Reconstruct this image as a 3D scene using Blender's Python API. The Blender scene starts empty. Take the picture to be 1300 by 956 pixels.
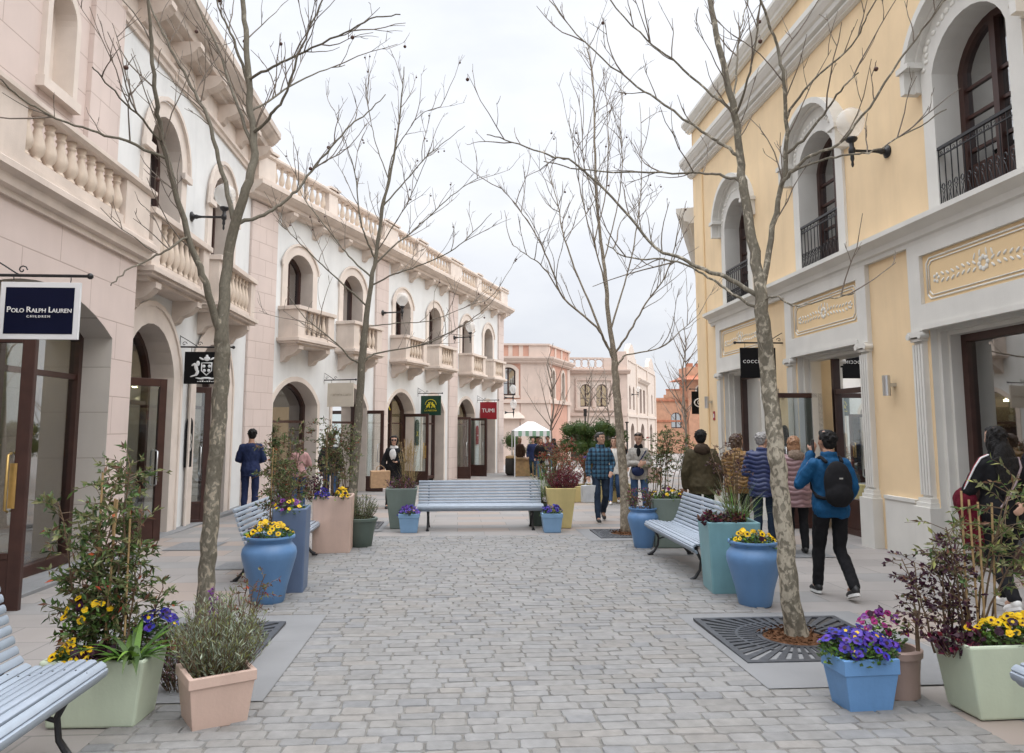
import bpy, bmesh, math, random
from mathutils import Vector, Matrix
R = math.radians
PI = math.pi
C = bpy.context.scene.collection
rnd = random.Random(7)

# ------------------------------------------------------------------ helpers
SLOPE = .0145
def GZ(y):                       # the street falls gently away from the viewer
    return -SLOPE * min(max(y, -20), 90)

class MB:
    def __init__(s): s.v = []; s.f = []; s.m = []
    def add(s, vs, fs, mi=0):
        b = len(s.v); s.v += [tuple(v) for v in vs]
        s.f += [tuple(b + i for i in f) for f in fs]; s.m += [mi] * len(fs)
    def box(s, x0, x1, y0, y1, z0, z1, mi=0):
        s.add([(x0,y0,z0),(x1,y0,z0),(x1,y1,z0),(x0,y1,z0),(x0,y0,z1),(x1,y0,z1),(x1,y1,z1),(x0,y1,z1)],
              [(0,3,2,1),(4,5,6,7),(0,1,5,4),(1,2,6,5),(2,3,7,6),(3,0,4,7)], mi)
    def frustum(s, c, w0, d0, w1, d1, z0, z1, mi=0):
        x, y = c
        s.add([(x-w0,y-d0,z0),(x+w0,y-d0,z0),(x+w0,y+d0,z0),(x-w0,y+d0,z0),(x-w1,y-d1,z1),(x+w1,y-d1,z1),(x+w1,y+d1,z1),(x-w1,y+d1,z1)],
              [(0,3,2,1),(4,5,6,7),(0,1,5,4),(1,2,6,5),(2,3,7,6),(3,0,4,7)], mi)
    def quad(s, a, b, c, d, mi=0): s.add([a,b,c,d], [(0,1,2,3)], mi)
    def prof_x(s, prof, x0, x1, mi=0):      # extrude a closed (y,z) outline along x
        n = len(prof)
        s.add([(x0,y,z) for y,z in prof] + [(x1,y,z) for y,z in prof],
              [(i,(i+1)%n,n+(i+1)%n,n+i) for i in range(n)] + [tuple(range(n-1,-1,-1)), tuple(range(n,2*n))], mi)
    def prof_y(s, prof, y0, y1, mi=0):      # extrude a closed (x,z) outline along y
        n = len(prof)
        s.add([(x,y0,z) for x,z in prof] + [(x,y1,z) for x,z in prof],
              [(i,n+i,n+(i+1)%n,(i+1)%n) for i in range(n)] + [tuple(range(n)), tuple(range(2*n-1,n-1,-1))], mi)
    def prof_z(s, prof, z0, z1, mi=0):
        n = len(prof)
        s.add([(x,y,z0) for x,y in prof] + [(x,y,z1) for x,y in prof],
              [(i,(i+1)%n,n+(i+1)%n,n+i) for i in range(n)] + [tuple(range(n-1,-1,-1)), tuple(range(n,2*n))], mi)
    def tube(s, pts, rad, n=8, mi=0, flat=1.0, cap=True):
        pts = [Vector(p) for p in pts]
        if len(pts) < 2: return
        if not hasattr(rad, '__len__'): rad = [rad] * len(pts)
        vs = []; up = None
        for i, p in enumerate(pts):
            t = (pts[min(i+1,len(pts)-1)] - pts[max(i-1,0)])
            if t.length < 1e-9: t = Vector((0,0,1))
            t.normalize()
            if up is None:
                up = Vector((0,0,1)) if abs(t.z) < .9 else Vector((1,0,0))
            a = t.cross(up)
            if a.length < 1e-6: a = t.cross(Vector((0,1,0)))
            a.normalize(); b = a.cross(t); up = b
            for k in range(n):
                an = 2*PI*k/n
                vs.append(p + a*math.cos(an)*rad[i] + b*math.sin(an)*rad[i]*flat)
        fs = [(i*n+k, i*n+(k+1)%n, (i+1)*n+(k+1)%n, (i+1)*n+k) for i in range(len(pts)-1) for k in range(n)]
        if cap and n > 2:
            fs += [tuple(range(n-1,-1,-1)), tuple((len(pts)-1)*n+k for k in range(n))]
        s.add(vs, fs, mi)
    def lathe(s, prof, c=(0,0,0), n=20, mi=0, sx=1, sy=1, cap=True):
        vs = [(c[0]+r*math.cos(2*PI*k/n)*sx, c[1]+r*math.sin(2*PI*k/n)*sy, c[2]+z) for r,z in prof for k in range(n)]
        fs = [(i*n+k, i*n+(k+1)%n, (i+1)*n+(k+1)%n, (i+1)*n+k) for i in range(len(prof)-1) for k in range(n)]
        if cap: fs += [tuple(range(n-1,-1,-1)), tuple((len(prof)-1)*n+k for k in range(n))]
        s.add(vs, fs, mi)
    def ell(s, c, r, nu=12, nv=8, mi=0, rot=None):
        vs = []; fs = []
        for j in range(nv+1):
            th = PI*j/nv
            for i in range(nu):
                p = Vector((r[0]*math.sin(th)*math.cos(2*PI*i/nu), r[1]*math.sin(th)*math.sin(2*PI*i/nu), -r[2]*math.cos(th)))
                if rot: p = rot @ p
                vs.append(p + Vector(c))
        for j in range(nv):
            for i in range(nu):
                q = (j*nu+i, j*nu+(i+1)%nu, (j+1)*nu+(i+1)%nu, (j+1)*nu+i)
                fs.append(q)
        s.add(vs, fs, mi)
    def loft(s, rings, n=14, mi=0):          # rings: (centre, rx, ry [, rot matrix])
        vs = []
        for rg in rings:
            c, rx, ry = rg[:3]; rot = rg[3] if len(rg) > 3 else None
            for k in range(n):
                p = Vector((rx*math.cos(2*PI*k/n), ry*math.sin(2*PI*k/n), 0))
                if rot: p = rot @ p
                vs.append(p + Vector(c))
        m = len(rings)
        fs = [(i*n+k, i*n+(k+1)%n, (i+1)*n+(k+1)%n, (i+1)*n+k) for i in range(m-1) for k in range(n)]
        fs += [tuple(range(n-1,-1,-1)), tuple((m-1)*n+k for k in range(n))]
        s.add(vs, fs, mi)
    def merge(s, o, M=None, dm=0):
        vs = o.v if M is None else [M @ Vector(v) for v in o.v]
        b = len(s.v); s.v += [tuple(v) for v in vs]
        s.f += [tuple(b+i for i in f) for f in o.f]; s.m += [k+dm for k in o.m]
    def mesh(s, name, mats, smooth=False, fix=False):
        me = bpy.data.meshes.new(name)
        me.from_pydata(s.v, [], s.f)
        for m in mats: me.materials.append(m)
        if len(mats) > 1: me.polygons.foreach_set('material_index', s.m)
        if smooth: me.polygons.foreach_set('use_smooth', [True]*len(s.f))
        if fix:
            b = bmesh.new(); b.from_mesh(me); bmesh.ops.recalc_face_normals(b, faces=b.faces); b.to_mesh(me); b.free()
        me.update()
        return me
    def build(s, name, mats, parent=None, smooth=False, bevel=0, loc=None, rz=0, fix=True):
        if not isinstance(mats, (list, tuple)): mats = [mats]
        o = bpy.data.objects.new(name, s.mesh(name, mats, smooth, fix)); C.objects.link(o)
        if parent: o.parent = parent
        if loc is not None: o.location = loc
        if rz: o.rotation_euler = (0,0,rz)
        if bevel:
            b = o.modifiers.new('bevel', 'BEVEL'); b.width = bevel; b.segments = 2; b.limit_method = 'ANGLE'; b.angle_limit = R(40)
        if smooth == 'auto':
            o.data.polygons.foreach_set('use_smooth', [True]*len(o.data.polygons))
            o.data.set_sharp_from_angle(angle=R(38))
        return o

def tag(o, label=None, cat=None, group=None, kind=None):
    if label: o['label'] = label
    if cat: o['category'] = cat
    if group: o['group'] = group
    if kind: o['kind'] = kind
    return o
def empty(name, loc=(0,0,0), rz=0, parent=None):
    o = bpy.data.objects.new(name, None); C.objects.link(o); o.location = loc; o.rotation_euler = (0,0,rz)
    o.empty_display_size = .2
    if parent: o.parent = parent
    return o
def copy_tree(o, parent=None):
    c = o.copy(); C.objects.link(c); c.parent = parent
    for ch in o.children: copy_tree(ch, c)
    return c
def text_obj(s, size, mat, parent, name='lettering', loc=(0,0,0), rot=(0,0,0), ext=.004, sx=1.0, align='CENTER', spacing=1.0):
    cu = bpy.data.curves.new('t', 'FONT'); cu.body = s; cu.size = size; cu.extrude = ext
    cu.align_x = align; cu.align_y = 'CENTER'; cu.resolution_u = 3; cu.space_character = spacing
    o = bpy.data.objects.new('t', cu); C.objects.link(o)
    dg = bpy.context.evaluated_depsgraph_get()
    me = bpy.data.meshes.new_from_object(o.evaluated_get(dg))
    bpy.data.objects.remove(o); 
    me.materials.clear(); me.materials.append(mat)
    t = bpy.data.objects.new(name, me); C.objects.link(t); t.parent = parent
    t.location = loc; t.rotation_euler = rot; t.scale = (sx,1,1)
    return t

# ------------------------------------------------------------------ materials
def newmat(name):
    m = bpy.data.materials.new(name); m.use_nodes = True
    nt = m.node_tree; return m, nt, nt.nodes['Principled BSDF'], nt.nodes, nt.links
def col(c): return (c[0], c[1], c[2], 1)
def mat(name, c, rough=.6, var=.12, scale=3, bump=0, bscale=60, metal=0, spec=.5, stain=0, island=0, c2=None):
    m, nt, p, N, L = newmat(name)
    p.inputs['Roughness'].default_value = rough; p.inputs['Metallic'].default_value = metal
    p.inputs['Specular IOR Level'].default_value = spec
    tc = N.new('ShaderNodeTexCoord')
    no = N.new('ShaderNodeTexNoise'); no.inputs['Scale'].default_value = scale; no.inputs['Detail'].default_value = 6
    L.new(tc.outputs['Object'], no.inputs['Vector'])
    mx = N.new('ShaderNodeMix'); mx.data_type = 'RGBA'
    a = [max(0, x*(1-var)) for x in c]; b = [min(1, x*(1+var)) for x in (c2 or c)]
    mx.inputs[6].default_value = col(a); mx.inputs[7].default_value = col(b)
    rp = N.new('ShaderNodeMapRange'); rp.inputs[1].default_value = .3; rp.inputs[2].default_value = .7
    L.new(no.outputs['Fac'], rp.inputs[0]); L.new(rp.outputs[0], mx.inputs[0])
    out = mx.outputs[2]
    if island:
        g = N.new('ShaderNodeNewGeometry'); hs = N.new('ShaderNodeHueSaturation')
        r1 = N.new('ShaderNodeMapRange'); r1.inputs[3].default_value = 1-island; r1.inputs[4].default_value = 1+island
        L.new(g.outputs['Random Per Island'], r1.inputs[0]); L.new(r1.outputs[0], hs.inputs['Value'])
        r2 = N.new('ShaderNodeMapRange'); r2.inputs[3].default_value = .5-island*.05; r2.inputs[4].default_value = .5+island*.05
        mu = N.new('ShaderNodeMath'); mu.operation = 'MULTIPLY'; mu.inputs[1].default_value = 7.31
        fr = N.new('ShaderNodeMath'); fr.operation = 'FRACT'
        L.new(g.outputs['Random Per Island'], mu.inputs[0]); L.new(mu.outputs[0], fr.inputs[0]); L.new(fr.outputs[0], r2.inputs[0])
        L.new(r2.outputs[0], hs.inputs['Hue']); L.new(out, hs.inputs['Color']); out = hs.outputs[0]
    if stain:
        n2 = N.new('ShaderNodeTexNoise'); n2.inputs['Scale'].default_value = .9; n2.inputs['Detail'].default_value = 8; n2.inputs['Roughness'].default_value = .65
        mp = N.new('ShaderNodeMapping'); mp.inputs['Scale'].default_value = (2.4,2.4,.32)
        L.new(tc.outputs['Object'], mp.inputs[0]); L.new(mp.outputs[0], n2.inputs['Vector'])
        r = N.new('ShaderNodeMapRange'); r.inputs[1].default_value = .48; r.inputs[2].default_value = .75; r.inputs[3].default_value = 0; r.inputs[4].default_value = stain
        L.new(n2.outputs['Fac'], r.inputs[0])
        m2 = N.new('ShaderNodeMix'); m2.data_type = 'RGBA'; L.new(r.outputs[0], m2.inputs[0]); L.new(out, m2.inputs[6])
        m2.inputs[7].default_value = col([x*.55 for x in c]); out = m2.outputs[2]
    L.new(out, p.inputs['Base Color'])
    if bump:
        nb = N.new('ShaderNodeTexNoise'); nb.inputs['Scale'].default_value = bscale; nb.inputs['Detail'].default_value = 4
        L.new(tc.outputs['Object'], nb.inputs['Vector'])
        bp = N.new('ShaderNodeBump'); bp.inputs['Strength'].default_value = bump; bp.inputs['Distance'].default_value = .01
        L.new(nb.outputs['Fac'], bp.inputs['Height']); L.new(bp.outputs[0], p.inputs['Normal'])
    return m
def joint_mat(name, c, cj, bw, bh, mortar=.012, var=.06, axes='xz', offset=.5, bump=.6, colvar=0, rough=.75, spec=.3, c2=None):
    """stone or render with incised joints: brick pattern in object coordinates"""
    m = mat(name, c, rough, var, 1.3, .12, 90, spec=spec, stain=.15)
    nt = m.node_tree; N, L = nt.nodes, nt.links; p = N['Principled BSDF']
    src = p.inputs['Base Color'].links[0].from_socket
    tc = N.new('ShaderNodeTexCoord'); sp = N.new('ShaderNodeSeparateXYZ'); cb = N.new('ShaderNodeCombineXYZ')
    L.new(tc.outputs['Object'], sp.inputs[0])
    L.new(sp.outputs['XYZ'.index(axes[0].upper())], cb.inputs[0]); L.new(sp.outputs['XYZ'.index(axes[1].upper())], cb.inputs[1])
    br = N.new('ShaderNodeTexBrick'); br.inputs['Scale'].default_value = 1
    br.inputs['Brick Width'].default_value = bw; br.inputs['Row Height'].default_value = bh
    br.inputs['Mortar Size'].default_value = mortar; br.inputs['Mortar Smooth'].default_value = .15; br.offset = offset
    br.inputs['Color1'].default_value = (1-colvar,)*3+(1,); br.inputs['Color2'].default_value = (1+colvar*.4,)*3+(1,); br.inputs['Mortar'].default_value = (1,1,1,1)
    L.new(cb.outputs[0], br.inputs['Vector'])
    ml = N.new('ShaderNodeMix'); ml.data_type = 'RGBA'; ml.blend_type = 'MULTIPLY'; ml.inputs[0].default_value = 1
    L.new(src, ml.inputs[6]); L.new(br.outputs['Color'], ml.inputs[7]); out = ml.outputs[2]
    if c2:       # a second stone colour picked per slab
        ma = N.new('ShaderNodeMath'); ma.operation = 'MULTIPLY'; ma.inputs[1].default_value = 1
        sep = N.new('ShaderNodeSeparateColor'); L.new(br.outputs['Color'], sep.inputs[0])
        mr = N.new('ShaderNodeMapRange'); mr.inputs[1].default_value = 1-colvar; mr.inputs[2].default_value = 1+colvar*.4
        L.new(sep.outputs[0], mr.inputs[0])
        rr = N.new('ShaderNodeValToRGB'); rr.color_ramp.interpolation = 'CONSTANT'
        els = rr.color_ramp.elements; els[0].position = 0; els[0].color = (0,0,0,1); els[1].position = .62; els[1].color = (1,1,1,1)
        e = els.new(.8); e.color = (.35,.35,.35,1); e = els.new(.3); e.color = (.25,.25,.25,1)
        L.new(mr.outputs[0], rr.inputs[0])
        m3 = N.new('ShaderNodeMix'); m3.data_type = 'RGBA'; L.new(rr.outputs[0], m3.inputs[0]); L.new(out, m3.inputs[6]); m3.inputs[7].default_value = col(c2)
        out = m3.outputs[2]
    mx = N.new('ShaderNodeMix'); mx.data_type = 'RGBA'
    L.new(br.outputs['Fac'], mx.inputs[0]); L.new(out, mx.inputs[6]); mx.inputs[7].default_value = col(cj)
    L.new(mx.outputs[2], p.inputs['Base Color'])
    bp = N.new('ShaderNodeBump'); bp.inputs['Strength'].default_value = bump; bp.inputs['Distance'].default_value = .012; bp.invert = True
    L.new(br.outputs['Fac'], bp.inputs['Height'])
    L.new(p.inputs['Normal'].links[0].from_socket, bp.inputs['Normal']); L.new(bp.outputs[0], p.inputs['Normal'])
    return m
def glass_mat(name, tint=(.8,.86,.84), refl=.12):
    m, nt, p, N, L = newmat(name); N.remove(p)
    tr = N.new('ShaderNodeBsdfTransparent'); tr.inputs[0].default_value = col(tint)
    gl = N.new('ShaderNodeBsdfGlossy'); gl.inputs['Roughness'].default_value = .015; gl.inputs[0].default_value = (1,1,1,1)
    fr = N.new('ShaderNodeFresnel'); fr.inputs[0].default_value = 1.5
    ad = N.new('ShaderNodeMath'); ad.operation = 'ADD'; ad.inputs[1].default_value = refl; ad.use_clamp = True
    L.new(fr.outputs[0], ad.inputs[0])
    mx = N.new('ShaderNodeMixShader'); L.new(ad.outputs[0], mx.inputs[0]); L.new(tr.outputs[0], mx.inputs[1]); L.new(gl.outputs[0], mx.inputs[2])
    L.new(mx.outputs[0], N['Material Output'].inputs[0]); return m
def emit_mat(name, c, s):
    m, nt, p, N, L = newmat(name); p.inputs['Emission Color'].default_value = col(c); p.inputs['Emission Strength'].default_value = s
    p.inputs['Base Color'].default_value = col(c); return m
def leaf_mat(name, c, island=.35, rough=.5, trans=.25, var=.2):
    m = mat(name, c, rough, var, 8, island=island, spec=.35)
    nt = m.node_tree; N, L = nt.nodes, nt.links; p = N['Principled BSDF']
    src = p.inputs['Base Color'].links[0].from_socket
    tl = N.new('ShaderNodeBsdfTranslucent'); L.new(src, tl.inputs[0])
    mx = N.new('ShaderNodeMixShader'); mx.inputs[0].default_value = trans
    L.new(p.outputs[0], mx.inputs[1]); L.new(tl.outputs[0], mx.inputs[2]); L.new(mx.outputs[0], N['Material Output'].inputs[0])
    return m

M = {}
M['white'] = mat('white_render', (.735,.745,.74), .85, .04, 2, .15, 70, spec=.2, stain=.22)
M['pink'] = joint_mat('pink_render', (.655,.55,.505), (.47,.375,.335), 1.6, .52, .007, .05, spec=.2)
M['pinkpil'] = joint_mat('pink_block_render', (.655,.555,.51), (.52,.42,.38), .58, .42, .007, .05, spec=.2)
M['stone'] = mat('cast_stone', (.665,.575,.505), .8, .10, 2.5, .2, 60, spec=.25, stain=.25)
M['stone2'] = mat('pale_cast_stone', (.70,.62,.555), .8, .08, 2.5, .2, 60, spec=.25, stain=.15)
M['balu'] = mat('ochre_cast_stone', (.68,.575,.475), .8, .12, 5, .15, 80, spec=.25, stain=.2)
M['jamb'] = joint_mat('jamb_stone', (.62,.575,.525), (.42,.37,.33), 9, .62, .006, .05, axes='yz', spec=.25)
M['cornice_grey'] = mat('weathered_cornice_stone', (.585,.51,.45), .85, .15, 3, .25, 50, spec=.2, stain=.35)
M['yellow'] = mat('yellow_render', (.80,.615,.39), .85, .06, 1.2, .15, 70, spec=.2, stain=.22)
M['yellow2'] = mat('yellow_panel', (.78,.585,.345), .85, .05, 1.2, .12, 70, spec=.2)
M['grey'] = mat('grey_trim', (.665,.65,.605), .8, .05, 2, .15, 60, spec=.25, stain=.15)
M['greylight'] = mat('pale_relief', (.74,.72,.66), .8, .05, 6, .2, 60, spec=.25)
M['browm'] = mat('brown_frame', (.050,.021,.016), .4, .2, 6, .05, 80)
M['darkwood'] = mat('window_wood', (.085,.04,.03), .45, .2, 6, .08, 60)
M['iron'] = mat('black_iron', (.012,.012,.014), .42, .2, 20, .1, 80)
M['glass'] = glass_mat('shop_glass', (.82,.87,.85), .24)
M['doorglass'] = glass_mat('door_glass', (.86,.9,.89), .07)
M['win'] = glass_mat('window_glass', (.34,.37,.38), .42)
M['room'] = mat('shop_wall', (.62,.56,.47), .8, .05)
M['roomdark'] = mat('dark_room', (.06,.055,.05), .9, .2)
M['curtain'] = mat('window_blind', (.35,.34,.32), .9, .1)
M['shelf'] = mat('shelf_wood', (.42,.27,.13), .5, .25, 7)
M['lamp'] = emit_mat('shop_spotlight', (1,.80,.52), 40)
M['globe'] = None
M['roof'] = mat('roof_gravel', (.35,.32,.3), .9, .2)
M['terra'] = mat('terracotta_render', (.55,.32,.245), .85, .08, 1.5, .15, 60, spec=.2, stain=.2)
M['orange'] = mat('orange_render', (.52,.29,.19), .85, .12, 2.5, .2, 60, spec=.2, stain=.2)
M['beige'] = mat('beige_render', (.62,.50,.43), .85, .06, 1.5, .15, 60, spec=.2, stain=.2)
M['beigelight'] = mat('pale_beige_trim', (.67,.575,.50), .85, .06, 3, .15, 60, spec=.2, stain=.2)
M['tile'] = mat('clay_tile', (.42,.16,.09), .8, .3, 8, .2)
M['black'] = mat('sign_black', (.009,.009,.010), .6, .1, spec=.12)
M['navy'] = mat('sign_navy', (.004,.006,.026), .6, .1, spec=.12)
M['signwhite'] = mat('sign_white', (.78,.79,.80), .5, .03)
M['letter'] = mat('lettering_white', (.85,.85,.84), .5, .02)
M['green'] = mat('sign_green', (.004,.045,.026), .45, .1)
M['gold'] = mat('emblem_yellow', (.68,.58,.03), .5, .1)
M['red'] = mat('sign_red', (.30,.012,.022), .45, .1)
M['beigesign'] = mat('sign_beige', (.62,.56,.47), .6, .04)
M['beigeletter'] = mat('sign_beige_lettering', (.42,.35,.27), .6, .04)
M['brass'] = mat('brass_plate', (.55,.38,.14), .35, .15, 10, metal=.7)
M['steel'] = mat('steel', (.55,.56,.57), .3, .1, metal=.9)
M['lampwhite'] = mat('lamp_globe_milk', (.80,.80,.78), .25, .03)
# ground
M['pave'] = joint_mat('promenade_slabs', (.29,.282,.275), (.21,.20,.19), .95, .52, .008, .10, axes='xy', colvar=.16, c2=(.32,.268,.235), bump=.3, rough=.7, spec=.3)
M['granite'] = joint_mat('granite_slab', (.225,.228,.232), (.2,.2,.2), 3.0, 2.2, .006, .10, axes='xy', bump=.3, spec=.3)
M['darkslab'] = mat('dark_grey_slab', (.19,.195,.20), .65, .12, 20, .2, 90)
M['mortar'] = mat('sand_joint', (.205,.198,.182), .95, .25, 12, .5, 120, spec=.1)
M['grate'] = mat('cast_grate', (.085,.09,.10), .5, .2, 20, .1, 80, metal=.4)
M['mulch'] = mat('bark_mulch', (.13,.065,.035), .95, .4, 30, .8, 60, spec=.1)
def sett(i, c): return mat('granite_sett_%d' % i, c, .68, .12, 14, .35, 90, spec=.3, stain=.22, island=.07)
SETTS = [sett(0,(.238,.234,.227)), sett(1,(.232,.231,.228)), sett(2,(.242,.231,.216)), sett(3,(.208,.210,.213)), sett(4,(.230,.223,.212)), sett(5,(.250,.245,.238))]
# furniture
M['bench'] = mat('bench_paint', (.335,.385,.45), .5, .07, 7, .12, 60, island=.05, stain=.12)
M['urn'] = mat('blue_glaze', (.115,.24,.45), .42, .08, 4, .12, 50, stain=.38)
M['ltblue'] = mat('light_blue_paint', (.22,.38,.58), .5, .08, 4, .1, 50, stain=.38)
M['midblue'] = mat('blue_paint', (.14,.30,.56), .5, .08, 4, .1, 50, stain=.38)
M['slate'] = mat('slate_blue_paint', (.12,.17,.275), .5, .08, 4, .1, 50, stain=.38)
M['teal'] = mat('teal_paint', (.19,.37,.41), .45, .08, 4, .1, 50, stain=.38)
M['pinkpot'] = mat('pink_pot', (.60,.435,.36), .55, .06, 4, .12, 50, stain=.38)
M['taupe'] = mat('taupe_pot', (.36,.255,.215), .6, .1, 4, .12, 50, stain=.38)
M['greenpot'] = mat('sage_green_pot', (.17,.215,.19), .55, .08, 4, .12, 50, stain=.38)
M['darkgreenpot'] = mat('dark_sage_pot', (.10,.135,.115), .55, .1, 4, .12, 50, stain=.38)
M['pale'] = mat('pale_green_pot', (.53,.60,.46), .6, .06, 4, .12, 50, stain=.38)
M['yellowpot'] = mat('yellow_pot', (.66,.54,.24), .55, .08, 4, .12, 50, stain=.38)
M['soil'] = mat('soil', (.045,.03,.02), .95, .4, 30, .8, 50, spec=.1)
M['cane'] = mat('bamboo_cane', (.42,.28,.13), .6, .2, 20)
M['stem'] = mat('plant_stem', (.13,.085,.05), .7, .3, 20)
M['gstem'] = mat('green_stem', (.10,.14,.05), .6, .3, 20)
# leaves
M['lg'] = leaf_mat('leaf_green', (.085,.145,.042)); M['lo'] = leaf_mat('leaf_olive', (.185,.195,.085)); M['ld'] = leaf_mat('leaf_dark', (.045,.075,.03))
M['lr'] = leaf_mat('leaf_red', (.32,.05,.025)); M['lb'] = leaf_mat('leaf_bronze', (.16,.085,.05)); M['lp'] = leaf_mat('leaf_purple', (.055,.018,.035), .45)
M['lbright'] = leaf_mat('leaf_bright_green', (.14,.27,.045)); M['lgrey'] = leaf_mat('leaf_grey_green', (.23,.27,.175)); M['lgrey2'] = leaf_mat('leaf_silver', (.35,.39,.30))
M['ly'] = leaf_mat('leaf_yellow_green', (.25,.27,.08)); M['lcrim'] = leaf_mat('leaf_crimson', (.19,.02,.045)); M['straw'] = leaf_mat('grass_straw', (.46,.34,.17)); M['lox'] = leaf_mat('leaf_twig_brown', (.10,.055,.04))
M['fy'] = leaf_mat('petal_yellow', (.86,.56,.01), .15); M['fb'] = leaf_mat('petal_blue', (.05,.032,.33), .4); M['fv'] = leaf_mat('petal_violet', (.11,.055,.36), .4)
M['fdark'] = leaf_mat('petal_dark', (.03,.004,.02), .3); M['fm'] = leaf_mat('petal_magenta', (.30,.012,.14), .35); M['fp'] = leaf_mat('petal_purple', (.20,.045,.26), .3); M['fw'] = leaf_mat('petal_pink', (.6,.3,.36), .2)
M['topi'] = leaf_mat('topiary_leaf', (.045,.085,.018), .4)
# bark of the plane trees: grey-olive plates flaking to cream
def bark_mat(name, dark, mid, light, thr, top):
    m, nt, p, N, L = newmat(name); p.inputs['Roughness'].default_value = .82; p.inputs['Specular IOR Level'].default_value = .22
    tc = N.new('ShaderNodeTexCoord')
    def noise(sc, det=3, mp=(1,1,1), dist=0):
        q = N.new('ShaderNodeMapping'); q.inputs['Scale'].default_value = mp; L.new(tc.outputs['Object'], q.inputs[0])
        n = N.new('ShaderNodeTexNoise'); n.inputs['Scale'].default_value = sc; n.inputs['Detail'].default_value = det; n.inputs['Distortion'].default_value = dist; L.new(q.outputs[0], n.inputs['Vector']); return n
    a = noise(21, 3, (1,1,.7), .8); b = noise(55, 5, (1,1,.5)); c = noise(5, 2)
    sp = N.new('ShaderNodeSeparateXYZ'); L.new(tc.outputs['Object'], sp.inputs[0])
    mr = N.new('ShaderNodeMapRange'); mr.inputs[1].default_value = 1.3; mr.inputs[2].default_value = 3.6; mr.inputs[3].default_value = 0; mr.inputs[4].default_value = top
    L.new(sp.outputs[2], mr.inputs[0])
    ad = N.new('ShaderNodeMath'); ad.operation = 'MULTIPLY_ADD'; ad.inputs[1].default_value = .35; L.new(c.outputs['Fac'], ad.inputs[0]); L.new(a.outputs['Fac'], ad.inputs[2])
    su = N.new('ShaderNodeMath'); su.operation = 'SUBTRACT'; L.new(ad.outputs[0], su.inputs[0]); L.new(mr.outputs[0], su.inputs[1])
    ramp = N.new('ShaderNodeValToRGB'); e = ramp.color_ramp.elements
    e[0].position = thr-.07; e[0].color = col(dark); e[1].position = thr+.085; e[1].color = col(light)
    x = e.new(thr-.02); x.color = col(mid); x = e.new(thr+.03); x.color = col(mid); x = e.new(thr+.04); x.color = col([v*.92 for v in light])
    L.new(su.outputs[0], ramp.inputs[0])
    mx = N.new('ShaderNodeMix'); mx.data_type = 'RGBA'; mx.blend_type = 'OVERLAY'; mx.inputs[0].default_value = .5; L.new(ramp.outputs[0], mx.inputs[6])
    bw = N.new('ShaderNodeCombineColor'); [L.new(b.outputs['Fac'], bw.inputs[i]) for i in range(3)]; L.new(bw.outputs[0], mx.inputs[7])
    L.new(mx.outputs[2], p.inputs['Base Color'])
    bp = N.new('ShaderNodeBump'); bp.inputs['Strength'].default_value = .5; bp.inputs['Distance'].default_value = .006; bp.invert = True; L.new(ramp.outputs['Color'], bp.inputs['Height'])
    b2 = N.new('ShaderNodeBump'); b2.inputs['Strength'].default_value = .35; b2.inputs['Distance'].default_value = .004; L.new(b.outputs['Fac'], b2.inputs['Height']); L.new(bp.outputs[0], b2.inputs['Normal']); L.new(b2.outputs[0], p.inputs['Normal'])
    return m
M['bark'] = bark_mat('plane_bark', (.16,.143,.11), (.225,.203,.158), (.40,.36,.285), .645, .13)
M['bark_dark'] = bark_mat('plane_bark_olive', (.145,.13,.10), (.195,.178,.14), (.35,.305,.235), .72, .16)
M['bark_tan'] = bark_mat('smooth_tan_bark', (.22,.185,.14), (.28,.24,.18), (.38,.33,.26), .70, .1)
M['twig_far'] = mat('pale_grey_twig', (.215,.18,.148), .8, .25, 10)
M['twig'] = mat('twig', (.17,.14,.112), .8, .25, 10)
M['farwood'] = mat('pale_twig', (.20,.165,.135), .8, .2, 10)
def globe_mat():
    m, nt, p, N, L = newmat('globe_glass'); p.inputs['Base Color'].default_value = (.86,.86,.83,1); p.inputs['Roughness'].default_value = .12
    tr = N.new('ShaderNodeBsdfTransparent'); tl = N.new('ShaderNodeBsdfTranslucent'); tl.inputs[0].default_value = (.9,.9,.88,1)
    mx = N.new('ShaderNodeMixShader'); mx.inputs[0].default_value = .45; L.new(p.outputs[0], mx.inputs[1]); L.new(tl.outputs[0], mx.inputs[2])
    m2 = N.new('ShaderNodeMixShader'); m2.inputs[0].default_value = .62; L.new(mx.outputs[0], m2.inputs[1]); L.new(tr.outputs[0], m2.inputs[2])
    L.new(m2.outputs[0], N['Material Output'].inputs[0]); return m
M['globe'] = globe_mat()

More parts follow.
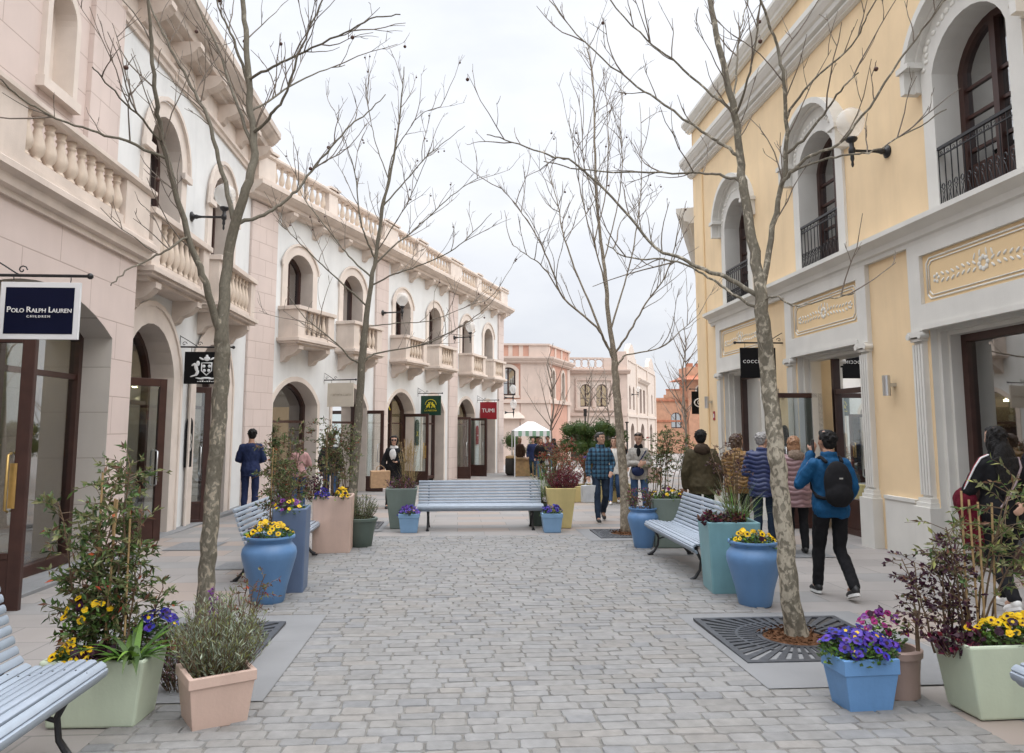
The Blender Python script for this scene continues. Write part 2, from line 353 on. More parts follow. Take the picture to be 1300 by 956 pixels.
# ================================================================== buildings
def outline(c, w, z0, zs, rise, n=12):
    h = w/2; pts = [(c-h, z0), (c-h, zs)]
    if rise > 1e-3:
        r = (h*h + rise*rise)/(2*rise); zc = zs + rise - r; a0 = math.asin(min(1, h/r))
        pts += [(c + r*math.sin(-a0 + 2*a0*k/n), zc + r*math.cos(-a0 + 2*a0*k/n)) for k in range(1, n)]
    return pts + [(c+h, zs), (c+h, z0)]
def wall_band(mb, x0, x1, z0, z1, ops, d, mw=0, mj=1, y=0):
    """front skin of a wall with real openings and their reveals; ops = (c, w, z0, zspring, rise)"""
    def q(a, b, lo, hi):
        if b-a > 1e-4 and hi-lo > 1e-4: mb.quad((a,y,lo),(b,y,lo),(b,y,hi),(a,y,hi), mw)
    cur = x0
    for (c, w, a, s, r) in sorted(ops):
        l, rr = c-w/2, c+w/2
        q(cur, l, z0, z1); q(l, rr, z0, a)
        o = outline(c, w, a, s, r)
        for p, t in zip(o[1:-2], o[2:-1]):
            mb.quad((p[0],y,p[1]),(t[0],y,t[1]),(t[0],y,z1),(p[0],y,z1), mw)
        for p, t in zip(o[:-1], o[1:]):
            mb.quad((p[0],y,p[1]),(p[0],y+d,p[1]),(t[0],y+d,t[1]),(t[0],y,t[1]), mj)
        if a > z0 + 1e-3: mb.quad((l,y,a),(rr,y,a),(rr,y+d,a),(l,y+d,a), mj)
        cur = rr
    q(cur, x1, z0, z1)
def offs(pts, w):
    out = []
    for i, p in enumerate(pts):
        a = pts[max(i-1,0)]; b = pts[min(i+1,len(pts)-1)]
        n1 = Vector((-(p[1]-a[1]), p[0]-a[0])) if i else None
        n2 = Vector((-(b[1]-p[1]), b[0]-p[0])) if i < len(pts)-1 else None
        if n1 is not None and n1.length > 1e-9: n1.normalize()
        if n2 is not None and n2.length > 1e-9: n2.normalize()
        n = (n1 or n2) if (n1 is None or n2 is None) else (n1+n2)
        k = 1.0
        if n1 is not None and n2 is not None:
            n.normalize(); k = 1/max(.4, n.dot(n1))
        else: n = n.normalized()
        out.append((p[0]+n.x*w*k, p[1]+n.y*w*k))
    return out
def trim(mb, pts, w, yf, yb, mi=0, inner=0.0):
    """a bar following an outline, from inner to inner+w outside it, between y=yf (front) and yb"""
    a = offs(pts, inner) if inner else pts; b = offs(pts, inner+w); n = len(pts)
    vs = [(p[0],yf,p[1]) for p in a] + [(p[0],yf,p[1]) for p in b] + [(p[0],yb,p[1]) for p in a] + [(p[0],yb,p[1]) for p in b]
    fs = []
    for i in range(n-1):
        fs += [(i,i+1,n+i+1,n+i), (n+i,n+i+1,3*n+i+1,3*n+i), (i,2*n+i,2*n+i+1,i+1), (2*n+i,3*n+i,3*n+i+1,2*n+i+1)]
    fs += [(0,n,3*n,2*n), (n-1,3*n-1,4*n-1,2*n-1)]
    mb.add(vs, fs, mi)
def shell(mb, x0, x1, D, z0, z1, y0=.0, mi=0, roof=2):
    """back, sides and roof of a building whose front is built by wall_band"""
    mb.quad((x0,y0,z0),(x0,D,z0),(x0,D,z1),(x0,y0,z1), mi); mb.quad((x1,y0,z0),(x1,y0,z1),(x1,D,z1),(x1,D,z0), mi)
    mb.quad((x0,D,z0),(x1,D,z0),(x1,D,z1),(x0,D,z1), mi); mb.quad((x0,y0,z1),(x0,D,z1),(x1,D,z1),(x1,y0,z1), roof)
def window(parent, c, w, z0, zs, rise, y, fr=.075, rows=(.33,.66), mull=True, m=None, glass=None, name='window', blind=0, door_z=None, thick=.06):
    o = outline(c, w, z0, zs, rise)
    mb = MB(); fm = m or M['darkwood']
    trim(mb, o, fr, y-thick, y+thick, 0, -fr)
    mb.box(c-w/2+fr, c+w/2-fr, y-thick, y+thick, z0, z0+fr*1.3)
    if mull: mb.box(c-.05, c+.05, y-thick*1.15, y+thick, z0+fr*1.3, zs+rise-fr*.9)
    H = zs-z0
    for t in rows:
        z = z0 + H*t
        if mull:
            mb.box(c-w/2+fr, c-.05, y-.025, y+.025, z-.022, z+.022); mb.box(c+.05, c+w/2-fr, y-.025, y+.025, z-.022, z+.022)
        else: mb.box(c-w/2+fr, c+w/2-fr, y-.03, y+.03, z-.035, z+.035)
    if door_z:
        z = z0 + door_z; mb.box(c-w/2+fr, c+w/2-fr, y-.03, y+.03, z0+fr*1.3, z)
    f = mb.build(name, fm, parent)
    g = MB(); p = offs(o, -fr*.6); n = len(p)
    g.add([(q[0],y+.004,q[1]) for q in p] + [(q[0],y+.012,q[1]) for q in p], [tuple(range(n)), tuple(range(2*n-1,n-1,-1))])
    g.build('pane', glass or M['win'], f)
    if blind:
        b = MB(); b.box(c-w/2+fr, c+w/2-fr, y+.10, y+.115, z0 + (zs-z0)*(1-blind), zs); b.build('blind', M['curtain'], f)
    return f
BAL = [(.052,0),(.052,.035),(.040,.05),(.040,.07),(.062,.10),(.078,.16),(.080,.20),(.070,.26),(.048,.34),(.036,.40),(.036,.42),(.052,.44),(.052,.455),(.038,.47),(.050,.50),(.050,.54)]
_bm = {}
def baluster_mesh(h, k=1.0, n=10):
    key = (h, k, n)
    if key not in _bm:
        mb = MB(); mb.lathe([(r*k, z*h/.54) for r, z in BAL], n=n)
        _bm[key] = mb.mesh('baluster', [M['balu']], smooth=True)
    return _bm[key]
def baluster(parent, p, h, k=1.0, n=10):
    o = bpy.data.objects.new('baluster', baluster_mesh(h, k, n)); C.objects.link(o); o.parent = parent; o.location = p; return o
def corbel_mesh(w, d, h, m):
    mb = MB()
    pf = [(0,0),(0,-h),(-.10*d,-h*.98),(-.22*d,-h*.90),(-.30*d,-h*.74),(-.36*d,-h*.66),(-.50*d,-h*.62),(-.70*d,-h*.52),(-.86*d,-h*.36),(-.93*d,-h*.24),(-d,-h*.22),(-d,0)]
    mb.prof_x(pf, -w/2, w/2); return mb.mesh('corbel', [m])
def inst(name, me, parent, loc, rz=0):
    o = bpy.data.objects.new(name, me); C.objects.link(o); o.parent = parent; o.location = loc
    if rz: o.rotation_euler = (0,0,rz)
    return o
def cornice_prof(z0, z1, p, inner=.0):
    h = z1-z0
    return [(inner,z0),(-p*.30,z0),(-p*.34,z0+h*.10),(-p*.55,z0+h*.16),(-p*.60,z0+h*.36),(-p*.72,z0+h*.42),(-p*.90,z0+h*.62),(-p*.94,z0+h*.70),(-p,z0+h*.74),(-p,z0+h),(inner,z0+h)]
def shop_room(parent, c, w, h, y, z0, depth=2.6, shelves=True, seed=0, lamps=2, wall='room'):
    r = random.Random(seed)
    mb = MB(); x0, x1 = c-w/2-.5, c+w/2+.5
    mb.quad((x0,y+depth,z0),(x1,y+depth,z0),(x1,y+depth,z0+h),(x0,y+depth,z0+h), 0)
    mb.quad((x0,y,z0),(x0,y,z0+h),(x0,y+depth,z0+h),(x0,y+depth,z0), 0); mb.quad((x1,y,z0),(x1,y+depth,z0),(x1,y+depth,z0+h),(x1,y,z0+h), 0)
    mb.quad((x0,y,z0+h),(x1,y,z0+h),(x1,y+depth,z0+h),(x0,y+depth,z0+h), 0); mb.quad((x0,y,z0+.01),(x0,y+depth,z0+.01),(x1,y+depth,z0+.01),(x1,y,z0+.01), 1)
    cols = [M['curtain'], M['navy'], M['red'], M['signwhite'], M['shelf'], M['beigesign'], M['browm']]
    if shelves:
        for k in range(5):
            z = z0 + .35 + k*.45; mb.box(x0+.3, x1-.3, y+depth-.42, y+depth-.05, z, z+.035, 1)
            x = x0+.35
            while x < x1-.6:
                ww = r.uniform(.12,.3); hh = r.uniform(.1,.3); mb.box(x, x+ww, y+depth-.36, y+depth-.12, z+.037, z+.037+hh, 2+r.randrange(len(cols))); x += ww+r.uniform(.03,.2)
        mb.box(c-.5, c+.4, y+1.0, y+1.5, z0+.012, z0+.8, 1); mb.box(c-.3, c, y+1.1, y+1.4, z0+.802, z0+1.05, 2)
    o = mb.build('shop_interior', [M[wall], M['shelf']] + cols, parent)
    for k in range(lamps):
        l = MB(); x = x0 + (x1-x0)*(k+.7)/(lamps+.4); l.lathe([(.0,0),(.07,0),(.08,.05),(.03,.09)], (x, y+1.3, z0+h-.12), 10); l.build('ceiling_lamp', M['lamp'], parent)
    return o
def door_leaf(parent, hinge, tip, z0, h, fr=.10, kick=.42, brass=False, transom=None, frm=None, sticker=None):
    """open glazed shop door from hinge (x,y) to tip (x,y) in the building's frame"""
    hx, hy = hinge; tx, ty = tip; w = math.hypot(tx-hx, ty-hy); a = math.atan2(ty-hy, tx-hx)
    mb = MB(); t = .03
    mb.box(0, fr, -t, t, 0, h); mb.box(w-fr, w, -t, t, 0, h); mb.box(fr, w-fr, -t, t, h-fr, h); mb.box(fr, w-fr, -t, t, 0, .10)
    mb.box(fr, w-fr, -t*.7, t*.7, .10, kick-.06); mb.box(fr, w-fr, -t, t, kick-.06, kick)
    d = mb.build('door', frm or M['browm'], parent, loc=(hx,hy,z0), rz=a, bevel=.006)
    g = MB(); g.box(fr*.8, w-fr*.8, -.006, .006, kick-.02, h-fr*.8); g.build('pane', M['doorglass'], d)
    hd = MB(); hd.tube([(w-.16,-.03,.95),(w-.16,-.085,.97),(w-.16,-.085,1.5),(w-.16,-.03,1.52)], .014, 8)
    hd.tube([(w-.16,.03,.95),(w-.16,.085,.97),(w-.16,.085,1.5),(w-.16,.03,1.52)], .014, 8); hd.build('handle', M['brass'] if brass else M['steel'], d, smooth=True)
    if brass:
        b = MB(); b.box(w-fr-.035, w-fr+.035, -t-.006, t+.006, .98, 1.42); b.build('push_plate', M['brass'], d)
    return d
def bracket_arm(mb, L_, z=0, s=1):
    mb.tube([(0,0,z),(s*L_,0,z)], .016, 8); mb.ell((s*L_,0,z), (.032,.032,.032), 10, 8)
    mb.box(min(0,-s*.02), max(0,-s*.02), -.025, .025, z-.12, z+.22)
    pts = [(s*.01,0,z+.20)]
    for k in range(1, 9): pts.append((s*(.01+.34*k/8), 0, z+.20*(1-k/8)**1.5 + .03*math.sin(k/8*PI)))
    mb.tube(pts, .008, 6)
    for cx_, r0 in ((s*.08, .05), (s*.36, .05)):
        mb.tube([(cx_ + s*(r0-.005*k)*math.cos(k*.75), 0, z+.058 + (r0-.005*k)*math.sin(k*.75)) for k in range(10)], .007, 5)
def hanging_sign(label, at, rz, s, arm, w, h, off, board, face, drop=.09, border=0, thick=.03):
    root = empty('hanging_sign', at, rz); tag(root, label, 'sign', 'hanging shop signs')
    mb = MB(); bracket_arm(mb, arm, 0, s); mb.build('bracket', M['iron'], root, smooth='auto')
    x0 = s*off; x1 = s*(off+w); xa, xb = min(x0,x1), max(x0,x1)
    b = MB(); b.box(xa, xb, -thick/2, thick/2, -drop-h, -drop); bo = b.build('board', board, root, bevel=.004)
    k = MB()
    for x in (xa+w*.14, xb-w*.14): k.tube([(x,0,0),(x+.004,0,-drop*.5),(x,0,-drop+.0)], .005, 5)
    k.build('hanger', M['iron'], root)
    if border:
        f = MB(); f.box(xa+border, xb-border, -thick/2-.004, thick/2+.004, -drop-h+border, -drop-border); bo = f.build('face', face, root)
    return root, (xa+xb)/2, -drop-h/2, thick/2+.006
def wall_lamp(label, at, rz, s=1, arm=.46, k=1.0):
    root = empty('wall_lamp', at, rz); tag(root, label, 'lamp', 'globe wall lamps')
    mb = MB()
    pl = [(.0,0),(.095,0),(.10,.02),(.07,.035),(.05,.06)]
    for i in range(len(pl)-1): pass
    Mx = Matrix.Rotation(PI/2*s, 4, 'Y'); t = MB(); t.lathe(pl, n=14); mb.merge(t, Mx)
    mb.tube([(0,0,0),(s*.10,0,0),(s*.14,0,0),(s*.2,0,0),(s*(arm-.06),0,0),(s*arm,0,0)], [.03,.045,.03,.022,.022,.03], 10)
    mb.lathe([(.0,-.26),(.012,-.25),(.022,-.22),(.016,-.17),(.03,-.13),(.026,-.06),(.05,-.03),(.05,.03),(.034,.06),(.034,.12),(.075,.15),(.09,.18),(.085,.20),(.0,.20)], (s*arm,0,0), 14, sx=k, sy=k)
    mb.build('arm', M['iron'], root, smooth='auto')
    g = MB(); g.lathe([(.05*k,.20),(.09*k,.22),(.15*k,.29),(.19*k,.38),(.205*k,.46),(.19*k,.54),(.15*k,.60),(.09*k,.645),(.02*k,.655)], (s*arm,0,0), 22); g.build('globe', M['globe'], root, smooth=True)
    return root
def spotlight(at, rz, s, label):
    root = empty('wall_spotlight', at, rz); tag(root, label, 'light', 'small steel wall lights')
    mb = MB(); mb.box(min(0,s*.09), max(0,s*.09), -.04, .04, -.025, .025); mb.build('mount', M['steel'], root)
    mb = MB(); mb.lathe([(0,-.16),(.055,-.16),(.055,.14),(0,.14)], (s*.13,0,0), 14); mb.build('lamp_tube', M['steel'], root, smooth='auto')

# ------------------------------------------------------------------ left: pink corner pavilion (local x = street depth from Y=3)
Y0 = 3.0
pav = empty('shop_building', (-4.8, Y0, 0), R(90))
tag(pav, 'pink shop building with balustraded terrace over a wide arched entrance, nearest on the left', 'building')
PE = 8.57            # far end of the pavilion front, in its own x
mb = MB()
wall_band(mb, -4, PE, -.6, 4.12, [(-2.3,2.6,-.6,2.85,.75),(1.9,3.2,-.6,2.88,.45),(6.2,3.4,-.6,2.88,.45)], .42, 0, 1)
mb.quad((PE,0,-.6),(PE,.4,-.6),(PE,.4,4.4),(PE,0,4.4), 0)
mb.quad((-4,0,4.40),(PE,0,4.40),(PE,.4,4.40),(-4,.4,4.40), 2)
wall_band(mb, -4, PE-.1, 4.12, 8.06, [(6.78,.60,5.96,6.98,.30),(2.2,.60,5.96,6.98,.30)], .22, 0, 3, y=.4)
wall_band(mb, -4, PE-.1, 8.0601, 9.2, [], .2, 0, 1, y=.4)
shell(mb, -4, PE-.11, 6, -.6, 9.2, .4)
mb.build('wall', [M['pink'], M['jamb'], M['roof'], M['stone2']], pav)
mb = MB(); mb.box(7.55, PE-.1, .33, .399, 4.42, 8.0); mb.build('pilaster', M['pinkpil'], pav)
for c in (6.78, 2.2):
    mb = MB(); o = outline(c, .60, 5.96, 6.98, .30); trim(mb, o, .11, .33, .40); mb.box(c-.46, c+.46, .29, .40, 5.82, 5.958)
    mb.box(c-.3, c+.3, .61, .63, 5.9, 7.4); mb.build('niche_frame', M['stone2'], pav)
mb = MB(); mb.prof_x([(.02,4.08),(-.05,4.08),(-.06,4.15),(-.12,4.17),(-.14,4.27),(-.22,4.31),(-.22,4.38),(-.16,4.42),(-.16,4.46),(.02,4.46)], -4, PE+.16)
mb.build('cornice_band', M['stone'], pav)
tb = MB(); tb.prof_x([(.03,5.13),(-.15,5.13),(-.19,5.17),(-.19,5.22),(-.14,5.26),(.03,5.26)], -4, PE+.14)
tb.box(-4, PE+.06, -.11, .03, 4.461, 4.60)
for a, b in ((-1.2,-.5),(2.0,2.9),(4.5,5.28),(7.78,PE+.04)): tb.box(a, b, -.13, .05, 4.46, 5.131)
terr = tb.build('terrace_balustrade', M['stone'], pav)
for a, b in ((-.5,2.0),(2.9,4.5),(5.28,7.78)):
    n = int((b-a)/.245)
    for k in range(n): baluster(terr, (a+(b-a)*(k+.5)/n, -.04, 4.60), .53, 1.12, 12)
shop_room(pav, 6.2, 3.4, 3.5, .46, -.16, 3.0, True, 3, 2)
shop_room(pav, 1.9, 3.4, 3.5, .46, -.16, 3.0, True, 4, 1)
window(pav, 6.95, 1.9, -.14, 2.88, .28, .44, .10, (.82,), False, M['browm'], M['glass'], 'shop_window')
window(pav, 5.2, 1.4, -.14, 2.85, .0, .44, .10, (.82,), False, M['browm'], M['glass'], 'shop_window')
window(pav, 1.9, 3.1, -.10, 2.88, .42, .44, .10, (.82,), True, M['browm'], M['glass'], 'shop_window')
door_leaf(pav, (5.0,.40), (5.0,-.55), -.12, 2.75, .13, .55, True)
mb = MB(); mb.box(2, PE-.05, -.25, .2, -.3, -.085); mb.build('door_step', M['granite'], pav, bevel=.01)

# ------------------------------------------------------------------ left: white and pink building
wh = empty('shop_building', (-5.2, Y0, 0), R(90))
tag(wh, 'white rendered building with two large stone balconies, beside the pink pavilion', 'building')
X0, X1 = PE-.1, 16.0
mb = MB()
wall_band(mb, X0, X1, -.7, 4.1, [(10.2,2.1,-.7,2.55,.85),(13.5,2.1,-.7,2.55,.85)], .40, 0, 1)
wall_band(mb, X0, X1, 4.1, 8.0, [(10.4,1.45,4.1,6.35,.72),(13.65,1.45,4.1,6.35,.72)], .42, 0, 1)
wall_band(mb, X0, X1, 8.0, 9.1, [], .2, 3)
shell(mb, X0+.01, X1, 6, -.7, 9.1)
mb.build('wall', [M['white'], M['stone2'], M['roof'], M['stone2']], wh)
mb = MB()
mb.prof_x([(.01,7.90),(-.05,7.90),(-.06,7.97),(-.10,8.0),(-.10,8.08),(.01,8.08)], X0-.02, X1)
mb.build('string_course', M['stone'], wh)
mb = MB(); mb.prof_x(cornice_prof(8.55, 9.12, .62), -3, X1+.2); cor = mb.build('cornice', M['cornice_grey'], wh)
mb = MB(); mb.box(-3, X1-.1, .05, .35, 9.12, 9.55); mb.box(-3, X1-.05, 0, .4, 9.55, 9.65); mb.build('parapet', M['stone'], wh)
cm = corbel_mesh(.24, .52, .44, M['stone'])
for x in (3.6,4.9,6.3,7.7,9.15,10.55,11.9,13.25,14.6,15.7): inst('corbel', cm, cor, (x,-.0,8.56))
for c in (10.2, 13.5):
    mb = MB(); trim(mb, outline(c, 2.1, -.4, 2.55, .85), .30, -.05, .0); trim(mb, outline(c, 2.1, -.4, 2.55, .85), .08, -.08, -.05, 0, .30)
    mb.build('arch_surround', M['stone2'], wh)
for c in (10.4, 13.65):
    mb = MB(); trim(mb, outline(c, 1.45, 4.6, 6.35, .72), .26, -.06, 0); trim(mb, outline(c, 1.45, 6.3, 6.36, .72), .07, -.12, -.06, 0, .26)
    for sx in (-1, 1): mb.box(c+sx*(1.45/2+.16)-.2, c+sx*(1.45/2+.16)+.2, -.13, -.0605, 6.22, 6.34)
    mb.build('window_surround', M['stone2'], wh)
for c in (10.4, 13.65): window(wh, c, 1.45, 4.15, 6.35, .72, .40, .09, (.35,.68), True, M['browm'])
def balcony(parent, c, hw, proj, zb, zt, nb, mats=None, side_solid=True, k=1.0):
    S = M['stone']; mb = MB()
    st = [(.16,zb,.06),(.05,zb+.06,.05),(.0,zb+.11,.09)]
    for ins, z, h in st: mb.box(c-hw+ins, c+hw-ins, -proj+ins, .0, z, z+h)
    z0 = zb+.20
    p = .20; zr = zt-.10
    x0, x1, yf = c-hw+.08, c+hw-.08, -proj+.08
    for xa, xb in ((x0,x0+p+.12),(x1-p-.12,x1)): mb.box(xa, xb, yf, yf+p, z0, zr)
    mb.box(x0+p+.12, x1-p-.12, yf+.03, yf+p-.03, z0, z0+.11)
    for xa, xb in ((x0,x0+p),(x1-p,x1)): mb.box(xa, xb, yf+p, 0, z0, zr)
    mb.box(x0-.05, x1+.05, yf-.05, yf+p+.03, zr, zt); 
    for xa, xb in ((x0-.05,x0+p+.03),(x1-p-.03,x1+.05)): mb.box(xa, xb, yf+p+.03, 0, zr, zt)
    b = mb.build('balcony', S, parent, bevel=.008)
    a, e = x0+p+.12, x1-p-.12
    for i in range(nb): baluster(b, (a+(e-a)*(i+.5)/nb, yf+p/2, z0+.11), zr-z0-.11, k)
    cm = corbel_mesh(.22, proj*.82, .42, S)
    for x in (c-hw*.68, c+hw*.68): inst('corbel', cm, b, (x,0,zb))
    return b
balcony(wh, 10.25, 1.42, .55, 3.93, 5.05, 8, k=1.0)
balcony(wh, 13.55, 1.42, .55, 3.93, 5.05, 8, k=1.0)
for c, sd in ((10.2,5),(13.5,6)):
    shop_room(wh, c, 2.1, 3.3, .46, -.22, 2.6, True, sd, 2)
    f = window(wh, c, 2.1, -.2, 2.55, .85, .42, .10, (.83,), False, M['browm'], M['glass'], 'shop_window')
door_leaf(wh, (9.25,.36), (10.22,-.30), -.24, 2.70, .13, .45)
door_leaf(wh, (12.5,.34), (12.78,-.24), -.24, 2.70, .12, .45)
text_obj('TIE', .24, M['letter'], wh, loc=(9.78,.385,2.80), rot=(R(90),0,0), ext=.006)
mb = MB(); mb.box(X0, X1, -.22, .1, -.5, -.19); mb.build('door_step', M['granite'], wh, bevel=.01)

# ------------------------------------------------------------------ left: long building that follows the bend
AX, AY = -5.2, 19.0
mid = empty('shop_building', (AX, AY, 0), math.atan2(1, .377))
tag(mid, 'long white and pink building with six stone balconies and roof balustrade', 'building')
L_ = 21.0; bays = (2.25,5.25,8.95,11.95,15.65,18.65); pils = ((0,1.08),(6.82,7.7),(13.5,14.45),(20.2,21.0))
mb = MB()
wall_band(mb, 0, L_, -.9, 3.6, [(c,2.16,-.9,2.28,.62) for c in bays], .42, 0, 1)
wall_band(mb, 0, L_, 3.6, 7.7, [(c,1.25,3.9,6.0,.38) for c in bays], .42, 0, 1)
shell(mb, 0, L_, 9, -.9, 7.7)
mb.build('wall', [M['white'], M['stone2'], M['roof']], mid)
for a, b in pils: mb = MB(); mb.box(a-.02 if a < 1 else a, b+.02 if b > 20 else b, -.07, .0 if a > 1 else .3, -.8, 7.3); mb.build('pilaster', M['pinkpil'], mid)
for c in bays: mb = MB(); trim(mb, outline(c, 2.16, -.5, 2.28, .62), .13, -.035, 0); mb.build('arch_surround', M['stone2'], mid)
for c in bays:
    mb = MB(); trim(mb, outline(c, 1.25, 4.3, 6.0, .38), .24, -.05, 0); trim(mb, outline(c, 1.25, 5.95, 6.0, .38), .06, -.09, -.05, 0, .24)
    mb.build('window_surround', M['stone2'], mid)
for c in bays: window(mid, c, 1.25, 4.05, 6.0, .38, .40, .085, (.45,), True, M['browm'])
for c in (2.25,5.25,8.95,11.95,15.65,18.65): balcony(mid, c, 1.0, .68, 3.79, 4.83, 5, k=.95)
mb = MB(); mb.prof_x(cornice_prof(7.33, 7.70, .55), -.35, L_+.4); cor = mb.build('cornice', M['stone'], mid)
cm = corbel_mesh(.22, .36, .36, M['stone'])
for x in (1.45,2.95,4.45,5.95,8.1,9.6,11.1,12.6,14.8,16.3,17.7,19.2,20.6): inst('corbel', cm, cor, (x,0,7.34))
peds = [(-.1,.62),(3.3,3.8),(6.95,8.0),(9.75,10.5),(13.1,14.4),(16.4,17.0),(20.0,21.1)]
rb = MB(); rb.box(-.1, L_+.1, -.26, .0, 7.702, 7.90); rb.prof_x([(.02,8.46),(-.26,8.46),(-.30,8.50),(-.30,8.56),(-.25,8.60),(.02,8.60)], -.2, L_+.2)
roofb = rb.build('roof_balustrade', M['stone'], mid)
for a, b in peds: pb = MB(); pb.box(a, b, -.25, .0, 7.901, 8.459); pb.box(a-.04, b+.04, -.33, .05, 8.601, 8.66); pb.build('pedestal', M['stone2'], roofb)
for (a, b), (c, d) in zip(peds[:-1], peds[1:]):
    n = int((c-b)/.29)
    for k in range(n): baluster(roofb, (b+(c-b)*(k+.5)/n, -.13, 7.90), .56, 1.0, 8)
for i, c in enumerate(bays):
    shop_room(mid, c, 2.0, 3.0, .48, -.32-.04*i*.5, 2.4, True, 20+i, 4)
    window(mid, c, 2.16, -.3-.02*i, 2.28, .62, .42, .09, (.82,), i in (2,), M['browm'], M['glass'], 'shop_window')
door_leaf(mid, (6.38,.40), (6.38,-.62), -.38, 2.58, .11, .5)
door_leaf(mid, (10.05,.40), (10.05,-.62), -.42, 2.58, .11, .5, True)
door_leaf(mid, (14.6,.40), (14.6,-.62), -.48, 2.58, .11, .5)
door_leaf(mid, (16.72,.40), (16.72,-.62), -.5, 2.58, .11, .5)
def arched_notice(parent, x, y, z, w, h, m, rz=0, s=None):
    mb = MB(); o = outline(0, w, 0, h-w*.45, w*.45, 8); n = len(o)
    mb.add([(p[0],-.012,p[1]) for p in o]+[(p[0],.012,p[1]) for p in o], [tuple(range(n-1,-1,-1)), tuple(range(n,2*n))]+[(i,(i+1)%n,n+(i+1)%n,n+i) for i in range(n)])
    return mb.build('notice_plate', m, parent, loc=(x,y,z), rz=rz)
# notices seen through the doors, fixed on the jambs
np_ = arched_notice(mid, 10.30, -.05, 1.0, .36, .95, M['green'], 0)
text_obj('X', .26, M['gold'], np_, loc=(0,-.016,.42), rot=(R(90),0,0))
np_ = arched_notice(mid, 17.05, -.05, .9, .34, .85, M['red'], 0)
text_obj('TUMI', .09, M['letter'], np_, loc=(0,-.016,.4), rot=(R(90),0,0))
np_ = arched_notice(wh, 12.2, -.04, .9, .34, .95, M['black'], 0)
text_obj('8', .5, M['curtain'], np_, loc=(0,-.016,.45), rot=(R(90),0,0))
text_obj('TUMI', .42, M['letter'], mid, loc=(15.3,.36,2.34), rot=(R(90),0,0), ext=.02)
text_obj('X', .5, M['gold'], mid, loc=(8.7,.36,2.42), rot=(R(90),0,0), ext=.01)

# ------------------------------------------------------------------ right: yellow building (local x runs towards the viewer from Y=20.2)
yel = empty('shop_building', (6.45, 20.2, 0), R(-90))
tag(yel, 'yellow building with grey trim and arched upper windows along the right side', 'building')
XE = 20.0; yb = [3.2, 7.25, 11.4, 15.5]
mb = MB()
wall_band(mb, 0, XE, -.7, 4.26, [(c,2.36,-.7,3.02,.0) for c in yb], .42, 0, 1)
wall_band(mb, 0, XE, 4.26, 8.7, [(c-.02,1.42,4.5,6.45,.52) for c in yb], .40, 0, 1)
wall_band(mb, 0, XE, 8.7, 9.86, [], .2, 0, y=.02)
shell(mb, 0, XE, 9, -.7, 9.86)
mb.build('wall', [M['yellow'], M['grey'], M['roof']], yel)
mb = MB(); mb.box(.75, .87, -.03, .0, -.3, 8.5); mb.build('corner_strip', M['yellow2'], yel)
mb = MB(); mb.prof_x([(.01,4.20),(-.07,4.20),(-.08,4.26),(-.12,4.28),(-.14,4.36),(-.24,4.42),(-.28,4.44),(-.28,4.51),(.01,4.53)], 1.35, XE); mb.build('band_course', M['grey'], yel)
mb = MB(); mb.prof_x(cornice_prof(8.62, 9.04, .34), -.14, XE); mb.prof_x(cornice_prof(8.52, 8.62, .14), -.06, XE); mb.build('cornice', M['grey'], yel)
mb = MB(); mb.prof_x(cornice_prof(9.84, 10.12, .26), -.12, XE)
for a, b, z in ((6.6, 8.4, 10.55),): mb.box(a, b, -.05, .3, 10.121, z); mb.box(a-.1, b+.1, -.16, .36, z, z+.14)
mb.build('parapet_coping', M['grey'], yel)
for a, b in ((0.0,1.55),(4.85,5.55),(8.95,9.75),(13.1,13.85),(17.2,XE)): mb = MB(); mb.box(a if a > .1 else -.03, b, -.05, .0 if a > .1 else .3, -.5, .60); mb.box(a if a > .1 else -.05, b, -.065, .0, .60, .65); mb.build('plinth', M['grey'], yel)
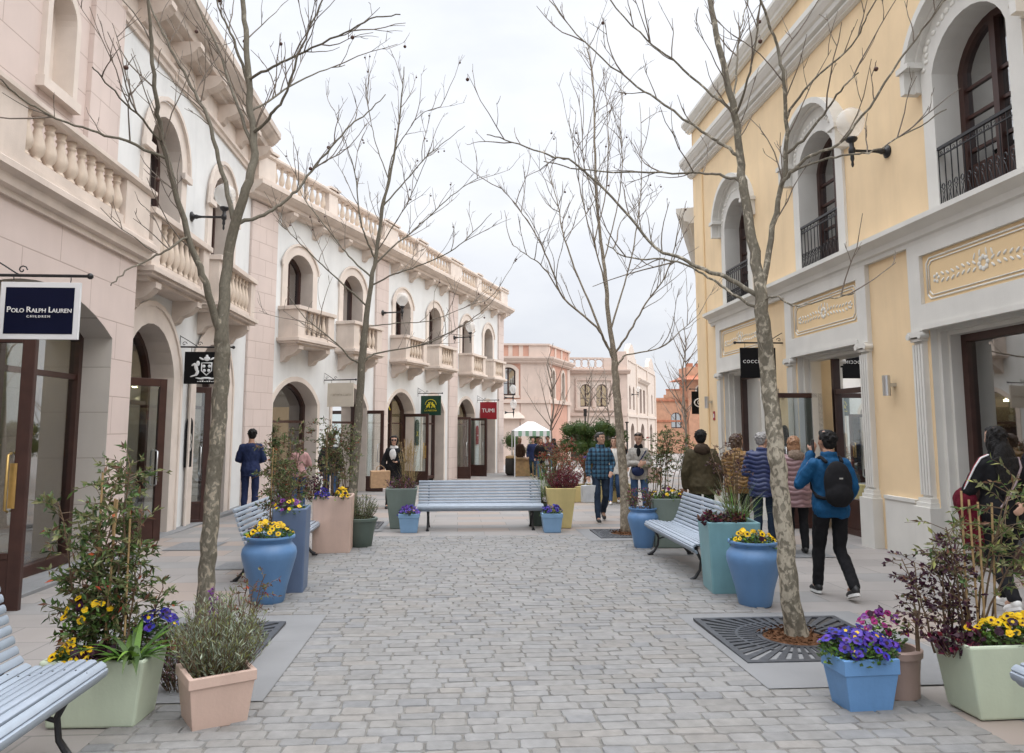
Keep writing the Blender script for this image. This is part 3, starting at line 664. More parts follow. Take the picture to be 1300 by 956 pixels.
for c in yb:
    s = MB()
    for sx in (-1, 1):
        x = c+sx*1.36
        s.box(x-.19, x+.19, -.16, .0, -.5, .58)                       # pedestal
        s.box(x-.16, x+.16, -.13, .0, .58, .64); s.box(x-.14, x+.14, -.11, .0, .64, .70)
        s.box(x-.11, x+.11, -.055, .0, .70, 2.84)
        for k in range(4): s.box(x-.115+.062*k, x-.115+.062*k+.042, -.088, -.055, .74, 2.80)   # fluted shaft
        s.box(x-.13, x+.13, -.10, .0, 2.84, 2.88); s.box(x-.15, x+.15, -.13, .0, 2.90, 2.98)
        for e in (-.13, .13): t = MB(); t.lathe([(0,-.065),(.045,-.065),(.045,.065),(0,.065)], n=12); s.merge(t, Matrix.Translation((x+e,-.075,2.915)) @ Matrix.Rotation(PI/2,4,'X'))
        s.box(x-.14, x+.14, -.075, .0, 2.981, 4.199)                    # upper strip
    s.box(c-1.22, c+1.22, -.075, .0, 2.98, 3.34); s.box(c-1.22, c+1.22, -.10, -.075, 2.985, 3.05); s.box(c-1.22, c+1.22, -.075, .0, 4.02, 4.199)
    o = outline(c, 2.36, -.4, 3.02, 0); trim(s, o, .07, .10, .40, 0, -.07); trim(s, o, .05, .2, .40, 0, -.12)
    so = s.build('shop_surround', M['grey'], yel)
    p = MB(); p.box(c-1.22, c+1.22, -.02, .0, 3.341, 4.02); po = p.build('frieze_panel', M['yellow2'], so)
    r_ = MB()
    def rr(w, h, t):
        k = .06; pts = [(-w,-h+k),(-w,h-k),(-w+k,h),(w-k,h),(w,h-k),(w,-h+k),(w-k,-h),(-w+k,-h),(-w,-h+k)]
        return [(c+a, 3.68+b) for a, b in pts]
    for w, h, t in ((1.12,.27,.022),(1.075,.228,.014)): trim(r_, rr(w,h,t), t, -.034, -.02)
    rl = random.Random(4)
    for sx in (-1, 1):                                                    # leaf garland either side of a flower
        for k in range(7):
            x = c+sx*(.17+k*.105); z = 3.66+.012*math.sin(k)
            for u in (-1, 1):
                r_.ell((x, -.024, z+u*.045), (.045,.012,.017), 8, 4, rot=Matrix.Rotation(-sx*u*.75*1.0, 3, 'Y') if False else Matrix.Rotation(sx*u*-.7, 3, 'Y'))
        for k in range(5): r_.ell((c+sx*.93+.05*math.cos(k*1.256), -.024, 3.66+.05*math.sin(k*1.256)), (.026,.012,.026), 8, 4)
    for k in range(8): r_.ell((c+.075*math.cos(k*PI/4), -.024, 3.67+.075*math.sin(k*PI/4)), (.034,.014,.034), 8, 4)
    for k in (-.16,-.06,.06,.16): r_.ell((c+k, -.024, 3.82-abs(k)*.25), (.014,.011,.05), 8, 4, rot=Matrix.Rotation(-k*2,3,'Y'))
    r_.build('leaf_relief', M['greylight'], so, smooth=True)
    # upper window, hood and rail
    u = MB(); cu = c-.02
    o = outline(cu, 1.42, 4.5, 6.45, .52); trim(u, o, .24, -.045, .0)
    hd = outline(cu, 1.96, 6.30, 6.62, .78, 16); trim(u, hd, .05, -.10, .0, 0, 0); trim(u, hd, .10, -.24, -.0, 0, .05)
    h2 = outline(cu, 1.96, 6.34, 6.62, .78, 16); h1 = outline(cu, 1.88, 6.34, 6.45, .60, 16)
    n = len(h2); u.add([(p[0],-.03,p[1]) for p in h2]+[(p[0],-.03,p[1]) for p in h1], [(i,i+1,n+i+1,n+i) for i in range(n-1)])
    for sx in (-1, 1): u.box(cu+sx*1.03-.14, cu+sx*1.03+.14, -.27, .0, 6.62, 6.70)
    su = u.build('window_surround', M['grey'], yel)
    t_ = MB()                                                               # relief flowers in the tympanum
    for k in range(22):
        a = PI*(k+.5)/22; rx = .87 + .05*math.sin(k*5); x = cu-math.cos(a)*rx; z = 6.52+math.sin(a)*.66
        t_.ell((x, -.05, z), (.04+.02*rl.random(), .012, .03+.02*rl.random()), 7, 4)
    t_.build('relief', M['greylight'], su, smooth=True)
    window(yel, cu, 1.42, 4.5, 6.45, .52, .385, .10, (.42,.66,.86), True, M['browm'], door_z=.62)
    rl_ = MB(); x0, x1 = cu-.71, cu+.71
    rl_.box(x0-.03, x1+.03, -.04, .0, 5.36, 5.40); rl_.box(x0, x1, -.03, -.01, 4.58, 4.60); rl_.box(x0, x1, -.03, -.01, 5.27, 5.285)
    nb = 11
    for k in range(nb+1):
        x = x0+(x1-x0)*k/nb; rl_.tube([(x,-.02,4.53),(x,-.02,5.37)], .009, 6)
        if k < nb:
            xm = x+(x1-x0)/nb/2
            for sx in (-1, 1):
                rl_.tube([(xm+sx*.036*math.cos(j*.7)*(1-.06*j), -.02, 4.84+.055*math.sin(j*.7)*(1-.06*j)) for j in range(9)], .006, 4)
                rl_.tube([(xm+sx*.028, -.02, 4.62), (xm, -.02, 4.74), (xm+sx*.03,-.02,4.80)], .006, 4)
            rl_.tube([(xm+.02*math.cos(j*PI/3), -.02, 5.31+.02*math.sin(j*PI/3)) for j in range(7)], .005, 4)
    rl_.build('railing', M['iron'], yel)
for i, c in enumerate(yb):
    zf = -.31+.055*i
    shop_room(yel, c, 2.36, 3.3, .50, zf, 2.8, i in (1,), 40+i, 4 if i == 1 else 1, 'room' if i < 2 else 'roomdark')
f = window(yel, 7.25+.3, 1.76, -.2, 3.02, 0, .41, .085, (), False, M['browm'], M['glass'], 'shop_window', door_z=.62)
mb = MB(); mb.box(6.75, 8.35, .36, .45, 2.25, 2.34); mb.box(6.7, 6.79, .35, .46, -.2, 2.34); mb.build('transom', M['browm'], f)
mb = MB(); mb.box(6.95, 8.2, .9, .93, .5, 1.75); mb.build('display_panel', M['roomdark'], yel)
for c in (3.2, 11.4, 15.5): window(yel, c, 2.34, -.15 if c > 4 else -.25, 3.02, 0, .41, .22, (), False, M['browm'], M['glass'], 'shop_window', door_z=.35)
door_leaf(yel, (6.16,.40), (6.16,-.52), -.22, 2.52, .09, .55)
np_ = arched_notice(yel, 5.60, -.10, .95, .34, .75, M['black'])
for i, (x, z) in enumerate(((1.05,2.3),(5.35,2.28),(9.3,2.28))):
    spotlight((6.45, 20.2-x, z), 0, -1, ['small steel wall light beside the far end of the yellow facade', 'small steel wall light on yellow wall behind the black sign', 'small steel wall light on the yellow pier nearest the viewer'][i])
t = MB(); t.box(-.013, 0, -.07, .07, -.11, .11); fa = t.build('fire_alarm_plate', M['red'], None, loc=(6.449, 18.98, 1.95)); tag(fa, 'small red alarm plate on the far end of the yellow wall', 'plate')
t = MB(); t.box(-.017, -.0135, -.03, .03, -.05, .05); t.build('pictogram', M['signwhite'], fa)

# building that continues the right-hand row beyond the yellow one
nb_ = empty('shop_building', (6.6, 20.6, 0), math.atan2(-1, -.377))
tag(nb_, 'grey-corniced building hidden beyond the far corner of the yellow one', 'building')
mb = MB(); mb.box(-16, 0, 0, 8, -.8, 7.4); mb.build('wall', M['yellow'], nb_)
mb = MB(); mb.prof_x(cornice_prof(7.35, 7.8, .5), -16, .12); mb.build('cornice', M['grey'], nb_)
mb = MB(); mb.box(-7.4, -5.4, -.03, 0, -.4, 2.6); mb.build('shop_window', M['browm'], nb_)

# ================================================================== far buildings
def simple_window(parent, c, w, z0, zs, rise, trimw, tm, y=.22, mull=True, yoff=0):
    mb = MB(); o = outline(c, w, z0, zs, rise, 10); trim(mb, o, trimw, -.06, .0); mb.box(c-w/2-trimw-.05, c+w/2+trimw+.05, -.10, .0, z0-.16, z0-.003)
    f = window(parent, c, w, z0, zs, rise, y, .08, (.5,), mull, M['browm'])
    mb.build('frame', tm, f)
    return f
ter = empty('shop_building', (2.3, 50, 0), 0); tag(ter, 'terracotta and cream two storey building at the far end, left of the lattice parapet one', 'building')
TL = 3.57
mb = MB()
wall_band(mb, 0, TL, -1.2, 3.3, [(1.0,1.7,-1.2,2.0,0)], .3, 0, 1); wall_band(mb, 0, TL, 3.3, 6.1, [(.95,.95,3.75,5.35,.25)], .3, 0, 1)
wall_band(mb, 0, TL, 6.1, 7.05, [], .3)
mb.quad((0,0,-1.2),(0,8,-1.2),(0,8,7.05),(0,0,7.05)); mb.quad((0,0,7.05),(0,8,7.05),(6,8,7.05),(TL,0,7.05), 2); mb.build('wall', [M['terra'], M['beigelight'], M['roof']], ter)
mb = MB()
for a, b in ((1.75, TL+.03),): mb.box(a, b, -.05, .0, -1.2, 6.0)
mb.box(-.1, TL+.05, -.14, .0, 3.25, 3.5); mb.prof_x(cornice_prof(5.85, 6.3, .4), -.1, TL+.35); mb.box(-.1, TL+.12, -.12, .1, 7.05, 7.17)
mb.box(0, 1.7, -.03, .0, -.9, 3.2)
for x in (.25, .95, 1.65): mb.box(x, x+.28, -.04, .0, 6.3, 7.05)
mb.box(2.3, TL+.02, -.05, .0, 6.3, 7.05); mb.build('trim', M['beige'], ter)
mb = MB(); mb.add([(-.1,-.3,2.25),(2.0,-.3,2.25),(2.0,0,2.25),(-.1,0,2.25),(-.1,-.25,2.35),(2.0,-.25,2.35),(1.6,0,2.75),(-.1,0,2.75)], [(0,3,2,1),(0,1,5,4),(1,2,6,5),(4,5,6,7),(3,0,4,7)]); mb.build('canopy', M['beigelight'], ter)
simple_window(ter, .95, .95, 3.75, 5.35, .25, .22, M['beigelight'])
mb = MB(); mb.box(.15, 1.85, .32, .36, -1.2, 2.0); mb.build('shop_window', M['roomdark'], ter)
ts = empty('shop_building', (2.3+TL, 50, 0), math.atan2(1, .42)); tag(ts, 'terracotta side wing with two narrow arched windows, turned towards the lattice building', 'building')
mb = MB(); SL_ = 5.6
wall_band(mb, 0, SL_, -1.2, 3.3, [], .3, 0, 1); wall_band(mb, 0, SL_, 3.3, 6.1, [(1.2,.7,3.6,5.2,.3),(3.7,.7,3.6,5.2,.3)], .3, 0, 1); wall_band(mb, 0, SL_, 6.1, 7.04, [], .3)
mb.quad((SL_,0,-1.2),(SL_,0,7.04),(SL_,6,7.04),(SL_,6,-1.2)); mb.build('wall', [M['terra'], M['beigelight']], ts)
mb = MB(); mb.box(.0, .5, -.05, .0, -1.2, 5.8); mb.box(4.9, SL_+.03, -.05, .0, -1.2, 5.8); mb.box(0, SL_, -.14, .0, 3.25, 3.5); mb.prof_x(cornice_prof(5.85, 6.3, .4), 0, SL_+.2); mb.box(0, SL_, -.12, .1, 7.04, 7.16)
for x in (.0, 1.6, 3.2, 5.2): mb.box(x, x+.35, -.05, .0, 6.3, 7.04)
mb.build('trim', M['beige'], ts)
for c in (1.2, 3.7): simple_window(ts, c, .7, 3.6, 5.2, .3, .18, M['beigelight'], mull=False)

lat = empty('shop_building', (7.2, 58, 0), 0); tag(lat, 'cream building with a lattice parapet and paired arched windows, seen behind the middle tree', 'building')
LL = 5.65; mb = MB(); cl = 3.15
wall_band(mb, 0, LL, -1.4, 2.7, [(2.0,1.6,-1.4,1.6,0),(4.4,1.2,-1.4,1.6,0)], .3, 0, 1); wall_band(mb, 0, LL, 2.7, 5.9, [(cl-.62,.88,3.25,4.55,.42),(cl+.62,.88,3.25,4.55,.42)], .35, 0, 1)
mb.quad((0,0,-1.4),(0,9,-1.4),(0,9,5.9),(0,0,5.9)); mb.quad((0,0,5.89),(0,9,5.89),(9,9,5.89),(LL,0,5.89), 2); mb.build('wall', [M['beigelight'], M['beige'], M['roof']], lat)
mb = MB(); mb.prof_x(cornice_prof(5.75, 6.1, .4), -.1, LL+.3); mb.box(-.1, LL, -.12, .0, 2.55, 2.78); mb.box(LL-.9, LL+.04, -.05, .0, -1.4, 5.7)
trim(mb, [(cl-1.3,3.1),(cl-1.3,5.25),(cl+1.3,5.25),(cl+1.3,3.1)], .14, -.10, 0); mb.box(cl-1.5, cl+1.5, -.2, .0, 2.95, 3.1); mb.box(cl-.1, cl+.1, -.08, .0, 3.2, 4.7); mb.build('trim', M['beige'], lat)
for sx in (-1, 1): window(lat, cl+sx*.62, .88, 3.25, 4.55, .42, .3, .06, (.5,), True, M['browm'])
mb = MB(); mb.box(0, 3.9, -.06, .1, 6.1, 6.22); mb.box(0, 3.9, -.07, .11, 6.90, 7.02); mb.box(3.9, LL+.04, -.08, .3, 6.1, 7.0); mb.box(LL-.75, LL+.04, -.09, .3, 7.001, 7.5)
for k in range(7):                                                       # interlaced rings of the parapet
    for dz in (0,):
        x = .32+k*.54; mb.tube([(x+.33*math.cos(j*PI/8), .02, 6.56+.33*math.sin(j*PI/8)) for j in range(17)], .045, 6)
mb.build('lattice_parapet', M['beige'], lat)
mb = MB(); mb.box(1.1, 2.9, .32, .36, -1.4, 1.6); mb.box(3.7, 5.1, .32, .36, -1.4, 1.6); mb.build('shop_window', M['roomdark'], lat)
ls = empty('shop_building', (7.2+LL, 58, 0), math.atan2(1, .38)); tag(ls, 'cream terrace row with stepped scroll gables receding right of the lattice building', 'building')
mb = MB(); SL_ = 20
ow = [(2.0,.9,3.1,4.6,.4),(4.2,.9,3.1,4.6,.4),(8.6,1.4,2.9,5.0,0),(11.0,1.4,2.9,5.0,0),(14.2,.9,3.0,4.6,.3),(17.2,.9,3.0,4.6,.3)]
wall_band(mb, 0, SL_, -1.6, 2.6, [(3.2,2.0,-1.6,1.5,.5),(9.6,2.4,-1.6,1.5,.5),(16,2.0,-1.6,1.5,.5)], .3, 0, 1); wall_band(mb, 0, SL_, 2.6, 5.9, ow, .3, 0, 1)
wall_band(mb, 0, SL_, 5.9, 6.9, [], .3)
mb.quad((SL_,0,-1.6),(SL_,0,6.9),(SL_,8,6.9),(SL_,8,-1.6)); mb.build('wall', [M['beigelight'], M['beige']], ls)
mb = MB(); mb.prof_x(cornice_prof(5.5, 5.85, .35), 6.2, 13.2); mb.box(0, SL_, -.12, .0, 2.5, 2.72); mb.box(6, 13.4, -.08, .1, 6.9, 7.02)
for a, b in ((0,.5),(5.7,6.3),(13.0,13.6),(19.4,20.04)): mb.box(a, b, -.10, .0, -1.6, 6.9)
for c, w in ((3.0,5.2),(16.6,6.2)):
    o = [(c-w/2,6.9),(c-w/2,7.3),(c-w*.36,7.35),(c-w*.30,7.9),(c-w*.2,8.1),(c-w*.1,8.35),(c+w*.1,8.35),(c+w*.2,8.1),(c+w*.30,7.9),(c+w*.36,7.35),(c+w/2,7.3),(c+w/2,6.9)]
    mb.prof_y(o, -.06, .3)
mb.build('gable', M['beigelight'], ls)
for (c, w, a, s, r) in ow: window(ls, c, w, a, s, r, .25, .06, (.5,), True, M['browm'])
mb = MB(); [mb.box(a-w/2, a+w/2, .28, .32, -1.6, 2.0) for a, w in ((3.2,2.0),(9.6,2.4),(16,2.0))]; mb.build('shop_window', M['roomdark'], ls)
org = empty('brick_building', (20.5, 85, 0), 0); tag(org, 'orange brick building with stepped parapet and hipped tower at the street end', 'building')
mb = MB(); wall_band(mb, 0, 9, -2, 5.0, [(4.0,1.2,1.6,3.0,.35)], .3, 0, 1); mb.quad((0,0,-2),(0,8,-2),(0,8,5),(0,0,5)); mb.quad((0,0,5),(0,8,5),(9,8,5),(9,0,5))
mb.prof_y([(2.7,5),(2.7,5.35),(3.0,5.35),(3.0,5.85),(4.5,5.85),(4.5,5.35),(4.8,5.35),(4.8,5)], -.05, .4); mb.box(5.3, 8.6, -.5, 3, -2, 8.5); mb.build('wall', [M['orange'], M['beige']], org)
mb = MB(); mb.box(-.1, 5.3, -.15, .1, 4.6, 4.8); mb.box(-.1, 5.3, -.12, .1, 2.3, 2.5); mb.box(2.95, 4.55, -.12, .42, 5.86, 6.0); mb.build('trim', M['tile'], org)
mb = MB(); mb.add([(4.3,-1.4,7.0),(9.4,-1.4,7.0),(9.4,4,7.0),(4.3,4,7.0),(5.3,-.5,7.5),(8.6,-.5,7.5),(8.6,3,7.5),(5.3,3,7.5)], [(0,3,2,1),(0,1,5,4),(1,2,6,5),(2,3,7,6),(3,0,4,7)])
for x in (5.3, 6.4, 7.5): mb.box(x, x+.6, -.5, .2, 8.501, 8.9)
mb.build('roof', M['tile'], org)
window(org, 4.0, 1.2, 1.6, 3.0, .35, .2, .08, (.5,), True, M['browm'])
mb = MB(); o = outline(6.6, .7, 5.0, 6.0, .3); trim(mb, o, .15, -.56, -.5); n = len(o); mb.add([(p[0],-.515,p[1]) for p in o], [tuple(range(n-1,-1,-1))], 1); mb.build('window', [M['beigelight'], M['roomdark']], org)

# ================================================================== ground
mb = MB(); ys = [-40, -20, 0, 15, 30, 60, 90, 200, 500]; xs = [-250, -20, 0, 20, 250]
for j, y in enumerate(ys):
    for x in xs: mb.v.append((x, y, GZ(y)))
nx = len(xs)
for j in range(len(ys)-1):
    for i in range(nx-1): mb.f.append((j*nx+i, j*nx+i+1, (j+1)*nx+i+1, (j+1)*nx+i)); mb.m.append(0)
tag(mb.build('ground', M['pave']), 'grey and pinkish stone slabs of the shopping street', 'pavement', kind='structure')
def sheet(name, x0, x1, y0, y1, dz, m, label=None):
    mb = MB(); n = 4
    for j in range(n):
        a, b = y0+(y1-y0)*j/n, y0+(y1-y0)*(j+1)/n
        mb.quad((x0,a,GZ(a)+dz),(x1,a,GZ(a)+dz),(x1,b,GZ(b)+dz),(x0,b,GZ(b)+dz))
    o = mb.build(name, m); tag(o, label or name.replace('_', ' '), 'pavement', kind='structure'); return o
sheet('cobble_bed', -2.0, 3.0, 1.0, 13.35, .004, M['mortar'], 'sandy joints of the cobbled street')
PAN = [(-3.05,-1.22,5.15,7.55),(2.06,3.75,5.15,7.32),(2.15,3.75,12.55,14.2),(-2.75,-1.35,14.1,15.8)]
for p in PAN: sheet('granite_slab', *p, .010, M['granite'], 'grey granite slab around a tree')
for p in ((-4.4,-3.7,12.0,12.9),(4.5,5.3,10.6,11.3),(-3.1,-2.6,10.2,10.8)): sheet('dark_slab', *p, .008, M['darkslab'], 'dark grey access slab in the paving')
rc = random.Random(11); mb = MB(); y = 1.3
while y < 13.3:
    rh = rc.uniform(.10,.128); cy = y+rh/2; runs = [(-2.0,3.0)]
    for p in PAN:
        if p[2]-.05 < cy < p[3]+.05:
            nr = []
            for a, b in runs:
                if p[1] <= a or p[0] >= b: nr.append((a,b)); continue
                if p[0] > a: nr.append((a,p[0]))
                if p[1] < b: nr.append((p[1],b))
            runs = nr
    for x0r, x1r in runs:
        x = x0r
        while x < x1r-.05:
            w = min(rc.uniform(.15,.27), x1r-x)
            if x1r-x-w < .08: w = x1r-x
            a, b = x+.003, x+w-.003; z = GZ(cy); h = z+.013+rc.uniform(-.002,.002); g = .0025; bv = .009
            t = [rc.uniform(-.009,.009) for _ in range(8)]; tz = [rc.uniform(-.0025,.0025) for _ in range(4)]
            y0, y1 = y+g, y+rh-g
            def oct_(ins, r):                              # worn eight sided top
                P = []; xs0, xs1, ys0, ys1 = a+ins, b-ins, y0+ins, y1-ins
                for (X, Y, dx, dy) in ((xs0,ys0,1,1),(xs1,ys0,-1,1),(xs1,ys1,-1,-1),(xs0,ys1,1,-1)):
                    pa, pb = (X+dx*r, Y), (X, Y+dy*r)
                    P += [pb, pa] if (dx, dy) in ((1,1),(-1,-1)) else [pa, pb]
                return [(P[i][0]+t[i%8]*.45, P[i][1]+t[(i+3)%8]*.45) for i in range(8)]
            lo, hi = oct_(0,.014), oct_(bv*.7,.013)
            vs = [(p[0],p[1],z+.002) for p in lo] + [(p[0],p[1],h+tz[(i//2)%4]) for i, p in enumerate(hi)]
            mb.add(vs, [(i,(i+1)%8,8+(i+1)%8,8+i) for i in range(8)] + [tuple(range(8,16))], rc.choice((0,0,0,0,1,1,1,2,3,4,4,5)))
            x += w
    y += rh
o = mb.build('cobbled_street', SETTS, None); tag(o, 'grey and beige cobbles laid in rows across the street', 'cobbles', kind='structure')
def tree_grate(x, y, half, label, n=44):
    root = empty('tree_grate', (x,y,GZ(y)+.012)); tag(root, label, 'tree grate', 'iron tree grates')
    b = MB(); b.box(-half,half,-half,half,-.005,.001); b.build('pit', M['roomdark'], root)
    mb = MB(); t = .05
    for a in ((-half,half,-half,-half+t),(-half,half,half-t,half),(-half,-half+t,-half+t,half-t),(half-t,half,-half+t,half-t)): mb.box(*a, .001, .016)
    r0 = .30
    for k in range(n):
        a = 2*PI*k/n; c, s = math.cos(a), math.sin(a); r1 = (half-t*.6)/max(abs(c),abs(s)); w0, w1 = .012, .011+.016*(r1/half)
        rr0 = r0 if k % 2 == 0 else r0+.02
        vs = []
        for z in (.001, .014): vs += [(c*rr0-s*w0, s*rr0+c*w0, z), (c*rr0+s*w0, s*rr0-c*w0, z), (c*r1+s*w1, s*r1-c*w1, z), (c*r1-s*w1, s*r1+c*w1, z)]
        mb.add(vs, [(4,7,6,5),(0,1,5,4),(1,2,6,5),(2,3,7,6),(3,0,4,7)])
    for ra, rb_ in ((.27,.31),(.46,.485)):
        m_ = 40; vs = []
        for r in (ra, rb_):
            for z in (.001, .0145): vs += [(r*math.cos(2*PI*k/m_), r*math.sin(2*PI*k/m_), z) for k in range(m_)]
        fs = []
        for k in range(m_):
            j = (k+1) % m_; fs += [(m_+k,m_+j,3*m_+j,3*m_+k),(2*m_+k,3*m_+k,3*m_+j,2*m_+j),(k,j,m_+j,m_+k)]
        mb.add(vs, fs)
    mb.build('grating', M['grate'], root)
    q = random.Random(3); mu = MB(); mu.lathe([(.265,.002),(.2,.022),(.08,.035),(.0,.04)], n=18)
    for _ in range(160):
        a = q.uniform(0,2*PI); r = .30*math.sqrt(q.random()); l = q.uniform(.015,.04); d = q.uniform(0,PI)
        mu.add([(r*math.cos(a)-l*math.cos(d), r*math.sin(a)-l*math.sin(d), .03), (r*math.cos(a)+.008, r*math.sin(a)-.008, .05), (r*math.cos(a)+l*math.cos(d), r*math.sin(a)+l*math.sin(d), .032), (r*math.cos(a)-.008, r*math.sin(a)+.008, .036)], [(0,1,2,3)])
    mu.build('bark_mulch', M['mulch'], root)
tree_grate(-2.16, 6.55, .64, 'iron tree grate under the near left tree, partly hidden by silvery foliage')
tree_grate(2.80, 6.38, .66, 'iron tree grate with radial slots and mulch around the near right tree')
tree_grate(2.93, 13.4, .55, 'small iron tree grate around the slim middle tree')
tree_grate(-2.0, 15.0, .55, 'iron tree grate beside the tapered green planter on the left')

# ================================================================== benches
BP = [(.035,.365),(.0,.40),(.015,.437),(.068,.452),(.124,.455),(.18,.450),(.236,.441),(.292,.432),(.348,.428),(.402,.438),(.440,.474),(.466,.522),(.488,.574),(.508,.628),(.527,.682),(.545,.736),(.562,.790),(.582,.842)]
def bench_proto(L):
    root = empty('park_bench')
    seat, back = MB(), MB()
    for i, (y, z) in enumerate(BP):
        a = BP[max(i-1,0)]; b = BP[min(i+1,len(BP)-1)]; ang = math.atan2(b[1]-a[1], b[0]-a[0])
        m_ = seat if i < 10 else back; n = 10; vs = []
        for x in (-L/2, -L/2+.006, L/2-.006, L/2):
            k = .80 if abs(x) == L/2 else 1
            for j in range(n):
                q = 2*PI*j/n; u, v = math.cos(q)*.0235*k, math.sin(q)*.015*k
                u = math.copysign(abs(math.cos(q))**.7*.0235*k, math.cos(q)); v = math.copysign(abs(math.sin(q))**.7*.014*k, math.sin(q))
                vs.append((x, y+u*math.cos(ang)-v*math.sin(ang), z+u*math.sin(ang)+v*math.cos(ang)))
        fs = [(r*n+k, r*n+(k+1)%n, (r+1)*n+(k+1)%n, (r+1)*n+k) for r in range(3) for k in range(n)] + [tuple(range(n-1,-1,-1)), tuple(3*n+k for k in range(n))]
        m_.add(vs, fs)
    seat.build('seat', M['bench'], root, smooth='auto'); back.build('backrest', M['bench'], root, smooth='auto')
    for x in (-L/2+.19, L/2-.19):
        f = MB(); f.tube([(x, y+.012*(1 if z > .46 else 0), z-.026 if z < .46 else z-.004) for y, z in BP[2:]], .017, 8)
        f.tube([(x,.10,.425),(x,.28,.37),(x,.46,.42)], .013, 6); f.tube([(x,.14,.22),(x,.30,.27),(x,.46,.22)], .012, 6)
        for (by, bz) in BP:                                     # bolt heads through every slat
            q = MB(); q.lathe([(0,.0),(.006,.0),(.0045,.003),(0,.0035)], n=6); f.merge(q, Matrix.Translation((x, by-.004 if bz > .46 else by, bz+.0135 if bz < .46 else bz)) @ Matrix.Rotation(0 if bz < .46 else PI/2.4, 4, 'X'))
        f.build('side_frame', M['iron'], root, smooth='auto')
        g = MB(); g.tube([(x,.07,.43),(x,.10,.34),(x,.145,.24),(x,.13,.13),(x,.075,.05),(x,.02,.015)], [.022,.02,.017,.017,.02,.026], 8); g.box(x-.028, x+.028, -.015, .06, 0, .02); g.build('leg', M['iron'], root, smooth='auto')
        g = MB(); g.tube([(x,.46,.45),(x,.44,.34),(x,.46,.22),(x,.50,.12),(x,.56,.05),(x,.60,.015)], [.022,.02,.017,.017,.02,.026], 8); g.box(x-.028, x+.028, .56, .64, 0, .02); g.build('leg', M['iron'], root, smooth='auto')
    return root
B0 = bench_proto(2.3)
def place_bench(o, x, y, rz, label):
    o.location = (x, y, GZ(y)); o.rotation_euler = (0,0,rz); tag(o, label, 'bench', 'pale blue slatted benches')
    o.rotation_euler[0] = 0
place_bench(B0, .42, 14.15, 0, 'pale blue slatted bench facing the viewer in the middle of the street')
place_bench(copy_tree(B0), 2.72, 10.02, R(-90), 'pale blue slatted bench seen side-on, right of the cobbles between planters')
place_bench(copy_tree(B0), -2.0, 10.35, R(90), 'pale blue slatted bench on the left, behind the blue urn and slate planter')
place_bench(copy_tree(B0), -1.87, 3.25, R(90), 'pale blue slatted bench cut by the bottom left edge, nearest the viewer')
place_bench(copy_tree(B0), 2.91, 2.84, R(-90), 'pale blue slatted bench cut by the bottom right corner, nearest the viewer')

# ================================================================== pots and planters
POTS = {}
def pot(key, name, label, x, y, cat='planter', group='flower pots and planters'):
    root = empty(name, (x, y, GZ(y)+.006)); tag(root, label, cat, group); return root
def urn(x, y, h, r, label):
    root = pot(None, 'urn_planter', label, x, y, 'urn'); k = r
    mb = MB(); mb.lathe([(.0,0),(.56*k,0),(.60*k,.03*h),(.70*k,.25*h),(.85*k,.48*h),(.97*k,.66*h),(1.0*k,.74*h),(.97*k,.81*h),(.86*k,.87*h),(.80*k,.90*h),(.82*k,.93*h),(.90*k,.955*h),(.93*k,.975*h),(.92*k,h),(.84*k,h),(.80*k,.97*h),(.78*k,.90*h)], n=40, cap=False)
    mb.build('urn_body', M['urn'], root, smooth='auto')
    s = MB(); s.lathe([(.0,.93*h),(.80*k,.93*h)], n=24, cap=False); s.build('soil', M['soil'], root); return root
def square_pot(x, y, w, d, h, m, label, rz=0, taper=1.0, rim=.0, round_=.02, name='square_planter', small=False):
    root = pot(None, name, label, x, y); root.rotation_euler = (0,0,rz)
    mb = MB(); wb, db = w/2*taper, d/2*taper; W, D = w/2, d/2; t = .03
    zs = [(wb,db,0),(W,D,h)] if not rim else [(wb,db,0),(W*.95,D*.95,h-rim),(W,D,h-rim),(W,D,h)]
    vs = []
    for a, b, z in zs + [(W-t,D-t,h),(W-t-.005,D-t-.005,h-.08)]: vs += [(-a,-b,z),(a,-b,z),(a,b,z),(-a,b,z)]
    n = len(vs)//4; fs = [(3,2,1,0)] + [(4*i+k, 4*i+(k+1)%4, 4*i+4+(k+1)%4, 4*i+4+k) for i in range(n-1) for k in range(4)]
    mb.add(vs, fs); mb.build('planter_body', m, root, bevel=round_)
    s = MB(); s.box(-W+t+.002, W-t-.002, -D+t+.002, D-t-.002, h-.09, h-.05); s.build('soil', M['soil'], root); return root
def round_pot(x, y, r0, r1, h, m, label, name='round_planter'):
    root = pot(None, name, label, x, y); mb = MB(); mb.lathe([(0,0),(r0,0),(r0+.01,.01),(r0+(r1-r0)*.5,h*.5),(r1-.005,h-.05),(r1+.008,h-.045),(r1+.01,h-.005),(r1,h),(r1-.03,h),(r1-.04,h-.08)], n=36, cap=False); mb.build('pot_body', m, root, smooth='auto')
    s = MB(); s.lathe([(0,h-.06),(r1-.036,h-.06)], n=24, cap=False); s.build('soil', M['soil'], root); return root
urn(-1.92, 8.17, .665, .275, 'round blue glazed urn left of the cobbles, in front of a slate planter')
urn(2.97, 7.68, .63, .27, 'round blue glazed urn right of the cobbles, beside the near right tree')
urn(2.83, 11.75, .60, .235, 'blue glazed urn half hidden behind the right bench, beside the grey-green planter')
square_pot(-1.83, 8.78, .36, .44, .90, M['slate'], 'tall square slate blue planter behind the left blue urn', R(4), .92)
square_pot(-1.84, 11.75, .56, .56, .82, M['pinkpot'], 'tall square pale pink planter at the end of the left bench', R(3), .95, 0, .045)
round_pot(-1.50, 12.2, .17, .255, .44, M['darkgreenpot'], 'low dark green round pot behind the pale pink planter')
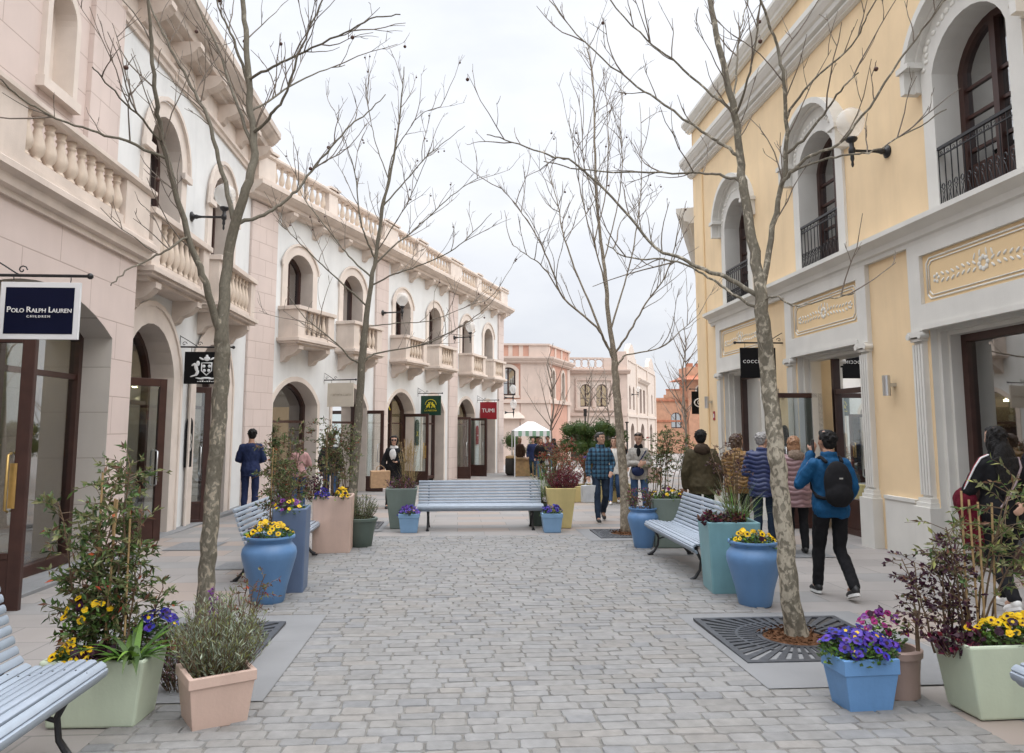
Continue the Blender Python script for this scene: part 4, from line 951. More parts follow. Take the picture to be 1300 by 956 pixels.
square_pot(-1.05, 14.72, .58, .58, .74, M['greenpot'], 'tapered sage green planter left of the middle bench', R(2), .68, 0, .03, 'tapered_planter')
square_pot(-.86, 14.02, .37, .32, .33, M['ltblue'], 'small light blue pot at the foot of the tapered green planter', 0, .78, .07, .012, 'small_pot')
square_pot(1.68, 13.85, .37, .32, .33, M['ltblue'], 'small light blue pot in front of the yellow planter', 0, .78, .07, .012, 'small_pot')
square_pot(1.93, 14.55, .56, .56, .74, M['yellowpot'], 'tapered pale yellow planter at the right end of the middle bench', R(-3), .66, 0, .03, 'tapered_planter')
round_pot(1.58, 14.95, .18, .24, .42, M['darkgreenpot'], 'dark green pot peeping out behind the middle bench end')
square_pot(3.32, 11.95, .66, .60, .74, M['greenpot'], 'wide sage grey-green planter at the far end of the right bench', R(-4), .90, 0, .10)
square_pot(2.98, 8.42, .56, .56, .76, M['teal'], 'square teal planter at the near end of the right bench', R(-6), .86, 0, .03)
square_pot(2.51, 4.80, .36, .28, .31, M['midblue'], 'blue flared pot of violet pansies at the bottom right', R(3), .76, .09, .02, 'small_pot')
round_pot(2.84, 4.98, .13, .16, .30, M['taupe'], 'plain taupe pot between the blue pot and the pale green trough')
square_pot(3.42, 4.66, .84, .36, .43, M['pale'], 'pale green low trough with yellow pansies at the bottom right', R(2), .84, .0, .02, 'trough_planter')
square_pot(-2.09, 4.90, .60, .34, .38, M['pale'], 'pale green low trough with bamboo canes at the bottom left', R(-2), .84, .0, .02, 'trough_planter')
square_pot(-1.43, 4.86, .38, .38, .30, M['pinkpot'], 'pinkish pot of silvery shrub at the bottom left', R(30), .80, .06, .02, 'small_pot')

# ================================================================== plants
def leaf(mb, p, d, L, W, mi, up=None, r=rnd, bend=.15):
    d = Vector(d); 
    if d.length < 1e-6: return
    d.normalize(); u = Vector(up) if up is not None else Vector((r.uniform(-1,1), r.uniform(-1,1), r.uniform(.2,1)))
    s = d.cross(u)
    if s.length < 1e-3: s = d.orthogonal()
    s.normalize(); n = s.cross(d); p = Vector(p); m_ = p + d*L*.45 + n*L*bend*.4
    b = len(mb.v); mb.v += [tuple(p), tuple(m_+s*W*.5), tuple(p+d*L - n*L*bend*.3), tuple(m_-s*W*.5)]; mb.f.append((b,b+1,b+2,b+3)); mb.m.append(mi)
def blade(mb, p, az, L, W, up, droop, mi, n=6):
    p = Vector(p); h = Vector((math.cos(az), math.sin(az), 0)); s = Vector((-math.sin(az), math.cos(az), 0)); pts = []; q = p.copy(); el = up
    b = len(mb.v)
    for k in range(n+1):
        t = k/n; w = W*(1-t**2.2)*(.7+.6*t*(1-t))+.0008
        mb.v += [tuple(q-s*w/2), tuple(q+s*w/2)]
        el -= droop/n; q = q + (h*math.cos(el)+Vector((0,0,1))*math.sin(el))*(L/n)
    for k in range(n): mb.f.append((b+2*k,b+2*k+1,b+2*k+3,b+2*k+2)); mb.m.append(mi)
def rdir(r, zmin=-1, zmax=1):
    z = r.uniform(zmin,zmax); a = r.uniform(0,2*PI); q = math.sqrt(max(0,1-z*z)); return Vector((q*math.cos(a), q*math.sin(a), z))
def plant(name, label, at, parts, cat='plant', group='potted plants'):
    root = empty(name, at); tag(root, label, cat, group)
    for nm, mb, mats in parts:
        if mb.f: mb.build(nm, mats, root, fix=False)
    return root
def leafy(at, label, h, spread, stems, seed, mats, wts, leaves=11, lsize=.055, lw=.018, start=.3, branches=18, blen=.22, canes=0, name='leafy_shrub', rx=.2, ry=.15, cat='shrub', arch=.25, density=None):
    r = random.Random(seed); st = MB(); fo = MB(); cn = MB()
    for k in range(stems):
        b = Vector((r.uniform(-rx,rx), r.uniform(-ry,ry), 0)); hh = h*r.uniform(.62,1); a = r.uniform(0,2*PI); lean = spread*r.uniform(.2,1)
        pts = [b + Vector((math.cos(a)*lean*(t**1.5), math.sin(a)*lean*(t**1.5), hh*t)) + Vector((r.uniform(-.012,.012), r.uniform(-.012,.012), 0)) for t in [i/8 for i in range(9)]]
        st.tube(pts, [.008*(1-.6*i/8) for i in range(9)], 5)
        for _ in range(branches):
            t = start + (1-start)*r.random()**.75; i = min(7, int(t*8)); q = pts[i].lerp(pts[i+1], t*8-i)
            d = rdir(r, -.1, .75); L = blen*r.uniform(.5,1.2); e = q + d*L + Vector((0,0,-L*arch*.5)); m_ = q.lerp(e, .5) + Vector((0,0,L*.12))
            st.tube([q,m_,e], [.003,.0022,.0015], 3, cap=False)
            for _l in range(leaves):
                u = r.uniform(.25,1.05); w = q.lerp(m_, u*2) if u < .5 else m_.lerp(e, min(1,(u-.5)*2))
                ld = (d*.8 + rdir(r)*.9 + Vector((0,0,-.15)))
                leaf(fo, w, ld, lsize*r.uniform(.6,1.25), lw*r.uniform(.7,1.25), r.choices(range(len(wts)), wts)[0], r=r)
    for k in range(canes):
        x, y = r.uniform(-rx,rx)*.8, r.uniform(-ry,ry)*.8; cn.tube([(x,y,0),(x+r.uniform(-.05,.05),y,h*r.uniform(.75,.95))], .0065, 6)
    return plant(name, label, at, [('stems', st, [M['stem']]), ('foliage', fo, mats), ('cane', cn, [M['cane']])], cat)
def flower(mb, p, n, rad, mi, mc, r):
    n = Vector(n).normalized(); s = n.orthogonal().normalized(); t = n.cross(s); a0 = r.uniform(0,6.28); p = Vector(p)
    for k in range(5):
        a = a0 + k*2*PI/5; d = s*math.cos(a)+t*math.sin(a); e = s*-math.sin(a)+t*math.cos(a); w = rad*.62; z = n*(.004*(k%2))
        b = len(mb.v)
        for (f_, g_, up) in ((0,0,0),(.45,-.95,.10),(.92,-.72,.18),(1.05,0,.05),(.92,.72,.18),(.45,.95,.10)): mb.v.append(tuple(p + d*rad*f_ + e*w*g_ + n*rad*up + z))
        mb.f.append(tuple(range(b,b+6))); mb.m.append(mi)
    b = len(mb.v)
    for k in range(5): a = a0+.6+k*2*PI/5; mb.v.append(tuple(p + (s*math.cos(a)+t*math.sin(a))*rad*.42 + n*rad*.22))
    mb.f.append(tuple(range(b,b+5))); mb.m.append(mc)
def pansies(at, label, rx, ry, nfl, seed, cols, h=.13, rad=.03, nleaf=None, name='pansy_clump', dome=.10, front=.5):
    r = random.Random(seed); fo = MB(); fl = MB(); mats = [M[c] for c in cols] + [M['fdark'], M['fy']]
    nl = nleaf or nfl*9
    for _ in range(nl):
        a = r.uniform(0,2*PI); q = math.sqrt(r.random()); x, y = rx*q*math.cos(a), ry*q*math.sin(a); z = (h+dome*(1-q*q))*r.uniform(.2,.95)
        leaf(fo, (x,y,z), rdir(r,-.1,.9)+Vector((x/rx*.5,y/ry*.5,0)), r.uniform(.03,.055), r.uniform(.018,.03), r.choice((0,0,1,2)), r=r)
    for _ in range(nfl):
        a = r.uniform(0,2*PI); q = math.sqrt(r.random())*1.03; x, y = rx*q*math.cos(a), ry*q*math.sin(a); z = h+dome*(1-q*q)+r.uniform(-.03,.03)
        n = Vector((x/rx*.7, y/ry*.7-front, .75))+rdir(r)*.4; i = r.randrange(len(cols))
        flower(fl, (x,y,z), n, rad*r.uniform(.75,1.15), len(cols) if r.random() < (.14 if 'fy' in cols else .05) else i, len(cols) if r.random() < .8 else len(cols)+1, r)
    return plant(name, label, at, [('foliage', fo, [M['lg'], M['lbright'], M['ld']]), ('bloom', fl, mats)], 'flowers')
def bush(at, label, h, rx, ry, n, seed, mats, wts, L=.05, W=.007, name='bush', base=.3, cat='shrub', up=.8, nstem=60):
    """many fine upright shoots clothed in narrow leaves"""
    r = random.Random(seed); fo = MB(); st = MB()
    for _ in range(nstem):
        a = r.uniform(0,2*PI); q = math.sqrt(r.random()); bx, by = rx*base*q*math.cos(a), ry*base*q*math.sin(a); tx, ty = rx*q*math.cos(a), ry*q*math.sin(a)
        hh = h*r.uniform(.62,1.05)*(1-.38*q*q); P = [Vector((bx+(tx-bx)*t**.8, by+(ty-by)*t**.8, hh*t)) + Vector((r.uniform(-.01,.01),r.uniform(-.01,.01),0)) for t in (0,.25,.5,.75,1)]
        st.tube(P, [.003,.0027,.0022,.0018,.0012], 3, cap=False)
        for _l in range(n):
            t = r.uniform(.12,1.0); i = min(3,int(t*4)); p = P[i].lerp(P[i+1], t*4-i); d = rdir(r,-.1,.9)+ (P[i+1]-P[i]).normalized()*up
            leaf(fo, p, d, L*r.uniform(.6,1.2), W*r.uniform(.8,1.3), r.choices(range(len(wts)),wts)[0], r=r, bend=.05)
    return plant(name, label, at, [('stems', st, [M['stem']]), ('foliage', fo, mats)], cat)
def grass(at, label, L, n, seed, mats, W=.006, up=(.9,1.5), droop=(.3,1.2), r0=.08, name='grass_tuft', plume=0, cat='grass'):
    r = random.Random(seed); fo = MB(); pl = MB()
    for _ in range(n): blade(fo, (r.uniform(-r0,r0), r.uniform(-r0,r0), 0), r.uniform(0,2*PI), L*r.uniform(.55,1.05), W*r.uniform(.7,1.2), r.uniform(*up), r.uniform(*droop), r.randrange(len(mats)))
    for _ in range(plume):
        a = r.uniform(0,2*PI); x, y = r.uniform(-r0,r0), r.uniform(-r0,r0); q = r.uniform(0,.16); e = Vector((x+math.cos(a)*q, y+math.sin(a)*q, L*r.uniform(.85,1.25))); b = Vector((x,y,0)); pl.tube([b,b.lerp(e,.5),e], .0018, 3, cap=False)
        for k in range(26): t = r.uniform(.68,1.0); leaf(pl, b.lerp(e,t), (e-b).normalized()*1.2+rdir(r)*.5, .045, .005, 0, r=r)
    return plant(name, label, at, [('blades', fo, mats), ('plumes', pl, [M['straw']])], cat)
def on(x, y, h): return (x, y, GZ(y)+h)
NM = [M['lg'], M['lo'], M['ld'], M['lb'], M['lr']]
# bottom left trough and its neighbours
leafy(on(-2.12,4.95,.32), 'tall airy green and bronze shrub tied to canes in the bottom left trough', 1.20, .26, 8, 1, NM, (6,7,1.6,1.6,.12), 12, .056, .020, .10, 30, .21, 4, rx=.17, ry=.09)
leafy(on(-2.14,4.96,.32), 'low bronze-tinted bushy growth at the foot of the bottom left canes', .62, .16, 6, 2, NM, (5,5,2,2.5,.35), 11, .05, .018, .1, 18, .15, 0, rx=.2, ry=.09)
pansies(on(-2.22,4.80,.31), 'yellow and dark pansies in the front left corner of the bottom left trough', .13, .08, 32, 3, ['fy'], .06, .026, 260)
pansies(on(-2.20,4.90,.44), 'taller yellow pansies behind, at the left end of the bottom left trough', .14, .09, 16, 4, ['fy'], .17, .024, 160)
pansies(on(-1.86,5.06,.36), 'violet blue pansies behind the strap-leaved plant at the bottom left', .12, .09, 20, 5, ['fb'], .13, .031, 120)
bush(on(-2.10,4.82,.31), 'dark purple rounded leaves in the middle of the bottom left trough', .13, .10, .07, 8, 6, [M['lp']], (1,), .07, .06, 'purple_foliage', .4, 'plant', .2, 26)
r_ = random.Random(8); sb = MB()
for k in range(34): blade(sb, (r_.uniform(-.04,.04), r_.uniform(-.04,.04), 0), r_.uniform(0,2*PI), r_.uniform(.28,.48), .044, r_.uniform(.75,1.4), r_.uniform(.9,2.2), r_.randrange(2), 8)
plant('strap_leaf_plant', 'bright green arching strap leaves spilling over the bottom left trough', on(-1.90,4.78,.34), [('leaves', sb, [M['lbright'], M['lg']])])
bush(on(-1.43,4.90,.22), 'silvery grey-green rosemary-like bush in the pinkish pot at the bottom left', .52, .30, .28, 26, 9, [M['lgrey'], M['lgrey2'], M['ly'], M['lo']], (4,3,1.3,2), .045, .0065, 'silvery_shrub', .35, 'shrub', .8, 190)
bush(on(-1.80,5.45,.0), 'low dark heather-like plant with tiny pink flowers beside the silvery bush', .44, .26, .2, 18, 10, [M['lp'], M['ld'], M['lb'], M['fw']], (4,3,3,.5), .03, .008, 'heather_plant', .5, 'shrub', .5, 90)
pp = MB(); r_ = random.Random(12)
for k in range(3):
    for j in range(70): z = r_.uniform(.40,.62)-.05*k; leaf(pp, (.03*k+r_.uniform(-.014,.014), r_.uniform(-.014,.014), z), rdir(r_,-.3,.6), .022, .018, 0, r=r_)
    pp.tube([(0,0,0),(.03*k,0,.5-.05*k)], .004, 4, 1)
plant('purple_flower_spike', 'upright magenta-purple flower spike in front of the near left trunk', on(-1.62,5.35,.05), [('bloom', pp, [M['fp'], M['gstem']])], 'flowers')
leafy(on(-1.55,6.0,.0), 'thin red-stemmed twiggy shrub in front of the left blue urn', .70, .20, 6, 13, [M['lb'], M['lr'], M['lo']], (4,.7,2), 6, .035, .015, .25, 9, .14, 0, 'twiggy_shrub', .12, .1)
# bottom right group
pansies(on(2.51,4.82,.25), 'violet blue pansies overflowing the blue pot at the bottom right', .23, .18, 62, 20, ['fb','fb','fb','fv'], .10, .033, 620)
pansies(on(2.80,5.05,.25), 'magenta primrose-like flowers in the taupe pot at the bottom right', .15, .12, 40, 21, ['fm','fm','fp'], .16, .021, 170)
pansies(on(3.47,4.60,.37), 'yellow and dark pansies along the bottom right trough', .36, .12, 80, 22, ['fy'], .11, .025, 600)
leafy(on(3.04,4.78,.33), 'purple-leaved airy shrub with fine twigs in the bottom right trough', .66, .26, 9, 23, [M['lp'], M['lp'], M['lb'], M['lo']], (5,4,2,1), 9, .032, .021, .1, 20, .15, 0, 'purple_leaved_shrub', .16, .12)
leafy(on(3.30,4.74,.34), 'tall sparse green shrub tied to canes in the bottom right trough', 1.10, .38, 6, 24, [M['lg'], M['lo'], M['ly'], M['lb']], (5,5,2,1), 9, .055, .018, .35, 15, .26, 4, rx=.18, ry=.08)
bush(on(3.02,4.62,.34), 'dark purple foliage hanging over the left edge of the bottom right trough', .20, .16, .12, 9, 25, [M['lp'], M['lcrim']], (4,1), .045, .03, 'purple_foliage', .4, 'plant', .1, 40)
# left middle group
pansies(on(-1.92,8.17,.61), 'yellow pansies filling the left blue urn', .24, .22, 48, 30, ['fy'], .08, .028, 300)
pansies(on(-1.84,8.70,.83), 'yellow pansies and purple blooms in the slate planter', .17, .20, 22, 31, ['fy','fp'], .06, .024, 160)
bush(on(-1.92,8.85,.83), 'purple flowering tuft at the back of the slate planter', .22, .14, .14, 16, 32, [M['fp'], M['lg'], M['lp']], (3,3,1), .035, .012, 'purple_flowers', .4, 'flowers', .6, 26)
grass(on(-1.76,8.86,.83), 'small spiky green tuft in the slate planter', .26, 26, 33, [M['lbright'], M['lg']], .010, (.7,1.4), (.2,1.2), .04)
leafy(on(-2.12,9.3,.0), 'tall olive-leaved shrub rising behind the left blue urn and bench', 1.72, .24, 7, 34, NM, (3,6,2,3,.2), 12, .055, .019, .45, 22, .2, 2, rx=.14, ry=.2)
leafy(on(-1.86,11.78,.76), 'olive-leaved shrub growing out of the pale pink planter', 1.22, .38, 8, 35, NM, (3,6,2,3,.2), 12, .055, .019, .22, 22, .24, 2, rx=.18, ry=.16)
leafy(on(-2.62,12.3,.0), 'tall thin olive shrub behind the left bench, nearest the arched shops', 1.95, .40, 8, 36, NM, (3,6,2,3,.2), 12, .058, .02, .4, 20, .25, 1, rx=.2, ry=.2)
pansies(on(-1.70,11.55,.74), 'yellow pansies on the right side of the pale pink planter', .13, .12, 22, 37, ['fy'], .09, .028, 110)
pansies(on(-1.98,11.52,.74), 'blue pansies on the left side of the pale pink planter', .12, .10, 20, 38, ['fb'], .08, .028, 90)
bush(on(-2.12,11.75,.72), 'dark purple-leaved shrub at the left edge of the pale pink planter', .50, .24, .2, 14, 39, [M['lp'], M['lcrim'], M['lb']], (5,1,1), .04, .026, 'purple_leaved_shrub', .4, 'shrub', .3, 40)
bush(on(-1.50,12.2,.36), 'grey-green lavender-like bush in the dark green round pot', .46, .30, .27, 22, 40, [M['lgrey'], M['ld'], M['lo']], (4,3,2), .05, .008, 'lavender_plant', .4, 'shrub', .9, 90)
bush(on(-1.05,14.7,.68), 'bronze and purple mixed flowers in the tapered sage green planter', .30, .38, .30, 18, 41, [M['lb'], M['lp'], M['lg'], M['fp'], M['fw']], (4,3,3,1.6,.8), .05, .012, 'mixed_flowers', .5, 'flowers', .5, 80)
grass(on(-.93,14.78,.68), 'tan feathery grass plumes in the tapered sage green planter', .78, 60, 42, [M['straw'], M['lo']], .005, (1.15,1.5), (.1,.6), .10, 'feather_grass', 46)
pansies(on(-.86,14.0,.26), 'blue pansies in the small light blue pot left of the middle bench', .19, .16, 40, 43, ['fb','fv'], .09, .034, 200)
# right of the middle bench
pansies(on(1.68,13.85,.26), 'blue pansies in the small light blue pot right of the middle bench', .19, .15, 24, 44, ['fb'], .11, .034, 220)
bush(on(2.0,14.5,.66), 'crimson heather spilling from the pale yellow planter', .52, .40, .34, 26, 45, [M['lcrim'], M['lcrim'], M['lp'], M['lr']], (4,3,2,.4), .04, .013, 'crimson_heather', .4, 'shrub', .4, 130)
grass(on(1.72,14.75,.55), 'tall green grass with red tips behind the middle bench end', 1.02, 150, 46, [M['lg'], M['lo'], M['lbright']], .007, (1.1,1.5), (.1,.9), .14, 'tall_grass')
leafy(on(1.95,15.1,.45), 'red-tipped bamboo-like shrub behind the yellow planter', 1.15, .35, 8, 47, [M['lr'], M['lb'], M['lo']], (4,3,3), 11, .055, .018, .55, 16, .2, 0, rx=.22)
bush(on(1.58,14.95,.30), 'dark trailing green plant behind the middle bench end', .38, .3, .24, 18, 48, [M['ld'], M['lg'], M['lb']], (3,3,1), .06, .01, 'trailing_plant', .5, 'plant', .6, 50)
# right middle group
pansies(on(3.30,11.9,.68), 'yellow and crimson flowers in the wide grey-green planter', .30, .26, 34, 50, ['fy','fm','lcrim'], .10, .024, 340)
leafy(on(3.28,12.0,.66), 'tall airy green shrub growing from the wide grey-green planter', 1.18, .36, 8, 51, NM, (5,6,2,2,.15), 11, .05, .018, .30, 22, .2, 2, rx=.24, ry=.2)
leafy(on(2.83,11.75,.52), 'pink and green flower stems in the blue urn behind the right bench', .40, .18, 9, 52, [M['lg'], M['fm'], M['lb']], (4,2,2), 9, .03, .015, .2, 12, .1, 0, 'flowering_plant', .12, .12, 'flowers')
leafy(on(3.12,8.62,.70), 'dark twiggy shrub standing behind the teal planter', .98, .34, 6, 53, [M['lox'], M['lp'], M['lb']], (4,3,2), 6, .040, .018, .35, 11, .17, 1, 'twiggy_shrub', .12, .12)
grass(on(3.06,8.36,.70), 'spiky blue-green grass in the teal planter', .62, 130, 54, [M['lg'], M['lgrey'], M['lo'], M['lbright']], .009, (.7,1.5), (.2,1.0), .08, 'spiky_grass')
bush(on(2.88,8.32,.68), 'dark red-purple leaves filling the front of the teal planter', .21, .28, .24, 16, 55, [M['lp'], M['lcrim'], M['lb'], M['ld']], (5,1,2,1), .055, .03, 'purple_foliage', .5, 'plant', .2, 60)
pansies(on(2.97,7.68,.565), 'pale yellow pansies in the right blue urn', .23, .22, 40, 56, ['fy'], .06, .027, 320)

